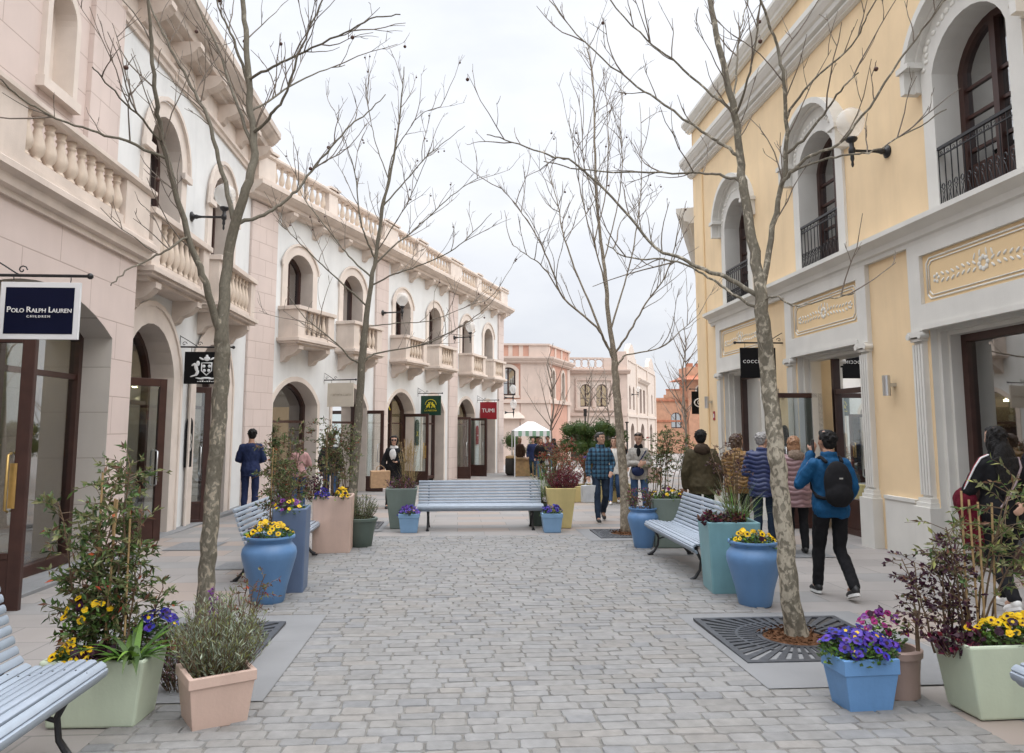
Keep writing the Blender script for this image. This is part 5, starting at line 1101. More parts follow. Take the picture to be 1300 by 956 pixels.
# ================================================================== trees
TREES = {
'L1':((-2.18, 7.01, -0.1),[
 (0.072,0.066,[(0.0,0.0,0.0),(0.0,0.01,0.41),(0.01,0.03,1.01),(0.04,0.04,1.7),(0.04,0.05,2.41),(0.04,0.03,2.62)]),
 (0.066,0.015,[(0.04,0.03,2.62),(0.04,0.14,3.38),(0.18,0.1,3.97),(0.21,0.21,4.36),(0.12,0.33,4.92),(0.06,0.36,5.5),(-0.02,0.45,6.05),(-0.07,0.42,6.79),(-0.16,0.53,7.75)]),
 (0.0375,0.0075,[(0.04,0.03,2.55),(-0.08,-0.11,3.03),(-0.22,-0.19,3.44),(-0.44,-0.3,4.26),(-0.45,-0.49,4.58),(-0.48,-0.58,5.06),(-0.48,-0.68,5.36),(-0.52,-0.72,5.91)]),
 (0.025,0.006,[(0.06,0.1,3.7),(-0.09,0.23,4.19),(-0.26,0.26,4.72),(-0.53,0.44,5.19),(-0.72,0.46,5.52),(-1.0,0.61,6.05),(-1.21,0.66,6.55)]),
 (0.02,0.005,[(0.19,0.21,4.41),(-0.02,0.4,4.9),(-0.35,0.75,5.66),(-0.67,0.93,6.3),(-0.93,1.18,7.0)]),
 (0.0175,0.005,[(0.11,0.33,5.01),(-0.07,0.44,5.54),(-0.18,0.47,5.77),(-0.29,0.45,6.04),(-0.46,0.59,6.63)]),
 (0.014,0.005,[(-0.42,-0.3,4.1),(-0.67,-0.5,4.18),(-0.88,-0.68,4.2),(-1.08,-0.94,4.22),(-1.25,-1.05,4.32),(-1.27,-1.28,4.35)]),
 (0.02,0.005,[(0.17,0.1,3.59),(0.31,0.28,3.78),(0.46,0.4,3.95),(0.59,0.46,4.11),(0.77,0.6,4.46),(1.0,0.7,4.81),(1.19,0.83,5.06),(1.37,0.95,5.32)]),
 (0.0175,0.005,[(0.21,0.21,4.55),(0.39,0.09,4.7),(0.51,0.02,4.83),(0.7,-0.15,5.26),(0.86,-0.17,5.65),(0.98,-0.31,5.95)]),
 (0.015,0.005,[(0.13,0.33,5.16),(0.37,0.13,5.19),(0.63,0.01,5.27),(1.04,-0.21,5.35),(1.36,-0.41,5.41),(1.64,-0.57,5.38)]),
 (0.0125,0.005,[(0.14,0.33,4.76),(0.34,0.75,5.24),(0.64,1.08,5.61),(0.83,1.59,5.95)]),
 (0.01,0.005,[(-0.44,-0.3,4.26),(-0.48,-0.76,4.32),(-0.57,-1.07,4.41),(-0.52,-1.46,4.38)]),
 (0.011,0.005,[(-0.22,-0.19,3.44),(-0.3,-0.4,3.28),(-0.47,-0.46,3.16),(-0.54,-0.66,3.02),(-0.6,-0.78,2.88)]),
 ]),
'R1':((2.81, 6.38, -0.09),[
 (0.08,0.064,[(0.0,0.0,0.0),(-0.07,-0.06,0.4),(-0.1,-0.05,1.04),(-0.14,-0.04,1.63),(-0.15,0.05,2.23),(-0.21,-0.04,2.74)]),
 (0.064,0.015,[(-0.21,-0.04,2.74),(-0.23,0.03,3.27),(-0.28,0.09,3.86),(-0.29,0.13,4.09),(-0.34,0.09,4.55),(-0.44,0.13,5.15),(-0.5,0.19,5.7),(-0.54,0.26,6.37),(-0.62,0.21,7.06)]),
 (0.03,0.0075,[(-0.21,-0.04,2.77),(-0.15,-0.07,3.25),(-0.03,-0.12,3.8),(0.01,-0.17,4.18),(-0.06,-0.32,4.7),(-0.09,-0.27,5.03),(-0.28,-0.43,5.34),(-0.38,-0.46,5.75)]),
 (0.015,0.005,[(0.01,-0.17,4.13),(0.11,-0.36,4.19),(0.21,-0.52,4.35),(0.22,-0.79,4.43),(0.27,-0.92,4.48)]),
 (0.0175,0.005,[(-0.04,-0.12,3.76),(0.0,-0.24,3.9),(0.11,-0.4,4.0),(0.28,-0.53,4.05),(0.49,-0.67,4.32),(0.76,-0.81,4.76),(0.95,-0.93,5.05),(1.07,-1.0,5.26)]),
 (0.011,0.005,[(0.0,-0.24,3.9),(0.23,-0.3,3.99),(0.37,-0.52,3.97),(0.52,-0.65,3.96),(0.85,-0.66,4.14),(1.02,-0.84,4.24)]),
 (0.0225,0.005,[(-0.28,-0.04,2.85),(-0.43,0.09,3.03),(-0.62,0.22,3.15),(-0.81,0.4,3.3),(-0.97,0.58,3.43),(-1.26,0.68,3.85),(-1.69,0.82,4.32),(-1.93,0.92,4.43),(-2.28,1.17,4.66),(-2.54,1.2,4.74)]),
 (0.015,0.005,[(-0.26,-0.04,2.74),(-0.49,0.06,2.94),(-0.63,0.2,3.1),(-0.93,0.22,3.23),(-1.25,0.39,3.28),(-1.45,0.51,3.44)]),
 (0.015,0.005,[(-0.32,0.09,3.92),(-0.42,0.29,4.05),(-0.61,0.48,4.13),(-1.13,0.58,4.16),(-1.63,0.8,4.25),(-1.98,0.95,4.38)]),
 (0.0175,0.005,[(-0.31,0.13,4.15),(-0.4,0.3,4.36),(-0.49,0.37,4.45),(-0.86,0.52,4.81),(-1.16,0.72,5.15),(-1.57,0.84,5.58),(-1.91,0.99,6.11)]),
 (0.015,0.005,[(-0.35,0.09,4.55),(-0.46,0.17,4.73),(-0.51,0.26,4.83),(-0.77,0.37,5.16),(-1.05,0.42,5.41),(-1.38,0.48,5.83),(-1.59,0.58,6.21)]),
 (0.0125,0.005,[(-0.32,0.09,4.52),(-0.32,-0.15,4.7),(-0.31,-0.32,4.98),(-0.29,-0.45,5.33),(-0.34,-0.65,5.62)]),
 (0.011,0.005,[(-0.34,0.09,4.55),(-0.22,0.34,5.09),(-0.08,0.56,5.61),(0.1,0.77,6.07)]),
 (0.01,0.005,[(-0.2,-0.04,2.81),(-0.13,-0.15,2.85),(-0.01,-0.19,2.76),(0.16,-0.19,2.79),(0.34,-0.24,2.83),(0.45,-0.36,2.85)]),
 (0.0125,0.005,[(-0.06,-0.17,4.34),(0.0,-0.39,4.46),(0.1,-0.64,4.59),(0.23,-0.9,4.7),(0.23,-1.15,4.82)]),
 ]),
'C':((2.95, 13.46, -0.2),[
 (0.082,0.064,[(0.0,0.0,0.01),(-0.04,0.03,1.06),(-0.13,-0.02,2.17),(-0.17,0.02,3.01)]),
 (0.064,0.0092,[(-0.17,0.02,3.01),(-0.23,0.05,3.59),(-0.27,0.13,4.25),(-0.3,0.22,4.89),(-0.41,0.27,6.01),(-0.43,0.28,7.2),(-0.43,0.42,8.51),(-0.53,0.44,9.16)]),
 (0.0276,0.005,[(-0.17,0.02,2.99),(-0.35,-0.08,3.36),(-0.54,-0.27,3.61),(-1.13,-0.32,4.12),(-1.35,-0.47,4.62),(-1.66,-0.53,5.23),(-1.99,-0.67,5.67),(-2.3,-0.74,5.99)]),
 (0.023,0.005,[(-0.24,-0.08,3.29),(-0.57,0.09,4.02),(-0.84,0.26,4.76),(-1.03,0.35,5.46),(-1.1,0.54,6.05),(-1.19,0.7,6.56),(-1.33,0.86,7.24)]),
 (0.023,0.005,[(-0.15,0.02,3.13),(0.08,-0.12,3.55),(0.38,-0.18,4.06),(0.71,-0.3,4.54),(0.9,-0.44,5.22),(1.06,-0.52,5.85)]),
 (0.023,0.005,[(-0.14,0.02,2.87),(0.01,0.17,3.1),(0.15,0.22,3.18),(0.76,0.32,3.32),(1.16,0.38,3.64),(1.59,0.56,4.0)]),
 (0.0184,0.005,[(-0.23,0.05,3.59),(0.06,0.3,4.35),(0.3,0.45,5.14),(0.5,0.67,6.12),(0.62,0.88,7.3),(0.64,1.08,8.36)]),
 (0.0161,0.005,[(-0.27,0.13,4.25),(-0.48,-0.08,5.0),(-0.74,-0.19,5.84),(-0.91,-0.39,6.64),(-1.04,-0.55,7.3)]),
 (0.0138,0.005,[(-0.3,0.22,4.89),(-0.06,0.36,5.71),(0.14,0.53,6.69),(0.17,0.7,7.86),(0.27,0.84,8.57)]),
 (0.0115,0.005,[(-0.41,0.27,6.01),(-0.65,0.16,6.7),(-0.73,-0.05,7.37),(-0.79,-0.17,7.92)]),
 (0.0138,0.005,[(-0.41,-0.08,5.29),(-0.27,0.01,6.2),(-0.2,0.14,7.31),(-0.23,0.19,8.25)]),
 (0.0138,0.005,[(-1.13,-0.32,4.12),(-1.51,-0.6,4.59),(-1.81,-0.9,4.72),(-2.1,-1.27,4.83)]),
 ]),
'L2':((-2.04, 15.08, -0.22),[
 (0.088,0.066,[(0.0,0.0,0.0),(0.05,0.0,1.01),(0.11,-0.03,2.07),(0.16,-0.05,3.29),(0.21,-0.04,3.84)]),
 (0.066,0.0088,[(0.21,-0.04,3.84),(0.31,-0.02,4.83),(0.37,0.01,5.19),(0.49,0.05,6.28),(0.6,0.08,6.84),(0.72,0.17,7.7),(0.82,0.2,8.73),(0.85,0.27,9.37)]),
 (0.022,0.005,[(0.33,0.01,5.19),(0.21,-0.1,5.56),(0.1,-0.26,5.91),(-0.03,-0.3,6.84),(-0.2,-0.53,7.41),(-0.41,-0.6,8.01)]),
 (0.0198,0.005,[(0.28,-0.02,4.77),(-0.05,0.07,5.16),(-0.39,0.21,5.55),(-0.9,0.29,6.21),(-1.22,0.5,6.66),(-1.38,0.56,7.2)]),
 (0.0198,0.005,[(0.18,-0.04,4.23),(-0.22,-0.3,4.65),(-0.7,-0.43,5.08),(-1.14,-0.69,5.5),(-1.4,-0.83,5.73)]),
 (0.0198,0.005,[(0.38,0.01,5.11),(0.72,0.13,5.51),(1.13,0.3,5.91),(1.74,0.48,6.57),(2.29,0.61,7.05),(2.67,0.7,7.23)]),
 (0.0198,0.005,[(0.28,-0.02,4.63),(0.75,-0.08,4.89),(1.21,-0.2,5.03),(1.94,-0.34,5.36),(2.37,-0.46,5.74),(2.66,-0.51,6.04)]),
 (0.0242,0.005,[(0.15,-0.05,3.11),(0.3,0.04,3.27),(0.5,0.17,3.36),(1.34,0.26,3.54),(2.01,0.3,3.87),(2.55,0.35,4.27),(2.88,0.5,4.67)]),
 (0.022,0.005,[(0.12,-0.05,3.11),(-0.04,-0.25,3.2),(-0.23,-0.38,3.41),(-0.61,-0.46,3.73),(-0.86,-0.6,3.93),(-1.15,-0.79,4.32)]),
 (0.0132,0.005,[(0.21,-0.04,3.84),(0.8,0.2,3.95),(1.43,0.46,4.04),(2.17,0.62,4.35),(2.65,0.85,4.56)]),
 (0.0176,0.005,[(0.49,0.05,6.28),(0.93,0.12,6.86),(1.32,0.22,7.4),(1.72,0.41,7.82),(2.13,0.44,8.19)]),
 (0.0154,0.005,[(0.54,0.08,6.59),(0.66,0.04,7.32),(0.93,-0.07,7.78),(1.25,-0.21,8.15),(1.65,-0.35,8.26)]),
 (0.0132,0.005,[(0.6,0.08,6.84),(0.33,0.4,7.61),(0.13,0.61,8.37),(0.0,0.87,9.19)]),
 (0.0132,0.005,[(0.42,0.01,5.43),(0.9,-0.28,6.08),(1.21,-0.47,6.67),(1.44,-0.79,7.19)]),
 ]),

}
SB = MB(); SB.ell((0,0,-.06), (.019,.019,.019), 8, 6); SB.tube([(0,0,0),(0,0,-.045)], .0018, 3)
TW = 1.0
def twigs(mb, pts, r0, r1, r, dens, tl, lvl, side=None):
    seg = [(pts[i+1]-pts[i]).length for i in range(len(pts)-1)]; L = sum(seg)
    if L < .05: return
    n = max(1, int(L*dens)); tips = []
    for k in range(n):
        u = L*(r.uniform(.12,1.0) if lvl else r.uniform(.22,1.0)); i = 0
        while i < len(seg)-1 and u > seg[i]: u -= seg[i]; i += 1
        p = pts[i].lerp(pts[i+1], min(1, u/max(seg[i],1e-6))); t = (pts[i+1]-pts[i]).normalized()
        d = (t*.75 + rdir(r)*.75 + Vector((0,0,.42))).normalized()
        ll = tl*r.uniform(.35,1.15); q = [p]; c = p.copy(); m_ = 5 if lvl == 0 else 4
        for s in range(m_):
            d = (d + rdir(r)*.20 + Vector((0,0,.05))).normalized(); c = c + d*ll/m_; q.append(c.copy())
        a = (.0062 if lvl == 0 else .0034)*(.6+.4*ll/tl)*TW; mb.tube(q, [a*(1-.7*s/m_)+.0011*TW for s in range(m_+1)], 4 if lvl == 0 else 3, cap=False)
        tips.append(q[-1])
        if lvl < 2: tips += twigs(mb, q, a, .002, r, (3.2 if lvl == 0 else 3.0), ll*.46, lvl+1) or []
    return tips
def plane_tree(key, label, seed, dens, tl, balls, bark='bark'):
    global TW
    TW = 1.0 if key in ('L1','R1') else 1.2
    base, limbs = TREES[key]; r = random.Random(seed)
    root = empty('plane_tree', base); tag(root, label, 'tree', 'bare street trees')
    tr = MB(); cr = MB(); tips = []; done = []
    limbs = [(limbs[0][0], limbs[1][1], limbs[0][2]+limbs[1][2][1:])] + limbs[2:]; nt_ = len(TREES[key][1][0][2]); rm = TREES[key][1][0][1]
    for li, (r0, r1, pts) in enumerate(limbs):
        P = [Vector(p) for p in pts]
        if done:                                            # grow out of the nearest point of what is already there
            q0 = min(done, key=lambda q: (q-P[0]).length)
            if (q0-P[0]).length < .35: P[0] = q0.copy()
            else: P = [q0.copy()]+P
        # smooth the limb
        Q = []
        for i in range(len(P)-1):
            p0, p1, p2, p3 = P[max(i-1,0)], P[i], P[i+1], P[min(i+2,len(P)-1)]
            for s in range(5):
                t = s/5; Q.append(.5*((2*p1)+(p2-p0)*t+(2*p0-5*p1+4*p2-p3)*t*t+(3*p1-p0-3*p2+p3)*t**3))
        Q.append(P[-1]); n = len(Q)
        Q = [q + (rdir(r)*.010 if 0 < i < n-1 else Vector()) for i, q in enumerate(Q)]
        done += Q
        if li == 0:
            m_ = (nt_-1)*5; rad = [(r0+(rm-r0)*i/m_ if i <= m_ else rm*.80+(r1-rm*.80)*((i-m_)/(n-1-m_))**.85)*r.uniform(.97,1.03) for i in range(n)]
            for i in range(m_-2, m_+3): rad[i] = rm*(1-.05*(i-m_+2))
        else: rad = [(r0+(r1-r0)*(i/(n-1))**.85)*r.uniform(.95,1.05) for i in range(n)]
        if li == 0:
            Q[0].z -= .03
            for i in range(n): rad[i] *= 1+.42*math.exp(-i/1.6)
        (tr).tube(Q, rad, 14 if li == 0 else (10 if r0 > .05 else 7))
        tips += twigs(cr, Q[m_+2:] if li == 0 else Q, r0, r1, r, dens, tl, 0) or []
    tr.build('trunk', M[bark], root, smooth=True, fix=False); c = cr.build('crown', M['twig' if key in ('L1','R1') else 'twig_far'], root, smooth=True, fix=False)
    me = SB.mesh('seed_ball', [M['lox']], True)
    r.shuffle(tips)
    for p in tips[:balls]: inst('seed_ball', me, root, p)
    return root
plane_tree('L1', 'bare plane tree with forked trunk before the white building, nearest on the left', 1, 3.4, .75, 14, 'bark_dark')
plane_tree('R1', 'bare plane tree with mottled flaking trunk and iron grate, nearest on the right', 2, 3.0, .72, 5)
plane_tree('C', 'slim bare tree with fanned upright branches, between the walking man and woman', 3, 3.6, 1.0, 16, 'bark_tan')
plane_tree('L2', 'bare tree with dark seed balls in front of the balconied building', 4, 3.4, .95, 40, 'bark_dark')
def far_tree(x, y, h, seed, label, m='farwood', spread=.42, n=11):
    r = random.Random(seed); root = empty('bare_tree', (x,y,GZ(y))); tag(root, label, 'tree', 'bare street trees'); tr = MB(); cr = MB()
    P = [Vector((r.uniform(-.05,.05)*k, r.uniform(-.05,.05)*k, h*k/6)) for k in range(7)]; tr.tube(P, [.075-.010*k for k in range(7)], 8)
    for k in range(n):
        t = r.uniform(.28,.85); b = Vector((0,0,h*t)); a = r.uniform(0,2*PI); l = h*spread*(1.15-t)*r.uniform(.7,1.2); d = Vector((math.cos(a)*.75, math.sin(a)*.75, .8)); Q = [b, b+d*l*.5, b+d*l+Vector((0,0,l*.15))]
        tr.tube(Q, [.03,.02,.01], 5); twigs(cr, Q, .03, .01, r, 2.2, .8, 1)
    tr.build('trunk', M[m], root, smooth=True, fix=False); cr.build('crown', M[m], root, fix=False)
far_tree(4.65, 38, 6.4, 21, 'small pale bare tree in front of the terracotta building')
far_tree(7.3, 43, 6.2, 22, 'thin bare sapling before the lattice building, left of its arched windows')
far_tree(8.9, 45, 5.8, 23, 'thin bare sapling directly before the paired arched windows')
far_tree(11.2, 37, 7.6, 24, 'tall bare tree against the sky beside the yellow facade edge', spread=.5, n=14)
far_tree(14.4, 48, 7.0, 25, 'bare tree in front of the orange brick building', n=12)
# clipped trees
def topiary(x, y, balls, label, leaves=480, seed=0):
    r = random.Random(seed); root = empty('topiary_tree', (x,y,GZ(y))); tag(root, label, 'topiary', 'clipped evergreen topiary'); tk = MB()
    tk.tube([(0,0,0),(.03,0,.5),(0,0,1.0)], [.06,.05,.04], 7)
    for (bx, by, bz, br) in balls: tk.tube([(0,0,.55),(bx*.6,by*.6,bz-.2),(bx,by,bz)], [.035,.028,.02], 5)
    tk.build('trunk', M['stem'], root)
    for (bx, by, bz, br) in balls:
        mb = MB(); mb.ell((0,0,0), (br*.74,br*.74,br*.70), 12, 8)
        for _ in range(leaves):
            d = rdir(r); p = Vector((d.x*br, d.y*br, d.z*br*.92))*r.uniform(.74,1.04)*(1+.07*math.sin(d.x*5+d.z*4+bx*9)); leaf(mb, p, d+rdir(r)*1.1, .075, .026, r.choice((0,0,1)), r=r)
        mb.build('foliage_ball', [M['topi'], M['lg']], root, loc=(bx,by,bz), fix=False)
topiary(4.45, 27, [(-.55,0,1.95,.30),(-.15,-.1,2.0,.33),(.2,.1,1.9,.28),(.62,0,2.05,.33),(.95,.1,1.92,.27),(-.6,.1,1.42,.34),(-.15,-.1,1.38,.36),(.3,0,1.40,.30),(.7,.05,1.40,.30),(1.1,0,1.45,.34),(1.3,.1,1.75,.3),(.1,.3,1.7,.3),(.65,-.2,.85,.34),(1.05,-.1,.8,.32),(.3,0,.75,.26)], 'dark green cloud-pruned topiary of many clipped balls in mid street', seed=5)
topiary(2.66, 38, [(0,0,1.55,.46)], 'single round clipped evergreen beside the far end of the balconied building', 700, 6)
topiary(3.9, 40, [(0,0,1.1,.42),(.1,0,1.75,.40)], 'upright clipped evergreen half hidden behind the cloud-pruned topiary', 600, 7)
bush((4.0, 20.2, GZ(20.2)+.3), 'rounded grey-green clipped plant in the mid street planter bed', .75, .50, .45, 22, 71, [M['lgrey'], M['ld'], M['lgrey2']], (3,3,2), .05, .02, 'rounded_shrub', .5, 'shrub', .3, 150)
leafy((3.35, 21.0, GZ(21.0)+.2), 'orange-red twiggy shrub in the mid street planter bed', 1.15, .5, 12, 72, [M['lr'], M['lb'], M['lo']], (3,3,2), 10, .06, .02, .3, 20, .25, 0, rx=.5, ry=.3)
t = square_pot(3.75, 20.6, 1.9, 1.0, .42, M['yellowpot'], 'pale yellow long trough in the middle of the street beyond the yellow planter', 0, .9, 0, .02, 'trough_planter')
pansies((4.6, 26.2, GZ(26.2)+.9), 'white and blue flowers below the cloud-pruned topiary', .35, .3, 40, 73, ['fv'], .1, .05, 150)
# bin
root = empty('litter_bin', (2.42, 35.2, GZ(35.2))); tag(root, 'dark grey round litter bin with wooden lid by the far corner pilaster', 'bin')
mb = MB(); mb.lathe([(0,.05),(.22,.05),(.24,.08),(.27,.12),(.27,.74),(.24,.78),(0,.78)], n=24); mb.build('body', M['roomdark'], root, smooth='auto')
mb = MB(); mb.lathe([(0,.781),(.27,.781),(.25,.86),(.15,.90),(0,.905)], n=24); mb.build('lid', M['cane'], root, smooth='auto')
mb = MB(); mb.lathe([(0,0),(.18,0),(.2,.05),(0,.05)], n=20); mb.build('base', M['iron'], root)
# market stall tent
root = empty('market_stall', (3.25, 34.5, GZ(34.5))); tag(root, 'small market stall under a white and green striped canopy, far along the street', 'stall')
mb = MB(); w, d = .78, .9
vs = [(-w,-d,2.02),(w,-d,2.02),(w,d,2.02),(-w,d,2.02),(-.15,0,2.42),(.15,0,2.42)]; mb.add(vs, [(0,1,5,4),(1,2,5),(2,3,4,5),(3,0,4)])
for k in range(10):
    a, b = -w+2*w*k/10, -w+2*w*(k+1)/10; mb.box(a, b, -d-.004, -d+.004, 1.78, 2.02, k % 2)
    a, b = -d+2*d*k/10, -d+2*d*(k+1)/10; mb.box(w-.004, w+.004, a, b, 1.78, 2.02, k % 2); mb.box(-w-.004, -w+.004, a, b, 1.78, 2.02, k % 2)
stripe = mat('canopy_green', (.25,.42,.30), .7); mb.build('canopy', [M['signwhite'], stripe], root)
for x, y in ((-w,-d),(w,-d),(w,d),(-w,d)): mb = MB(); mb.tube([(x,y,0),(x,y,2.02)], .025, 8); mb.build('leg', M['signwhite'], root)
mb = MB(); mb.box(-w+.05, w-.05, -.2, d-.1, .75, .80); mb.box(-w+.1, w-.1, -.1, d-.2, .0, .75); mb.build('counter', M['shelf'], root)
for x, y, h, lb in ((7.65,46,3.0,'left'),(9.0,46,2.7,'middle'),(10.2,46,2.6,'right')):
    root = empty('slim_post', (x,y,GZ(y))); tag(root, {'left':'dark slim post left of the far paired windows, tallest of three','middle':'dark slim post below the far paired windows','right':'dark slim post nearest the middle tree trunk'}[lb], 'post', 'dark slim posts')
    mb = MB(); mb.tube([(0,0,0),(0,0,h)], .05, 8); mb.build('shaft', M['iron'], root); mb = MB(); mb.box(-.09,.09,-.09,.09,h,h+.45 if lb == 'left' else h+.08); mb.build('cap', M['iron'], root)

# ================================================================== signs and lamps
s, cx_, cz, ty = hanging_sign('navy hanging sign with broad white border, nearest on the left', (-4.8,7.98,3.19), 0, 1, 1.03, .78, .585, .17, M['signwhite'], M['navy'], .07, .055)
for (tx, sz, dx) in (('P',.082,-.292),('OLO',.060,-.205),('R',.082,-.098),('ALPH',.060,.000),('L',.082,.112),('AUREN',.060,.226)):
    text_obj(tx, sz, M['letter'], s, loc=(cx_+dx, -ty-.004, cz+(.006 if sz > .07 else -.003)), rot=(R(90),0,0), sx=1.0)
text_obj('CHILDREN', .034, M['letter'], s, 'small_lettering', loc=(cx_, -ty-.004, cz-.062), rot=(R(90),0,0), spacing=1.55)
s, cx_, cz, ty = hanging_sign('black hanging sign with silver crest, between the arched white shopfronts', (-5.2,14.6,3.15), 0, 1, .98, .82, .60, .10, M['black'], None)
mb = MB(); y = -ty-.003
def el(x, z, a, b, rot=0): mb.ell((cx_+x, y, cz+z), (a,.006,b), 10, 6, rot=Matrix.Rotation(rot,3,'Y'))
trim(mb, [(cx_-.10,cz+.10),(cx_-.10,cz-.06),(cx_,cz-.15),(cx_+.10,cz-.06),(cx_+.10,cz+.10),(cx_-.10,cz+.10)], .018, y-.004, y+.003)
for sx in (-1,1):
    el(sx*.16,.08,.035,.05); el(sx*.19,.0,.035,.09,sx*.3); el(sx*.17,-.10,.03,.06,-sx*.4); el(sx*.24,.06,.045,.018,sx*.6); el(sx*.23,-.15,.07,.016,sx*.3); el(sx*.05,.03,.03,.03); el(sx*.04,-.05,.028,.03); el(sx*.10,.17,.05,.018,-sx*.5); el(sx*.12,-.20,.08,.014,-sx*.15)
el(0,.17,.06,.045); el(0,.22,.025,.025); el(0,-.19,.10,.018)
mb.build('crest', M['signwhite'], s, smooth=True)
mb = MB()
for k in range(8): x = cx_-.16+k*.042; mb.box(x, x+.028, y-.002, y+.003, cz-.262, cz-.25+(k%3)*.006)
mb.build('lettering', M['letter'], s)
ra = math.atan2(-.377, 1)
def midpt(sd, out=0, z=0):
    k = 1.0687; return (AX+.377/k*sd+out/k, AY+sd/k-.377/k*out, z)
s, cx_, cz, ty = hanging_sign('beige hanging sign on the long balconied building, half behind the tree', midpt(3.72,0,3.02), ra, 1, 1.02, .84, .68, .12, M['beigesign'], None)
mb = MB()
for k in range(10):                                   # worn lettering, no longer readable at this distance
    x = cx_-.30+k*.064+(.03 if k > 5 else 0); mb.box(x, x+.010, -ty-.003, -ty+.002, cz-.03, cz+.03)
    if k % 3: mb.box(x+.010, x+.036, -ty-.003, -ty+.002, cz+.02-(k%2)*.03, cz+.03-(k%2)*.03)
    if k % 2: mb.box(x+.034, x+.044, -ty-.003, -ty+.002, cz-.03, cz+.02)
mb.build('lettering', M['beigeletter'], s)
s, cx_, cz, ty = hanging_sign('dark green hanging sign with yellow emblem on the long balconied building', midpt(10.45,0,2.92), ra, 1, .98, .80, .72, .13, M['green'], None)
mb = MB(); y = -ty-.003
mb.tube([(cx_+.22*math.cos(a), y, cz+.02+.20*math.sin(a)) for a in [PI*k/14 for k in range(15)]], .012, 5)
for sx in (-1,1):
    mb.ell((cx_+sx*.09, y, cz+.02), (.085,.006,.04), 10, 6, rot=Matrix.Rotation(sx*.5,3,'Y')); mb.ell((cx_+sx*.14, y, cz-.05), (.05,.006,.03), 10, 6); mb.ell((cx_+sx*.05, y, cz-.05), (.02,.006,.055), 10, 6, rot=Matrix.Rotation(sx*.3,3,'Y')); mb.ell((cx_+sx*.07, y, cz+.09), (.03,.006,.035), 8, 6)
    mb.tube([(cx_+sx*.2,y,cz-.12),(cx_-sx*.02,y,cz+.13)], .008, 4)
mb.build('emblem', M['gold'], s, smooth=True)
text_obj('LA MARTINA', .085, M['gold'], s, loc=(cx_, -ty, cz-.19), rot=(R(90),0,0))
s, cx_, cz, ty = hanging_sign('dark red hanging sign with white lettering at the far end of the balconied building', midpt(17.2,0,2.90), ra, 1, 1.02, .80, .78, .13, M['red'], None)
text_obj('TUMI', .25, M['letter'], s, loc=(cx_, -ty-.002, cz), rot=(R(90),0,0), sx=1.05)
s, cx_, cz, ty = hanging_sign('black hanging sign with spaced white lettering on the yellow facade', (6.45,14.75,3.33), 0, -1, .98, .72, .60, .16, M['black'], None, .10)
text_obj('COCCINELLE', .088, M['letter'], s, loc=(cx_, -ty, cz+.02), rot=(R(90),0,0), spacing=1.25)
text_obj('COCCINELLE', .055, M['letter'], np_, loc=(0,-.016,.30), rot=(R(90),0,0))
s, cx_, cz, ty = hanging_sign('black hanging sign with a white oval, just beyond the yellow facade', (8.75,26,2.98), 0, -1, .75, .66, .78, .04, M['black'], None, .08)
mb = MB(); mb.tube([(cx_+.24*math.cos(a), -ty, cz+.15*math.sin(a)) for a in [2*PI*k/24 for k in range(25)]], .022, 5); mb.build('oval', M['letter'], s)
text_obj('C', .26, M['letter'], s, loc=(cx_-.06, -ty, cz), rot=(R(90),0,0))
wall_lamp('globe wall lamp between the upper windows of the white building', (-5.2,14.86,5.72), 0, 1, .62)
wall_lamp('globe wall lamp left of the tree on the balconied building', midpt(7.25,0.07,5.5), ra, 1, .72)
wall_lamp('globe wall lamp further along the balconied building', midpt(13.98,0.07,5.42), ra, 1, .72)
wall_lamp('globe wall lamp on the yellow facade between two arched windows', (6.45,10.74,5.80), 0, -1, .56)
wall_lamp('upper white globe lamp at the far corner beside the terracotta building', (2.33,38.95,3.17), 0, 1, .45, .85)
wall_lamp('lower white globe lamp at the far corner beside the terracotta building', (2.36,39.05,2.42), 0, 1, .45, .85)
wall_lamp('globe lamp on the cream terrace row beyond the middle tree', (13.9,60.7,4.3), R(-20), 1, .5, .9)

# ================================================================== people
DG = None
def remesh(mb, name, mats, vox, smooth=5, parent=None, puff=None):
    me = mb.mesh('src', [], fix=True); o = bpy.data.objects.new('src', me); C.objects.link(o)
    m = o.modifiers.new('r', 'REMESH'); m.mode = 'VOXEL'; m.voxel_size = vox
    if smooth: s = o.modifiers.new('s', 'SMOOTH'); s.iterations = smooth; s.factor = .5
    dg = bpy.context.evaluated_depsgraph_get(); dg.update()
    nm = bpy.data.meshes.new_from_object(o.evaluated_get(dg)); bpy.data.objects.remove(o); bpy.data.meshes.remove(me)
    nm.name = name; nm.materials.clear()
    for q in (mats if isinstance(mats, (list, tuple)) else [mats]): nm.materials.append(q)
    nm.polygons.foreach_set('use_smooth', [True]*len(nm.polygons))
    if puff:
        pitch, amp = puff; ns = [v.normal.copy() for v in nm.vertices]
        for v, n in zip(nm.vertices, ns):
            f = abs(math.sin(PI*(v.co.z + .012*math.sin(v.co.x*31+v.co.y*17))/pitch)); v.co += n*amp*(f**.45-.6)
    r = random.Random(len(nm.vertices)); ph = [r.uniform(0,6) for _ in range(6)]
    ob = bpy.data.objects.new(name, nm); C.objects.link(ob)
    if parent: ob.parent = parent
    return ob
def wrinkle(ob, amp=.006, sc=16, seed=0):
    from mathutils import noise
    me = ob.data; ns = [v.normal.copy() for v in me.vertices]
    for v, n in zip(me.vertices, ns):
        p = v.co; w = noise.noise(Vector((p.x*sc+seed, p.y*sc, p.z*sc*.55))) + .5*noise.noise(Vector((p.x*sc*2.1, p.y*sc*2.1+seed, p.z*sc*1.6)))
        v.co += n*amp*w
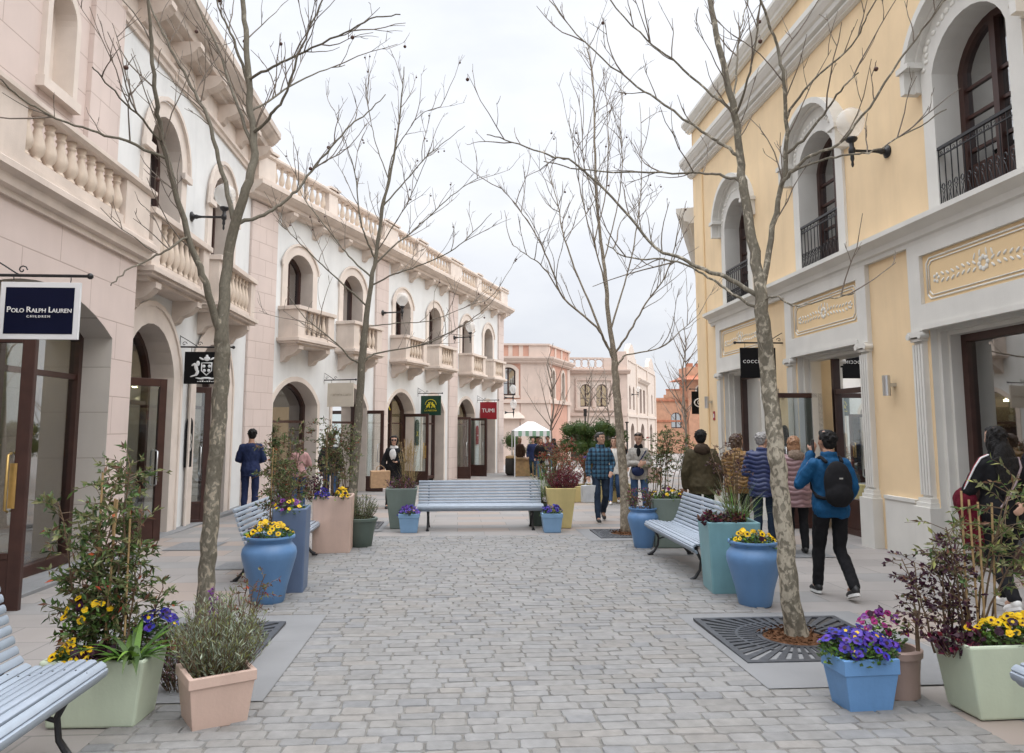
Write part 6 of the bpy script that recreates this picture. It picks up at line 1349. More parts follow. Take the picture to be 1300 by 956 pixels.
def caps(mb, a, b, r0, r1, n=12):
    a, b = Vector(a), Vector(b); d = b-a; L = d.length
    if L < 1e-5: return
    rot = d.to_track_quat('Z','Y').to_matrix(); rings = []
    for k in range(5): t = PI/2*(k+.15)/5; rings.append((a - d/L*r0*math.cos(t), r0*math.sin(t), r0*math.sin(t), rot))
    rings.append((a, r0, r0, rot)); rings.append((a.lerp(b,.5), (r0+r1)/2*1.02, (r0+r1)/2*1.02, rot)); rings.append((b, r1, r1, rot))
    for k in range(4, -1, -1): t = PI/2*(k+.15)/5; rings.append((b + d/L*r1*math.cos(t), r1*math.sin(t), r1*math.sin(t), rot))
    mb.loft(rings, n)
def fabric(name, c, rough=.85, var=.12, scale=14, bump=.25, bscale=140, **k): return mat(name, c, rough, var, scale, bump, bscale, spec=.2, **k)
SKIN = mat('skin', (.50,.30,.215), .5, .06, 9, .05, 80); SKIN2 = mat('skin_tan', (.40,.225,.15), .5, .06, 9, .05, 80)
LIPS = mat('lips', (.36,.13,.105), .45, .05); EYE = mat('eye', (.03,.02,.018), .25, .05)
HB = mat('hair_black', (.010,.009,.009), .62, .4, 60, .9, 110, spec=.25); HBR = mat('hair_brown', (.075,.042,.025), .5, .3, 40, .6, 60); HG = mat('hair_grey', (.30,.29,.28), .6, .25, 40, .6, 60)
HD = mat('hair_dark_grey', (.045,.04,.037), .6, .3, 40, .6, 60); HBL = mat('hair_auburn', (.32,.17,.09), .5, .3, 40, .6, 60)
SHB = mat('shoe_black', (.015,.015,.016), .5, .2); SHW = mat('shoe_white', (.75,.75,.73), .5, .1); SOLE = mat('sole_white', (.7,.7,.68), .6, .1)
JEAN = fabric('denim_blue', (.045,.085,.17), var=.35, scale=5); JEAND = fabric('denim_dark', (.022,.035,.06), var=.35, scale=5); BLK = fabric('cloth_black', (.012,.012,.014)); NAVY = fabric('cloth_navy', (.022,.032,.085))
def plaid_mat():
    m, nt, p, N, L = newmat('plaid_flannel'); p.inputs['Roughness'].default_value = .9; tc = N.new('ShaderNodeTexCoord'); sp = N.new('ShaderNodeSeparateXYZ'); L.new(tc.outputs['Object'], sp.inputs[0])
    def band(ax, per, width):
        a = N.new('ShaderNodeMath'); a.operation = 'MULTIPLY'; a.inputs[1].default_value = 1/per; L.new(sp.outputs[ax], a.inputs[0])
        f = N.new('ShaderNodeMath'); f.operation = 'FRACT'; L.new(a.outputs[0], f.inputs[0])
        l = N.new('ShaderNodeMath'); l.operation = 'LESS_THAN'; l.inputs[1].default_value = width; L.new(f.outputs[0], l.inputs[0]); return l
    bx, bz = band(0,.085,.5), band(2,.085,.5); lx, lz = band(0,.085,.07), band(2,.085,.07)
    ad = N.new('ShaderNodeMath'); ad.operation = 'ADD'; L.new(bx.outputs[0], ad.inputs[0]); L.new(bz.outputs[0], ad.inputs[1])
    r = N.new('ShaderNodeValToRGB'); r.color_ramp.interpolation = 'CONSTANT'; e = r.color_ramp.elements; e[0].position = 0; e[0].color = (.055,.15,.24,1); e[1].position = .34; e[1].color = (.022,.058,.105,1); x = e.new(.67); x.color = (.008,.014,.028,1)
    hf = N.new('ShaderNodeMath'); hf.operation = 'MULTIPLY'; hf.inputs[1].default_value = .5; L.new(ad.outputs[0], hf.inputs[0]); L.new(hf.outputs[0], r.inputs[0])
    mx = N.new('ShaderNodeMath'); mx.operation = 'MAXIMUM'; L.new(lx.outputs[0], mx.inputs[0]); L.new(lz.outputs[0], mx.inputs[1])
    m2 = N.new('ShaderNodeMix'); m2.data_type = 'RGBA'; fc = N.new('ShaderNodeMath'); fc.operation = 'MULTIPLY'; fc.inputs[1].default_value = .55; L.new(mx.outputs[0], fc.inputs[0]); L.new(fc.outputs[0], m2.inputs[0]); L.new(r.outputs[0], m2.inputs[6]); m2.inputs[7].default_value = (.10,.22,.30,1)
    L.new(m2.outputs[2], p.inputs['Base Color']); return m
STAND = dict(rk=(.10,.03,.50), ra=(.105,0,.085), lk=(-.10,.03,.50), la=(-.105,0,.085))
WALK = dict(rk=(.095,.13,.515), ra=(.095,.20,.09), lk=(-.095,.05,.50), la=(-.095,-.27,.145))
WALK2 = dict(lk=(-.095,.13,.515), la=(-.095,.20,.09), rk=(.095,.05,.50), ra=(.095,-.27,.145))
HANG = dict(re=(.245,-.04,1.13), rw=(.25,.04,.89), le=(-.245,-.04,1.13), lw=(-.25,.04,.89))
def person(label, x, y, rz, H=1.75, legs=STAND, arms=HANG, top=None, bottom=None, hair=None, skin=None, shoe=None, sole=None, bulk=1.0, hem=.86, puff=None, vox=.014, female=False, hairstyle='short', yaw=0, pitch=0, coat=False, boots=False, group='people in the street', hood=None, lean=0, collar=None, sleeve_m=None, hands=True, name='person', wseed=1):
    sk = skin or SKIN; k = H/1.75
    root = empty(name, (x, y, GZ(y)+.006), rz); tag(root, label, 'person', group)
    g = empty('figure', parent=root) if False else root
    Z = Matrix.Scale(k, 4); J = dict(STAND); J.update(HANG); J.update(legs); J.update(arms); J = {a: Vector(b) for a, b in J.items()}
    shw = .165 if female else .185; hw = .095
    def lz(p, z): return Vector((p[0], p[1] + lean*max(0,(z-.95)), p[2]))
    tor = [(.84,.150,.11,0),(.92,.172,.125,-.01),(1.0,.162,.118,0),(1.10,.140 if not female else .128,.102,.005),(1.22,.158,.112,.008),(1.33,.172,.112,.003),(1.40,.165,.095,-.005),(1.445,.105,.075,-.012),(1.475,.062,.062,-.012),(1.55,.056,.058,.0)]
    hc = Vector((0,.03+lean*.68,1.635)); hr = Matrix.Rotation(yaw,3,'Z') @ Matrix.Rotation(pitch,3,'X')
    sh = {s: Vector((s*shw, -.01+lean*.45, 1.395)) for s in (1,-1)}
    # ---- body: one continuous skin surface
    b = MB(); b.loft([(lz((0,o,z),z), rx, ry) for z, rx, ry, o in tor], 18)
    for (z, rx, ry, oy) in (): pass
    HR = [(-.118,.026,.030,.045),(-.105,.042,.048,.036),(-.075,.056,.070,.022),(-.035,.066,.084,.010),(.01,.0735,.093,.003),(.05,.076,.098,-.003),(.085,.066,.086,-.006),(.108,.045,.060,-.008),(.120,.015,.02,-.008)]
    b.loft([(hc + hr @ Vector((0,oy,z)), rx, ry, hr) for z, rx, ry, oy in HR], 18)
    def he(c, r, rot=None): b.ell(hc + hr @ Vector(c), r, 10, 8, rot=hr @ rot if rot else hr)
    he((0,.098,-.016), (.011,.022,.018)); he((0,.092,.008), (.009,.014,.024)); he((0,.083,.034), (.05,.016,.010)); he((0,.088,-.062), (.024,.012,.010)); he((0,.078,-.104), (.022,.018,.016))
    for s in (1,-1): he((s*.076,-.008,-.008), (.010,.022,.033)); he((s*.038,.066,-.022), (.024,.022,.022))
    for s, kn, an in ((1,J['rk'],J['ra']),(-1,J['lk'],J['la'])):
        hp = Vector((s*hw,0,.93)); caps(b, hp, kn, .078, .052); caps(b, kn, an, .052, .036); caps(b, an, an+Vector((0,.11,-.045)), .035, .028)
    for s, e, w in ((1,J['re'],J['rw']),(-1,J['le'],J['lw'])):
        caps(b, sh[s], e, .048, .038); caps(b, e, w, .038, .026)
        if hands:
            d = (w-e).normalized(); sd = d.cross(Vector((0,1,0))) if abs(d.y) < .8 else d.cross(Vector((0,0,1))); sd.normalize(); nn = sd.cross(d)
            if nn.dot(Vector((-s,.3,0))) < 0: nn = -nn
            wd = nn.cross(d).normalized(); pc = w + d*.055
            rot = Matrix((wd, nn, d)).transposed(); b.ell(pc, (.040,.016,.050), 10, 8, rot=rot); caps(b, w-d*.01, w+d*.03, .025, .024, 8)
            fwd = wd if wd.y > 0 else -wd
            for i, (off, fl) in enumerate(((.030,.072),(.010,.080),(-.010,.076),(-.029,.060))):
                p0 = pc + fwd*off + d*.034; p1 = p0 + d*fl*.5 + nn*.012; p2 = p1 + d*fl*.30 + nn*.024; caps(b, p0, p1, .0095, .0088, 7); caps(b, p1, p2, .0088, .0075, 7)
            t0 = w + d*.03 + fwd*.026; t1 = t0 + fwd*.028 + d*.022 + nn*.008; t2 = t1 + d*.030 + fwd*.006 + nn*.010; caps(b, t0, t1, .012, .0105, 7); caps(b, t1, t2, .0105, .0085, 7)
    bv = [Z @ Vector(v) for v in b.v]; b.v = bv
    body = remesh(b, 'body', [sk, LIPS, EYE, hair or HB], min(vox, .010) if vox < .013 else vox, 3, g)
    inv = hr.inverted(); hck = hc*k
    for p in body.data.polygons:
        q = inv @ (Vector(p.center) - hck) / k
        if q.y > .05 and abs(q.x) < .06 and abs(q.z) < .1:
            if abs(q.z+.063) < .0085 and abs(q.x) < .024: p.material_index = 1
            for s in (1,-1):
                if ((q.x-s*.031)/.013)**2 + ((q.z-.012)/.0065)**2 < 1: p.material_index = 2
                if ((q.x-s*.032)/.021)**2 + ((q.z-.036)/.0055)**2 < 1: p.material_index = 3
    def fin(mb, nm, m, v=vox, s=4, pf=None): mb.v = [Z @ Vector(q) for q in mb.v]; return remesh(mb, nm, m, v, s, g, pf)
    # ---- trousers
    if bottom:
        t = MB(); t.loft([(lz((0,o,z),z), rx+.016, ry+.016) for z, rx, ry, o in tor[:4]], 18)
        for s, kn, an in ((1,J['rk'],J['ra']),(-1,J['lk'],J['la'])):
            fw = .012 if boots else 0
            caps(t, (s*hw,0,.90), kn, .094 if not female else .090, .068-fw*.5); caps(t, kn, an+Vector((0,0,.02)), .068-fw*.5, .058-fw)
        tr = fin(t, 'trousers', bottom); wrinkle(tr, .011, 13, wseed)
    # ---- jacket or coat
    if top:
        t = MB(); inf = .022*bulk + (.020 if puff else 0); rings = []
        for z, rx, ry, o in tor[:8]:
            if z >= hem-.02: rings.append((lz((0,o,z),z), rx+inf*(1.15 if z < 1.1 else 1.0), ry+inf*1.2))
        z, rx, ry, o = tor[0]
        if hem < .84: rings.insert(0, (Vector((0,o,hem)), rx+inf*1.3+(.03 if coat else 0), ry+inf*1.4+(.02 if coat else 0)))
        rings.append((lz((0,-.012,1.462),1.46), .078+inf*.4, .072+inf*.4)); t.loft(rings, 20)
        for s, e, w in ((1,J['re'],J['rw']),(-1,J['le'],J['lw'])):
            r0 = .062+inf*.55; caps(t, sh[s]+Vector((-s*.02,0,-.012)), e, r0, .050+inf*.5); caps(t, e, w-(w-e).normalized()*.015, .050+inf*.5, .036+inf*.4)
        if collar or hood: t.loft([(lz((0,-.012,z),z), rx, ry) for z, rx, ry in ((1.42,.10,.09),(1.47,.085,.085),(1.515,.080,.083),(1.52,.06,.06))], 16)
        j = fin(t, 'jacket', top, pf=puff)
        if not puff: wrinkle(j, .014, 10, wseed+3); wrinkle(j, .005, 30, wseed)
        if hood:
            t = MB(); t.ell(lz((0,-.115,1.455),1.4), (.125,.075,.085), 14, 10); t.ell(lz((0,-.07,1.50),1.4), (.105,.05,.05), 12, 8); h_ = fin(t, 'hood', hood); wrinkle(h_, .01, 20, 2)
    # ---- hair
    if hair:
        t = MB()
        def hh(c, r, rot=None): t.ell(hc + hr @ Vector(c), r, 14, 10, rot=hr)
        hh((0,-.022,.036), (.084,.096,.088)); hh((0,-.050,-.012), (.078,.058,.080)); hh((0,.030,.082), (.066,.058,.040))
        q = random.Random(wseed+11)
        for _ in range(70):                                        # loose tufts break up the outline
            d = rdir(q,-.35,1)
            if d.y < .35 or d.z > .55:
                c0 = Vector((d.x*.078, d.y*.090-.02, d.z*.084+.034)); c1 = c0 + Vector((d.x*.022+q.uniform(-.012,.012), d.y*.02-.006, d.z*.016-.012+q.uniform(-.01,.012)))
                caps(t, hc+hr @ c0, hc+hr @ c1, .013, .006, 6)
        if hairstyle == 'short': hh((0,.045,.098), (.056,.042,.026))
        if hairstyle in ('bob','curly'):
            for s in (1,-1): hh((s*.062,-.012,-.045), (.034,.055,.085))
            hh((0,-.055,-.06), (.082,.055,.09))
            if hairstyle == 'curly':
                q = random.Random(3)
                for _ in range(34): d = rdir(q,-.5,1); 
                for _ in range(40):
                    d = rdir(q,-.75,1)
                    if d.y < .45: hh((d.x*.092, d.y*.10-.025, d.z*.10+.01), (.028,.028,.026))
        if hairstyle == 'tied': hh((0,-.115,.02), (.045,.045,.045))
        if hairstyle == 'long':
            for s in (1,-1): hh((s*.06,-.02,-.05), (.036,.06,.10))
            hh((0,-.075,-.09), (.092,.058,.13)); hh((0,-.115,-.20), (.112,.062,.17)); hh((.01,-.135,-.34), (.105,.055,.17)); hh((.015,-.14,-.46), (.07,.04,.12))
            for i in range(16):
                x0 = -.10+.2*i/15; caps(t, hc+Vector((x0,-.165,-.2)), hc+Vector((x0*.8+q.uniform(-.02,.02),-.165+q.uniform(-.02,.01),-.50-q.uniform(0,.10))), .018, .008, 6)
        hx = fin(t, 'hair', hair, min(vox,.009), 1); wrinkle(hx, .006, 46, 5)
    # ---- shoes
    for s, an in ((1,J['ra']),(-1,J['la'])):
        t = MB(); up = an.z-.085; pit = -min(.75, max(0, up*5.5)); rot = Matrix.Rotation(pit,3,'X'); o = Vector((an.x, an.y, an.z))
        def sp_(c, r): t.ell(o + rot @ Vector(c), r, 12, 8, rot=rot)
        sp_((0,.075,-.045), (.045,.115,.036)); sp_((0,-.02,-.03), (.040,.055,.05)); sp_((0,.13,-.052), (.043,.06,.028)); caps(t, o+Vector((0,-.005,.02)), o+rot @ Vector((0,-.01,-.03)), .045, .042)
        if boots: caps(t, o+Vector((0,0,.26)), o, .056, .050)
        so = fin(t, 'shoe', shoe or SHB, min(vox,.012), 2)
        if sole:
            q = MB(); pts = [(.040*math.cos(a)*(1 if math.sin(a) < 0 else .95), .055+.125*math.sin(a)) for a in [2*PI*i/16 for i in range(16)]]
            vs = [Z @ (o + rot @ Vector((px,py,z))) for z in (-.085,-.058) for px, py in [(a*1.06,c) for a, c in pts]]
            q.add(vs, [tuple(range(15,-1,-1)), tuple(range(16,32))]+[(i,(i+1)%16,16+(i+1)%16,16+i) for i in range(16)]); q.build('sole', sole, so)
    root['h'] = 0; del root['h']
    return root, J, k, hc, hr
def paper_bag(label, at, w, d, h, m, rz=0, string=.2, group='shopping bags', name='shopping_bag', tilt=0):
    root = empty(name, at, rz); root.rotation_euler = (tilt,0,rz); tag(root, label, 'bag', group); mb = MB()
    mb.frustum((0,0), w/2*.97, d/2, w/2, d/2*.92, 0, h); mb.build('bag_body', m, root, bevel=.006)
    for y in (-d*.3, d*.3): q = MB(); q.tube([(-w*.22,y,h-.01),(-w*.18,y*.7,h+string*.6),(0,0,h+string),(w*.18,y*.7,h+string*.6),(w*.22,y,h-.01)], .005, 5); q.build('handle', m, root)
    return root
def backpack(root, k, lean, m):
    mb = MB(); mb.ell((0,-.215,1.20), (.150,.085,.235), 16, 12); mb.ell((0,-.235,1.08), (.150,.085,.13), 14, 10); mb.ell((0,-.28,1.10), (.11,.05,.10), 12, 8)
    for s in (1,-1):
        P = [(s*.085,-.14,1.42),(s*.10,-.05,1.465),(s*.115,.06,1.43),(s*.135,.115,1.30),(s*.16,.09,1.14),(s*.165,-.06,1.05),(s*.13,-.17,1.04)]
        for a, b in zip(P[:-1], P[1:]): caps(mb, a, b, .022, .022, 8)
    mb.v = [Vector(v)*k for v in mb.v]; o = remesh(mb, 'backpack', m, .012, 3, root); wrinkle(o, .005, 18, 1)
    q = MB(); q.box(-.035,.0,-.345,-.338,1.25,1.265); q.v = [Vector(v)*k for v in q.v]; q.build('patch', M['curtain'], o)
    return o
def extra(root, mb, name, m, k, vox=.012, sm=3, wr=0):
    mb.v = [Vector(v)*k for v in mb.v]; o = remesh(mb, name, m, vox, sm, root)
    if wr: wrinkle(o, wr, 14, 2)
    return o
# 1 man in suit, outside the first arched shop
FRONT = dict(re=(.255,.02,1.14), rw=(.10,.24,1.08), le=(-.255,.02,1.14), lw=(-.10,.24,1.08))
person('man in navy suit seen from behind, standing by the pink pilaster on the left', -4.45, 17.0, R(12), 1.86, STAND, FRONT, NAVY, NAVY, HB, SKIN2, SHB, hem=.80, yaw=R(18), pitch=R(-8))
# 2 man with the backpack
r_, J, k, hc, hr = person('man in blue jacket with black backpack, walking away with phone at his ear', 3.95, 8.0, R(-4), 1.73, WALK2, dict(le=(-.30,.08,1.17), lw=(-.125,.16,1.50), re=(.25,-.02,1.14), rw=(.21,.14,.96)), fabric('jacket_teal_blue', (.008,.07,.17), .7), BLK, HB, SKIN2, SHB, SOLE, 1.15, .83, None, .010, yaw=R(14), collar=True)
backpack(r_, k, 0, BLK)
ph = MB(); ph.box(-.006,.006,-.035,.035,-.07,.07); tag(ph.build('mobile_phone', SHB, None, bevel=.004, loc=(3.95-.10, 8.0+.145, GZ(8)+1.57), rz=R(-4)), 'dark mobile phone held to the ear of the man with the backpack', 'phone')
# 3 plaid man
PL = plaid_mat()
r_, J, k, hc, hr = person('man in blue plaid shirt and dark jeans, walking forward with a white bag', 2.88, 15.5, R(180), 1.77, WALK, dict(re=(.25,-.02,1.13), rw=(.255,.08,.90), le=(-.26,-.05,1.14), lw=(-.19,.13,.99)), PL, JEAND, HD, SKIN, SHB, SOLE, 1.0, .84, None, .010, yaw=R(38), collar=True)
paper_bag('white carrier bag in the right hand of the man in plaid', (2.88-.27*k, 15.5-.13, GZ(15.5)+.40), .30, .10, .33, mat('bag_plastic', (.66,.68,.70), .5, .1, 9, .6, 14), R(12), .08)
# 4 woman in grey cardigan
CARD = fabric('cardigan_grey', (.36,.34,.31), .95, .15, 20, .6, 60)
CROSS = dict(re=(.24,.0,1.13), rw=(.03,.21,1.16), le=(-.24,.0,1.13), lw=(-.05,.235,1.13))
r_, J, k, hc, hr = person('woman in pale grey cardigan with folded arms and sunglasses on her head', 3.62, 15.3, R(176), 1.76, WALK2, CROSS, CARD, JEAN, HBR, SKIN, SHB, None, 1.0, .84, None, .010, True, 'tied', R(-20), R(-12), boots=True, collar=True)
q = MB(); 
for a, b in zip([(-.13,.10,1.40),(-.05,.14,1.28),(.05,.15,1.12),(.12,.14,1.0)][:-1], [(-.13,.10,1.40),(-.05,.14,1.28),(.05,.15,1.12),(.12,.14,1.0)][1:]): caps(q, a, b, .016, .016, 8)
q.ell((.05,.185,1.00), (.13,.05,.095), 14, 10); extra(r_, q, 'shoulder_bag', NAVY, k)
q = MB(); q.loft([(Vector((0,.0,1.44)),.10,.085),(Vector((0,.01,1.50)),.085,.085),(Vector((0,.015,1.53)),.07,.075)], 14); q.ell((.02,.115,1.36), (.05,.035,.12), 10, 8); extra(r_, q, 'scarf', BLK, k, .012, 2, .008)
q = MB()
for s in (1,-1): q.ell(hc + hr @ Vector((s*.036,.070,.098)), (.032,.012,.022), 10, 6, rot=hr)
q.v = [Vector(v)*k for v in q.v]; q.build('sunglasses', SHB, r_, smooth=True)
paper_bag('brown paper bag hanging from the elbow of the woman in the grey cardigan', (3.62+.30, 15.3-.05, GZ(15.3)+.78), .30, .12, .30, M['pinkpot'], R(8), .14)
# 5, 6 behind the slim tree
person('person in white jacket partly hidden behind the slim middle tree', 4.0, 19.6, R(165), 1.68, WALK, HANG, fabric('jacket_white', (.70,.68,.63)), JEAN, HBR, SKIN, SHW, hem=.78, female=True, hairstyle='bob')
person('person in dark coat just behind the slim tree, right of the white jacket', 4.35, 20.8, R(170), 1.76, WALK2, HANG, BLK, BLK, HB, SKIN, SHB, hem=.70, coat=True)
# 7 olive jacket
person('dark haired man in olive brown jacket seen from behind, left of the window shoppers', 3.72, 11.6, R(-10), 1.78, STAND, HANG, fabric('jacket_olive', (.060,.048,.026), .75), BLK, HB, SKIN2, SHB, bulk=1.9, hem=.80, vox=.012, yaw=R(-10), collar=True, hood=fabric('hood_brown', (.045,.03,.02)))
# 8-10 window shoppers in quilted jackets
FOLD = dict(re=(.25,.0,1.14), rw=(.10,.22,1.10), le=(-.25,.0,1.14), lw=(-.10,.22,1.10))
person('curly haired woman in golden brown quilted jacket by the shop window', 4.52, 12.25, R(-38), 1.72, STAND, FOLD, mat('puffer_gold', (.26,.145,.045), .45, .1), BLK, HBR, SKIN, SHB, bulk=1.5, hem=.80, puff=(.062,.024), vox=.012, female=True, hairstyle='curly', yaw=R(-35), collar=True)
person('grey haired man in navy quilted jacket, left of the mottled trunk', 4.66, 11.55, R(-30), 1.74, STAND, FOLD, mat('puffer_navy', (.022,.035,.11), .45, .1), JEAND, HG, SKIN, SHB, bulk=1.6, hem=.78, puff=(.066,.024), vox=.012, yaw=R(-30), collar=True)
person('auburn haired woman in mauve quilted jacket with fur hood, right of the mottled trunk', 4.92, 11.0, R(-12), 1.68, STAND, FOLD, mat('puffer_mauve', (.23,.135,.14), .45, .1), BLK, HBL, SKIN, SHB, bulk=1.5, hem=.70, puff=(.07,.024), vox=.012, female=True, hairstyle='bob', yaw=R(-15), collar=True, hood=fabric('hood_fur', (.20,.15,.115), .95, .3, 40, .9, 60))
# 11 woman at the right edge
r_, J, k, hc, hr = person('woman with long black hair in black track jacket, walking away at the right edge', 5.30, 7.25, R(-6), 1.76, WALK, dict(le=(-.27,.06,1.12), lw=(-.19,.24,1.08), re=(.27,-.07,1.14), rw=(.12,-.17,1.02)), BLK, BLK, HB, SKIN, SHW, SHW, 1.3, .82, None, .010, True, 'long', R(8), 0, collar=True)
q = MB(); cr_ = [(-.22,.27,1.10),(-.27,.20,1.13),(-.30,.10,1.10)]
q.ell((-.27,.13,1.02), (.10,.14,.13), 12, 10); q.loft([(Vector((-.24,.10,1.0)),.13,.06),(Vector((-.22,.08,.85)),.15,.05),(Vector((-.20,.06,.66)),.17,.035),(Vector((-.20,.06,.60)),.16,.03)], 16)
sc = extra(r_, q, 'scarf', fabric('scarf_burgundy', (.10,.008,.018), .95, .2, 20, .6, 60), k, .012, 3, .014)
f = MB()
for i in range(20): x = -.34+.28*i/19; f.tube([(x*k,.06*k,.61*k),((x+rnd.uniform(-.01,.01))*k,.06*k,.545*k)], .004, 4)
f.build('fringe', sc.data.materials[0], sc)
q = MB(); P = [(.16,-.06,1.45),(.13,-.14,1.36),(.06,-.165,1.22),(-.02,-.165,1.08),(-.09,-.15,.98)]
for a, b in zip(P[:-1], P[1:]): caps(q, a, b, .014, .014, 8)
extra(r_, q, 'bag_strap', fabric('strap_grey', (.33,.26,.27)), k)
for off, m_ in ((0,M['signwhite']),(.016,M['red'])):
    q = MB(); P = [(-.12-off*.3,-.055+off,1.478),(-.19,-.045+off,1.445),(-.245,-.035+off,1.36),(-.285,.0+off,1.25),(-.315,.045+off,1.14)]
    for a, b in zip(P[:-1], P[1:]): caps(q, a, b, .009, .009, 8)
    extra(r_, q, 'sleeve_stripe', m_, k, .006, 1)
# 12-14 by the left shops
r_, J, k, hc, hr = person('dark haired woman in sunglasses and white scarf carrying paper bags by the green shopfront', -1.55, 18.9, R(172), 1.72, WALK, dict(re=(.25,.0,1.13), rw=(.24,.10,.95), le=(-.25,.0,1.13), lw=(-.13,.2,1.12)), BLK, BLK, HB, SKIN, SHB, None, 1.3, .72, None, .012, True, 'curly', R(12), coat=True)
q = MB(); q.loft([(Vector((0,0,1.44)),.12,.10),(Vector((0,.01,1.51)),.09,.09)], 14); q.ell((0,.13,1.30), (.09,.04,.15), 12, 8); extra(r_, q, 'scarf', fabric('scarf_white', (.68,.67,.66)), k, .012, 2, .01)
q = MB()
for s in (1,-1): q.ell(hc + hr @ Vector((s*.034,.098,.014)), (.032,.010,.022), 10, 6, rot=hr)
q.v = [Vector(v)*k for v in q.v]; q.build('sunglasses', SHB, r_, smooth=True)
KR = fabric('kraft_paper', (.50,.33,.20), .8); 
paper_bag('large kraft paper bag beside the tapered green planter', (-1.86, 18.7, GZ(18.7)+.50), .46, .16, .40, KR, R(15), .14, tilt=R(6))
paper_bag('second kraft paper bag behind the first, by the green shopfront', (-1.76, 18.95, GZ(18.9)+.48), .40, .16, .36, KR, R(-10), .16)
person('person in pink top and jeans facing the first arched shop window', -3.66, 18.2, R(20), 1.62, STAND, FRONT, fabric('top_pink', (.45,.27,.26)), JEAN, HBR, SKIN, SHW, female=True, hairstyle='bob')
person('man in dark jacket and blue jeans behind the pale pink planter shrubs', -3.02, 18.6, R(-15), 1.76, STAND, HANG, fabric('jacket_dark', (.03,.032,.034)), JEAN, HB, SKIN2, SHB)
# far group
COAT = fabric('coat_brown', (.10,.065,.05)); 
person('far person in brown coat walking beside the litter bin', 2.85, 35.6, R(150), 1.70, WALK, HANG, COAT, BLK, HBL, SKIN, SHB, hem=.6, coat=True, vox=.022, female=True, hairstyle='bob')
person('far person in long navy coat, left of the market stall pole', 3.25, 33.4, R(170), 1.72, WALK2, HANG, NAVY, JEAND, HB, SKIN, SHB, hem=.7, vox=.022)
person('far woman in black coat and light jeans before the market stall', 3.42, 31.8, R(175), 1.68, WALK, HANG, BLK, JEAN, HBR, SKIN, SHB, hem=.66, vox=.022, female=True, hairstyle='long')
person('far man in navy jacket and white shirt pushing a stroller', 3.78, 32.4, R(178), 1.76, WALK2, FRONT, NAVY, JEAN, HB, SKIN2, SHB, vox=.022)
person('far woman with long dark hair in brown jacket, right of the stroller', 4.12, 33.0, R(10), 1.66, WALK, HANG, COAT, BLK, HB, SKIN, SHB, vox=.022, female=True, hairstyle='long')
person('far person in black beneath the market stall canopy', 3.62, 35.0, R(180), 1.74, STAND, HANG, BLK, BLK, HB, SKIN2, SHB, vox=.022)
root = empty('stroller', (3.62,31.6,GZ(31.6)), R(4)); tag(root, 'dark child stroller pushed along the street in front of the far group', 'stroller'); mb = MB()
for s in (1,-1): mb.tube([(s*.2,.35,1.0),(s*.2,.1,.55),(s*.2,-.25,.12)], .014, 6); mb.tube([(s*.2,-.2,.5),(s*.2,.3,.12)], .014, 6)
mb.tube([(-.2,.35,1.0),(.2,.35,1.0)], .016, 6); mb.build('frame', M['steel'], root)
mb = MB(); mb.loft([(Vector((0,-.15,.42)),.17,.18),(Vector((0,-.05,.55)),.2,.2),(Vector((0,.1,.8)),.19,.12),(Vector((0,.02,.95)),.15,.16)], 12); mb.build('seat', BLK, root, smooth='auto')
for x, y in ((-.22,-.27),(.22,-.27),(-.22,.3),(.22,.3)): mb = MB(); t = MB(); t.lathe([(.0,-.02),(.09,-.02),(.09,.02),(0,.02)], n=14); mb.merge(t, Matrix.Translation((x,y,.09)) @ Matrix.Rotation(PI/2,4,'Y')); mb.build('wheel', SHB, root)
mb = MB(); mb.ell((0,-.14,.78), (.075,.08,.09), 10, 8); caps(mb, (0,-.12,.70), (0,-.1,.5), .09, .10); caps(mb,(.06,-.2,.5),(.07,-.38,.42),.045,.035); caps(mb,(-.06,-.2,.5),(-.07,-.38,.42),.045,.035)
o = remesh(mb, 'child', fabric('child_clothes', (.45,.45,.46)), .02, 2); o.location = (3.62,31.6,GZ(31.6)); tag(o, 'small child in pale clothes sitting in the stroller', 'child', kind='thing')

# ================================================================== camera, light, sky
sc = bpy.context.scene
cam = bpy.data.cameras.new('camera'); co = bpy.data.objects.new('camera', cam); C.objects.link(co); sc.camera = co
cam.sensor_width = 36; cam.lens = 36*970/1300; cam.shift_y = -45/1300; cam.clip_end = 2000; cam.clip_start = .05
co.location = (0,0,1.65); co.rotation_euler = (PI/2+math.atan(110/970), 0, R(-4))
w = bpy.data.worlds.new('World'); sc.world = w; w.use_nodes = True; nt = w.node_tree; N, L = nt.nodes, nt.links; bg = N['Background']
EL, AZ = R(42), R(115)
sky = N.new('ShaderNodeTexSky'); sky.sky_type = 'NISHITA'; sky.sun_disc = False; sky.sun_elevation = EL; sky.sun_rotation = AZ; sky.air_density = 1.0; sky.dust_density = 2.0
tc = N.new('ShaderNodeTexCoord'); mp = N.new('ShaderNodeMapping'); mp.inputs['Scale'].default_value = (1,1,2.4); L.new(tc.outputs['Generated'], mp.inputs[0])
n1 = N.new('ShaderNodeTexNoise'); n1.inputs['Scale'].default_value = 2.6; n1.inputs['Detail'].default_value = 7; n1.inputs['Roughness'].default_value = .55; L.new(mp.outputs[0], n1.inputs['Vector'])
sep = N.new('ShaderNodeSeparateXYZ'); L.new(tc.outputs['Generated'], sep.inputs[0])
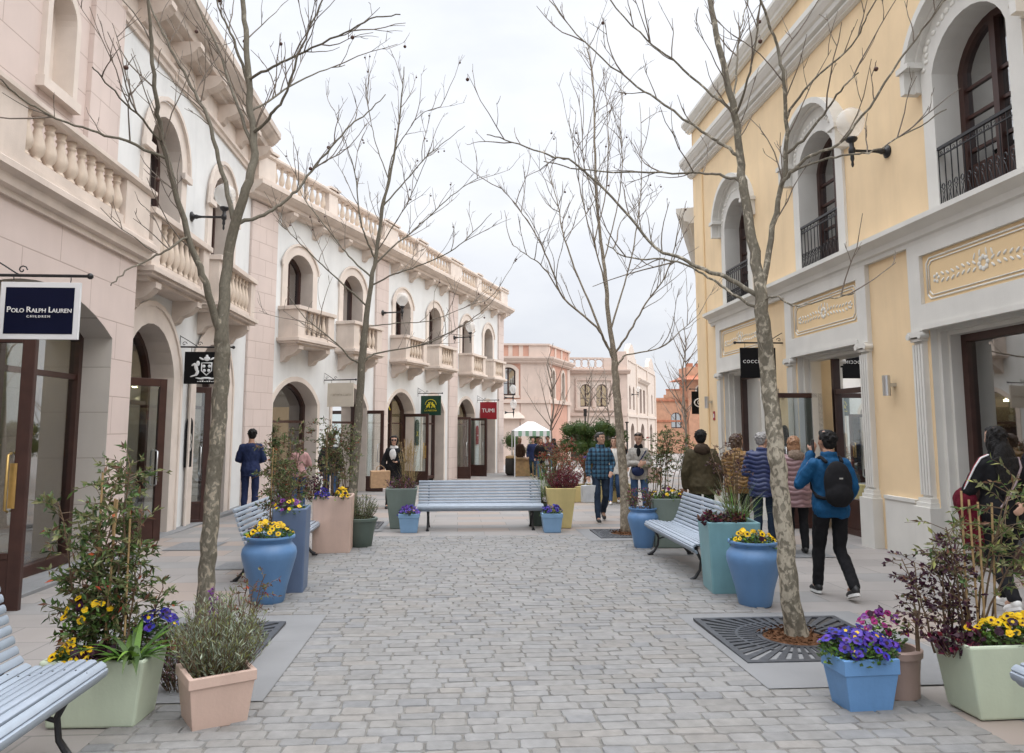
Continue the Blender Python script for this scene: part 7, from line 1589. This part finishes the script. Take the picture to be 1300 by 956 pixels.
cr = N.new('ShaderNodeValToRGB'); e = cr.color_ramp.elements; e[0].position = .36; e[0].color = (6.55,6.8,7.35,1); e[1].position = .64; e[1].color = (7.75,7.9,8.2,1); L.new(n1.outputs['Fac'], cr.inputs[0])
# overcast luminance grows towards the zenith
mr = N.new('ShaderNodeMapRange'); mr.inputs[1].default_value = .54; mr.inputs[2].default_value = 1.0; mr.inputs[3].default_value = 1.0; mr.inputs[4].default_value = 4.5; L.new(sep.outputs[2], mr.inputs[0])
ml = N.new('ShaderNodeVectorMath'); ml.operation = 'SCALE'; L.new(cr.outputs[0], ml.inputs[0]); m0 = N.new('ShaderNodeMapRange'); m0.inputs[1].default_value = .0; m0.inputs[2].default_value = .4; m0.inputs[3].default_value = .80; m0.inputs[4].default_value = 1.0; L.new(sep.outputs[2], m0.inputs[0])
mm = N.new('ShaderNodeMath'); mm.operation = 'MULTIPLY'; L.new(mr.outputs[0], mm.inputs[0]); L.new(m0.outputs[0], mm.inputs[1]); L.new(mm.outputs[0], ml.inputs['Scale'])
mx = N.new('ShaderNodeMix'); mx.data_type = 'RGBA'; mx.inputs[0].default_value = .95; L.new(sky.outputs[0], mx.inputs[6]); L.new(ml.outputs[0], mx.inputs[7]); L.new(mx.outputs[2], bg.inputs[0]); bg.inputs[1].default_value = .10
sl = bpy.data.lights.new('sun', 'SUN'); so = bpy.data.objects.new('sun', sl); C.objects.link(so); sl.energy = 0.95; sl.angle = R(50); sl.color = (1,.975,.94)
d = Vector((math.sin(AZ)*math.cos(EL), math.cos(AZ)*math.cos(EL), math.sin(EL))); so.rotation_euler = d.to_track_quat('Z','Y').to_euler()
sc.view_settings.view_transform = 'Standard'; sc.view_settings.look = 'None'; sc.view_settings.gamma = 1; sc.view_settings.use_curve_mapping = False; sc.view_settings.exposure = 0.52
sc.render.engine = 'CYCLES'; sc.cycles.use_denoising = True; sc.cycles.max_bounces = 6; sc.cycles.transparent_max_bounces = 12; sc.cycles.caustics_reflective = False; sc.cycles.caustics_refractive = False; sc.cycles.sample_clamp_indirect = 4
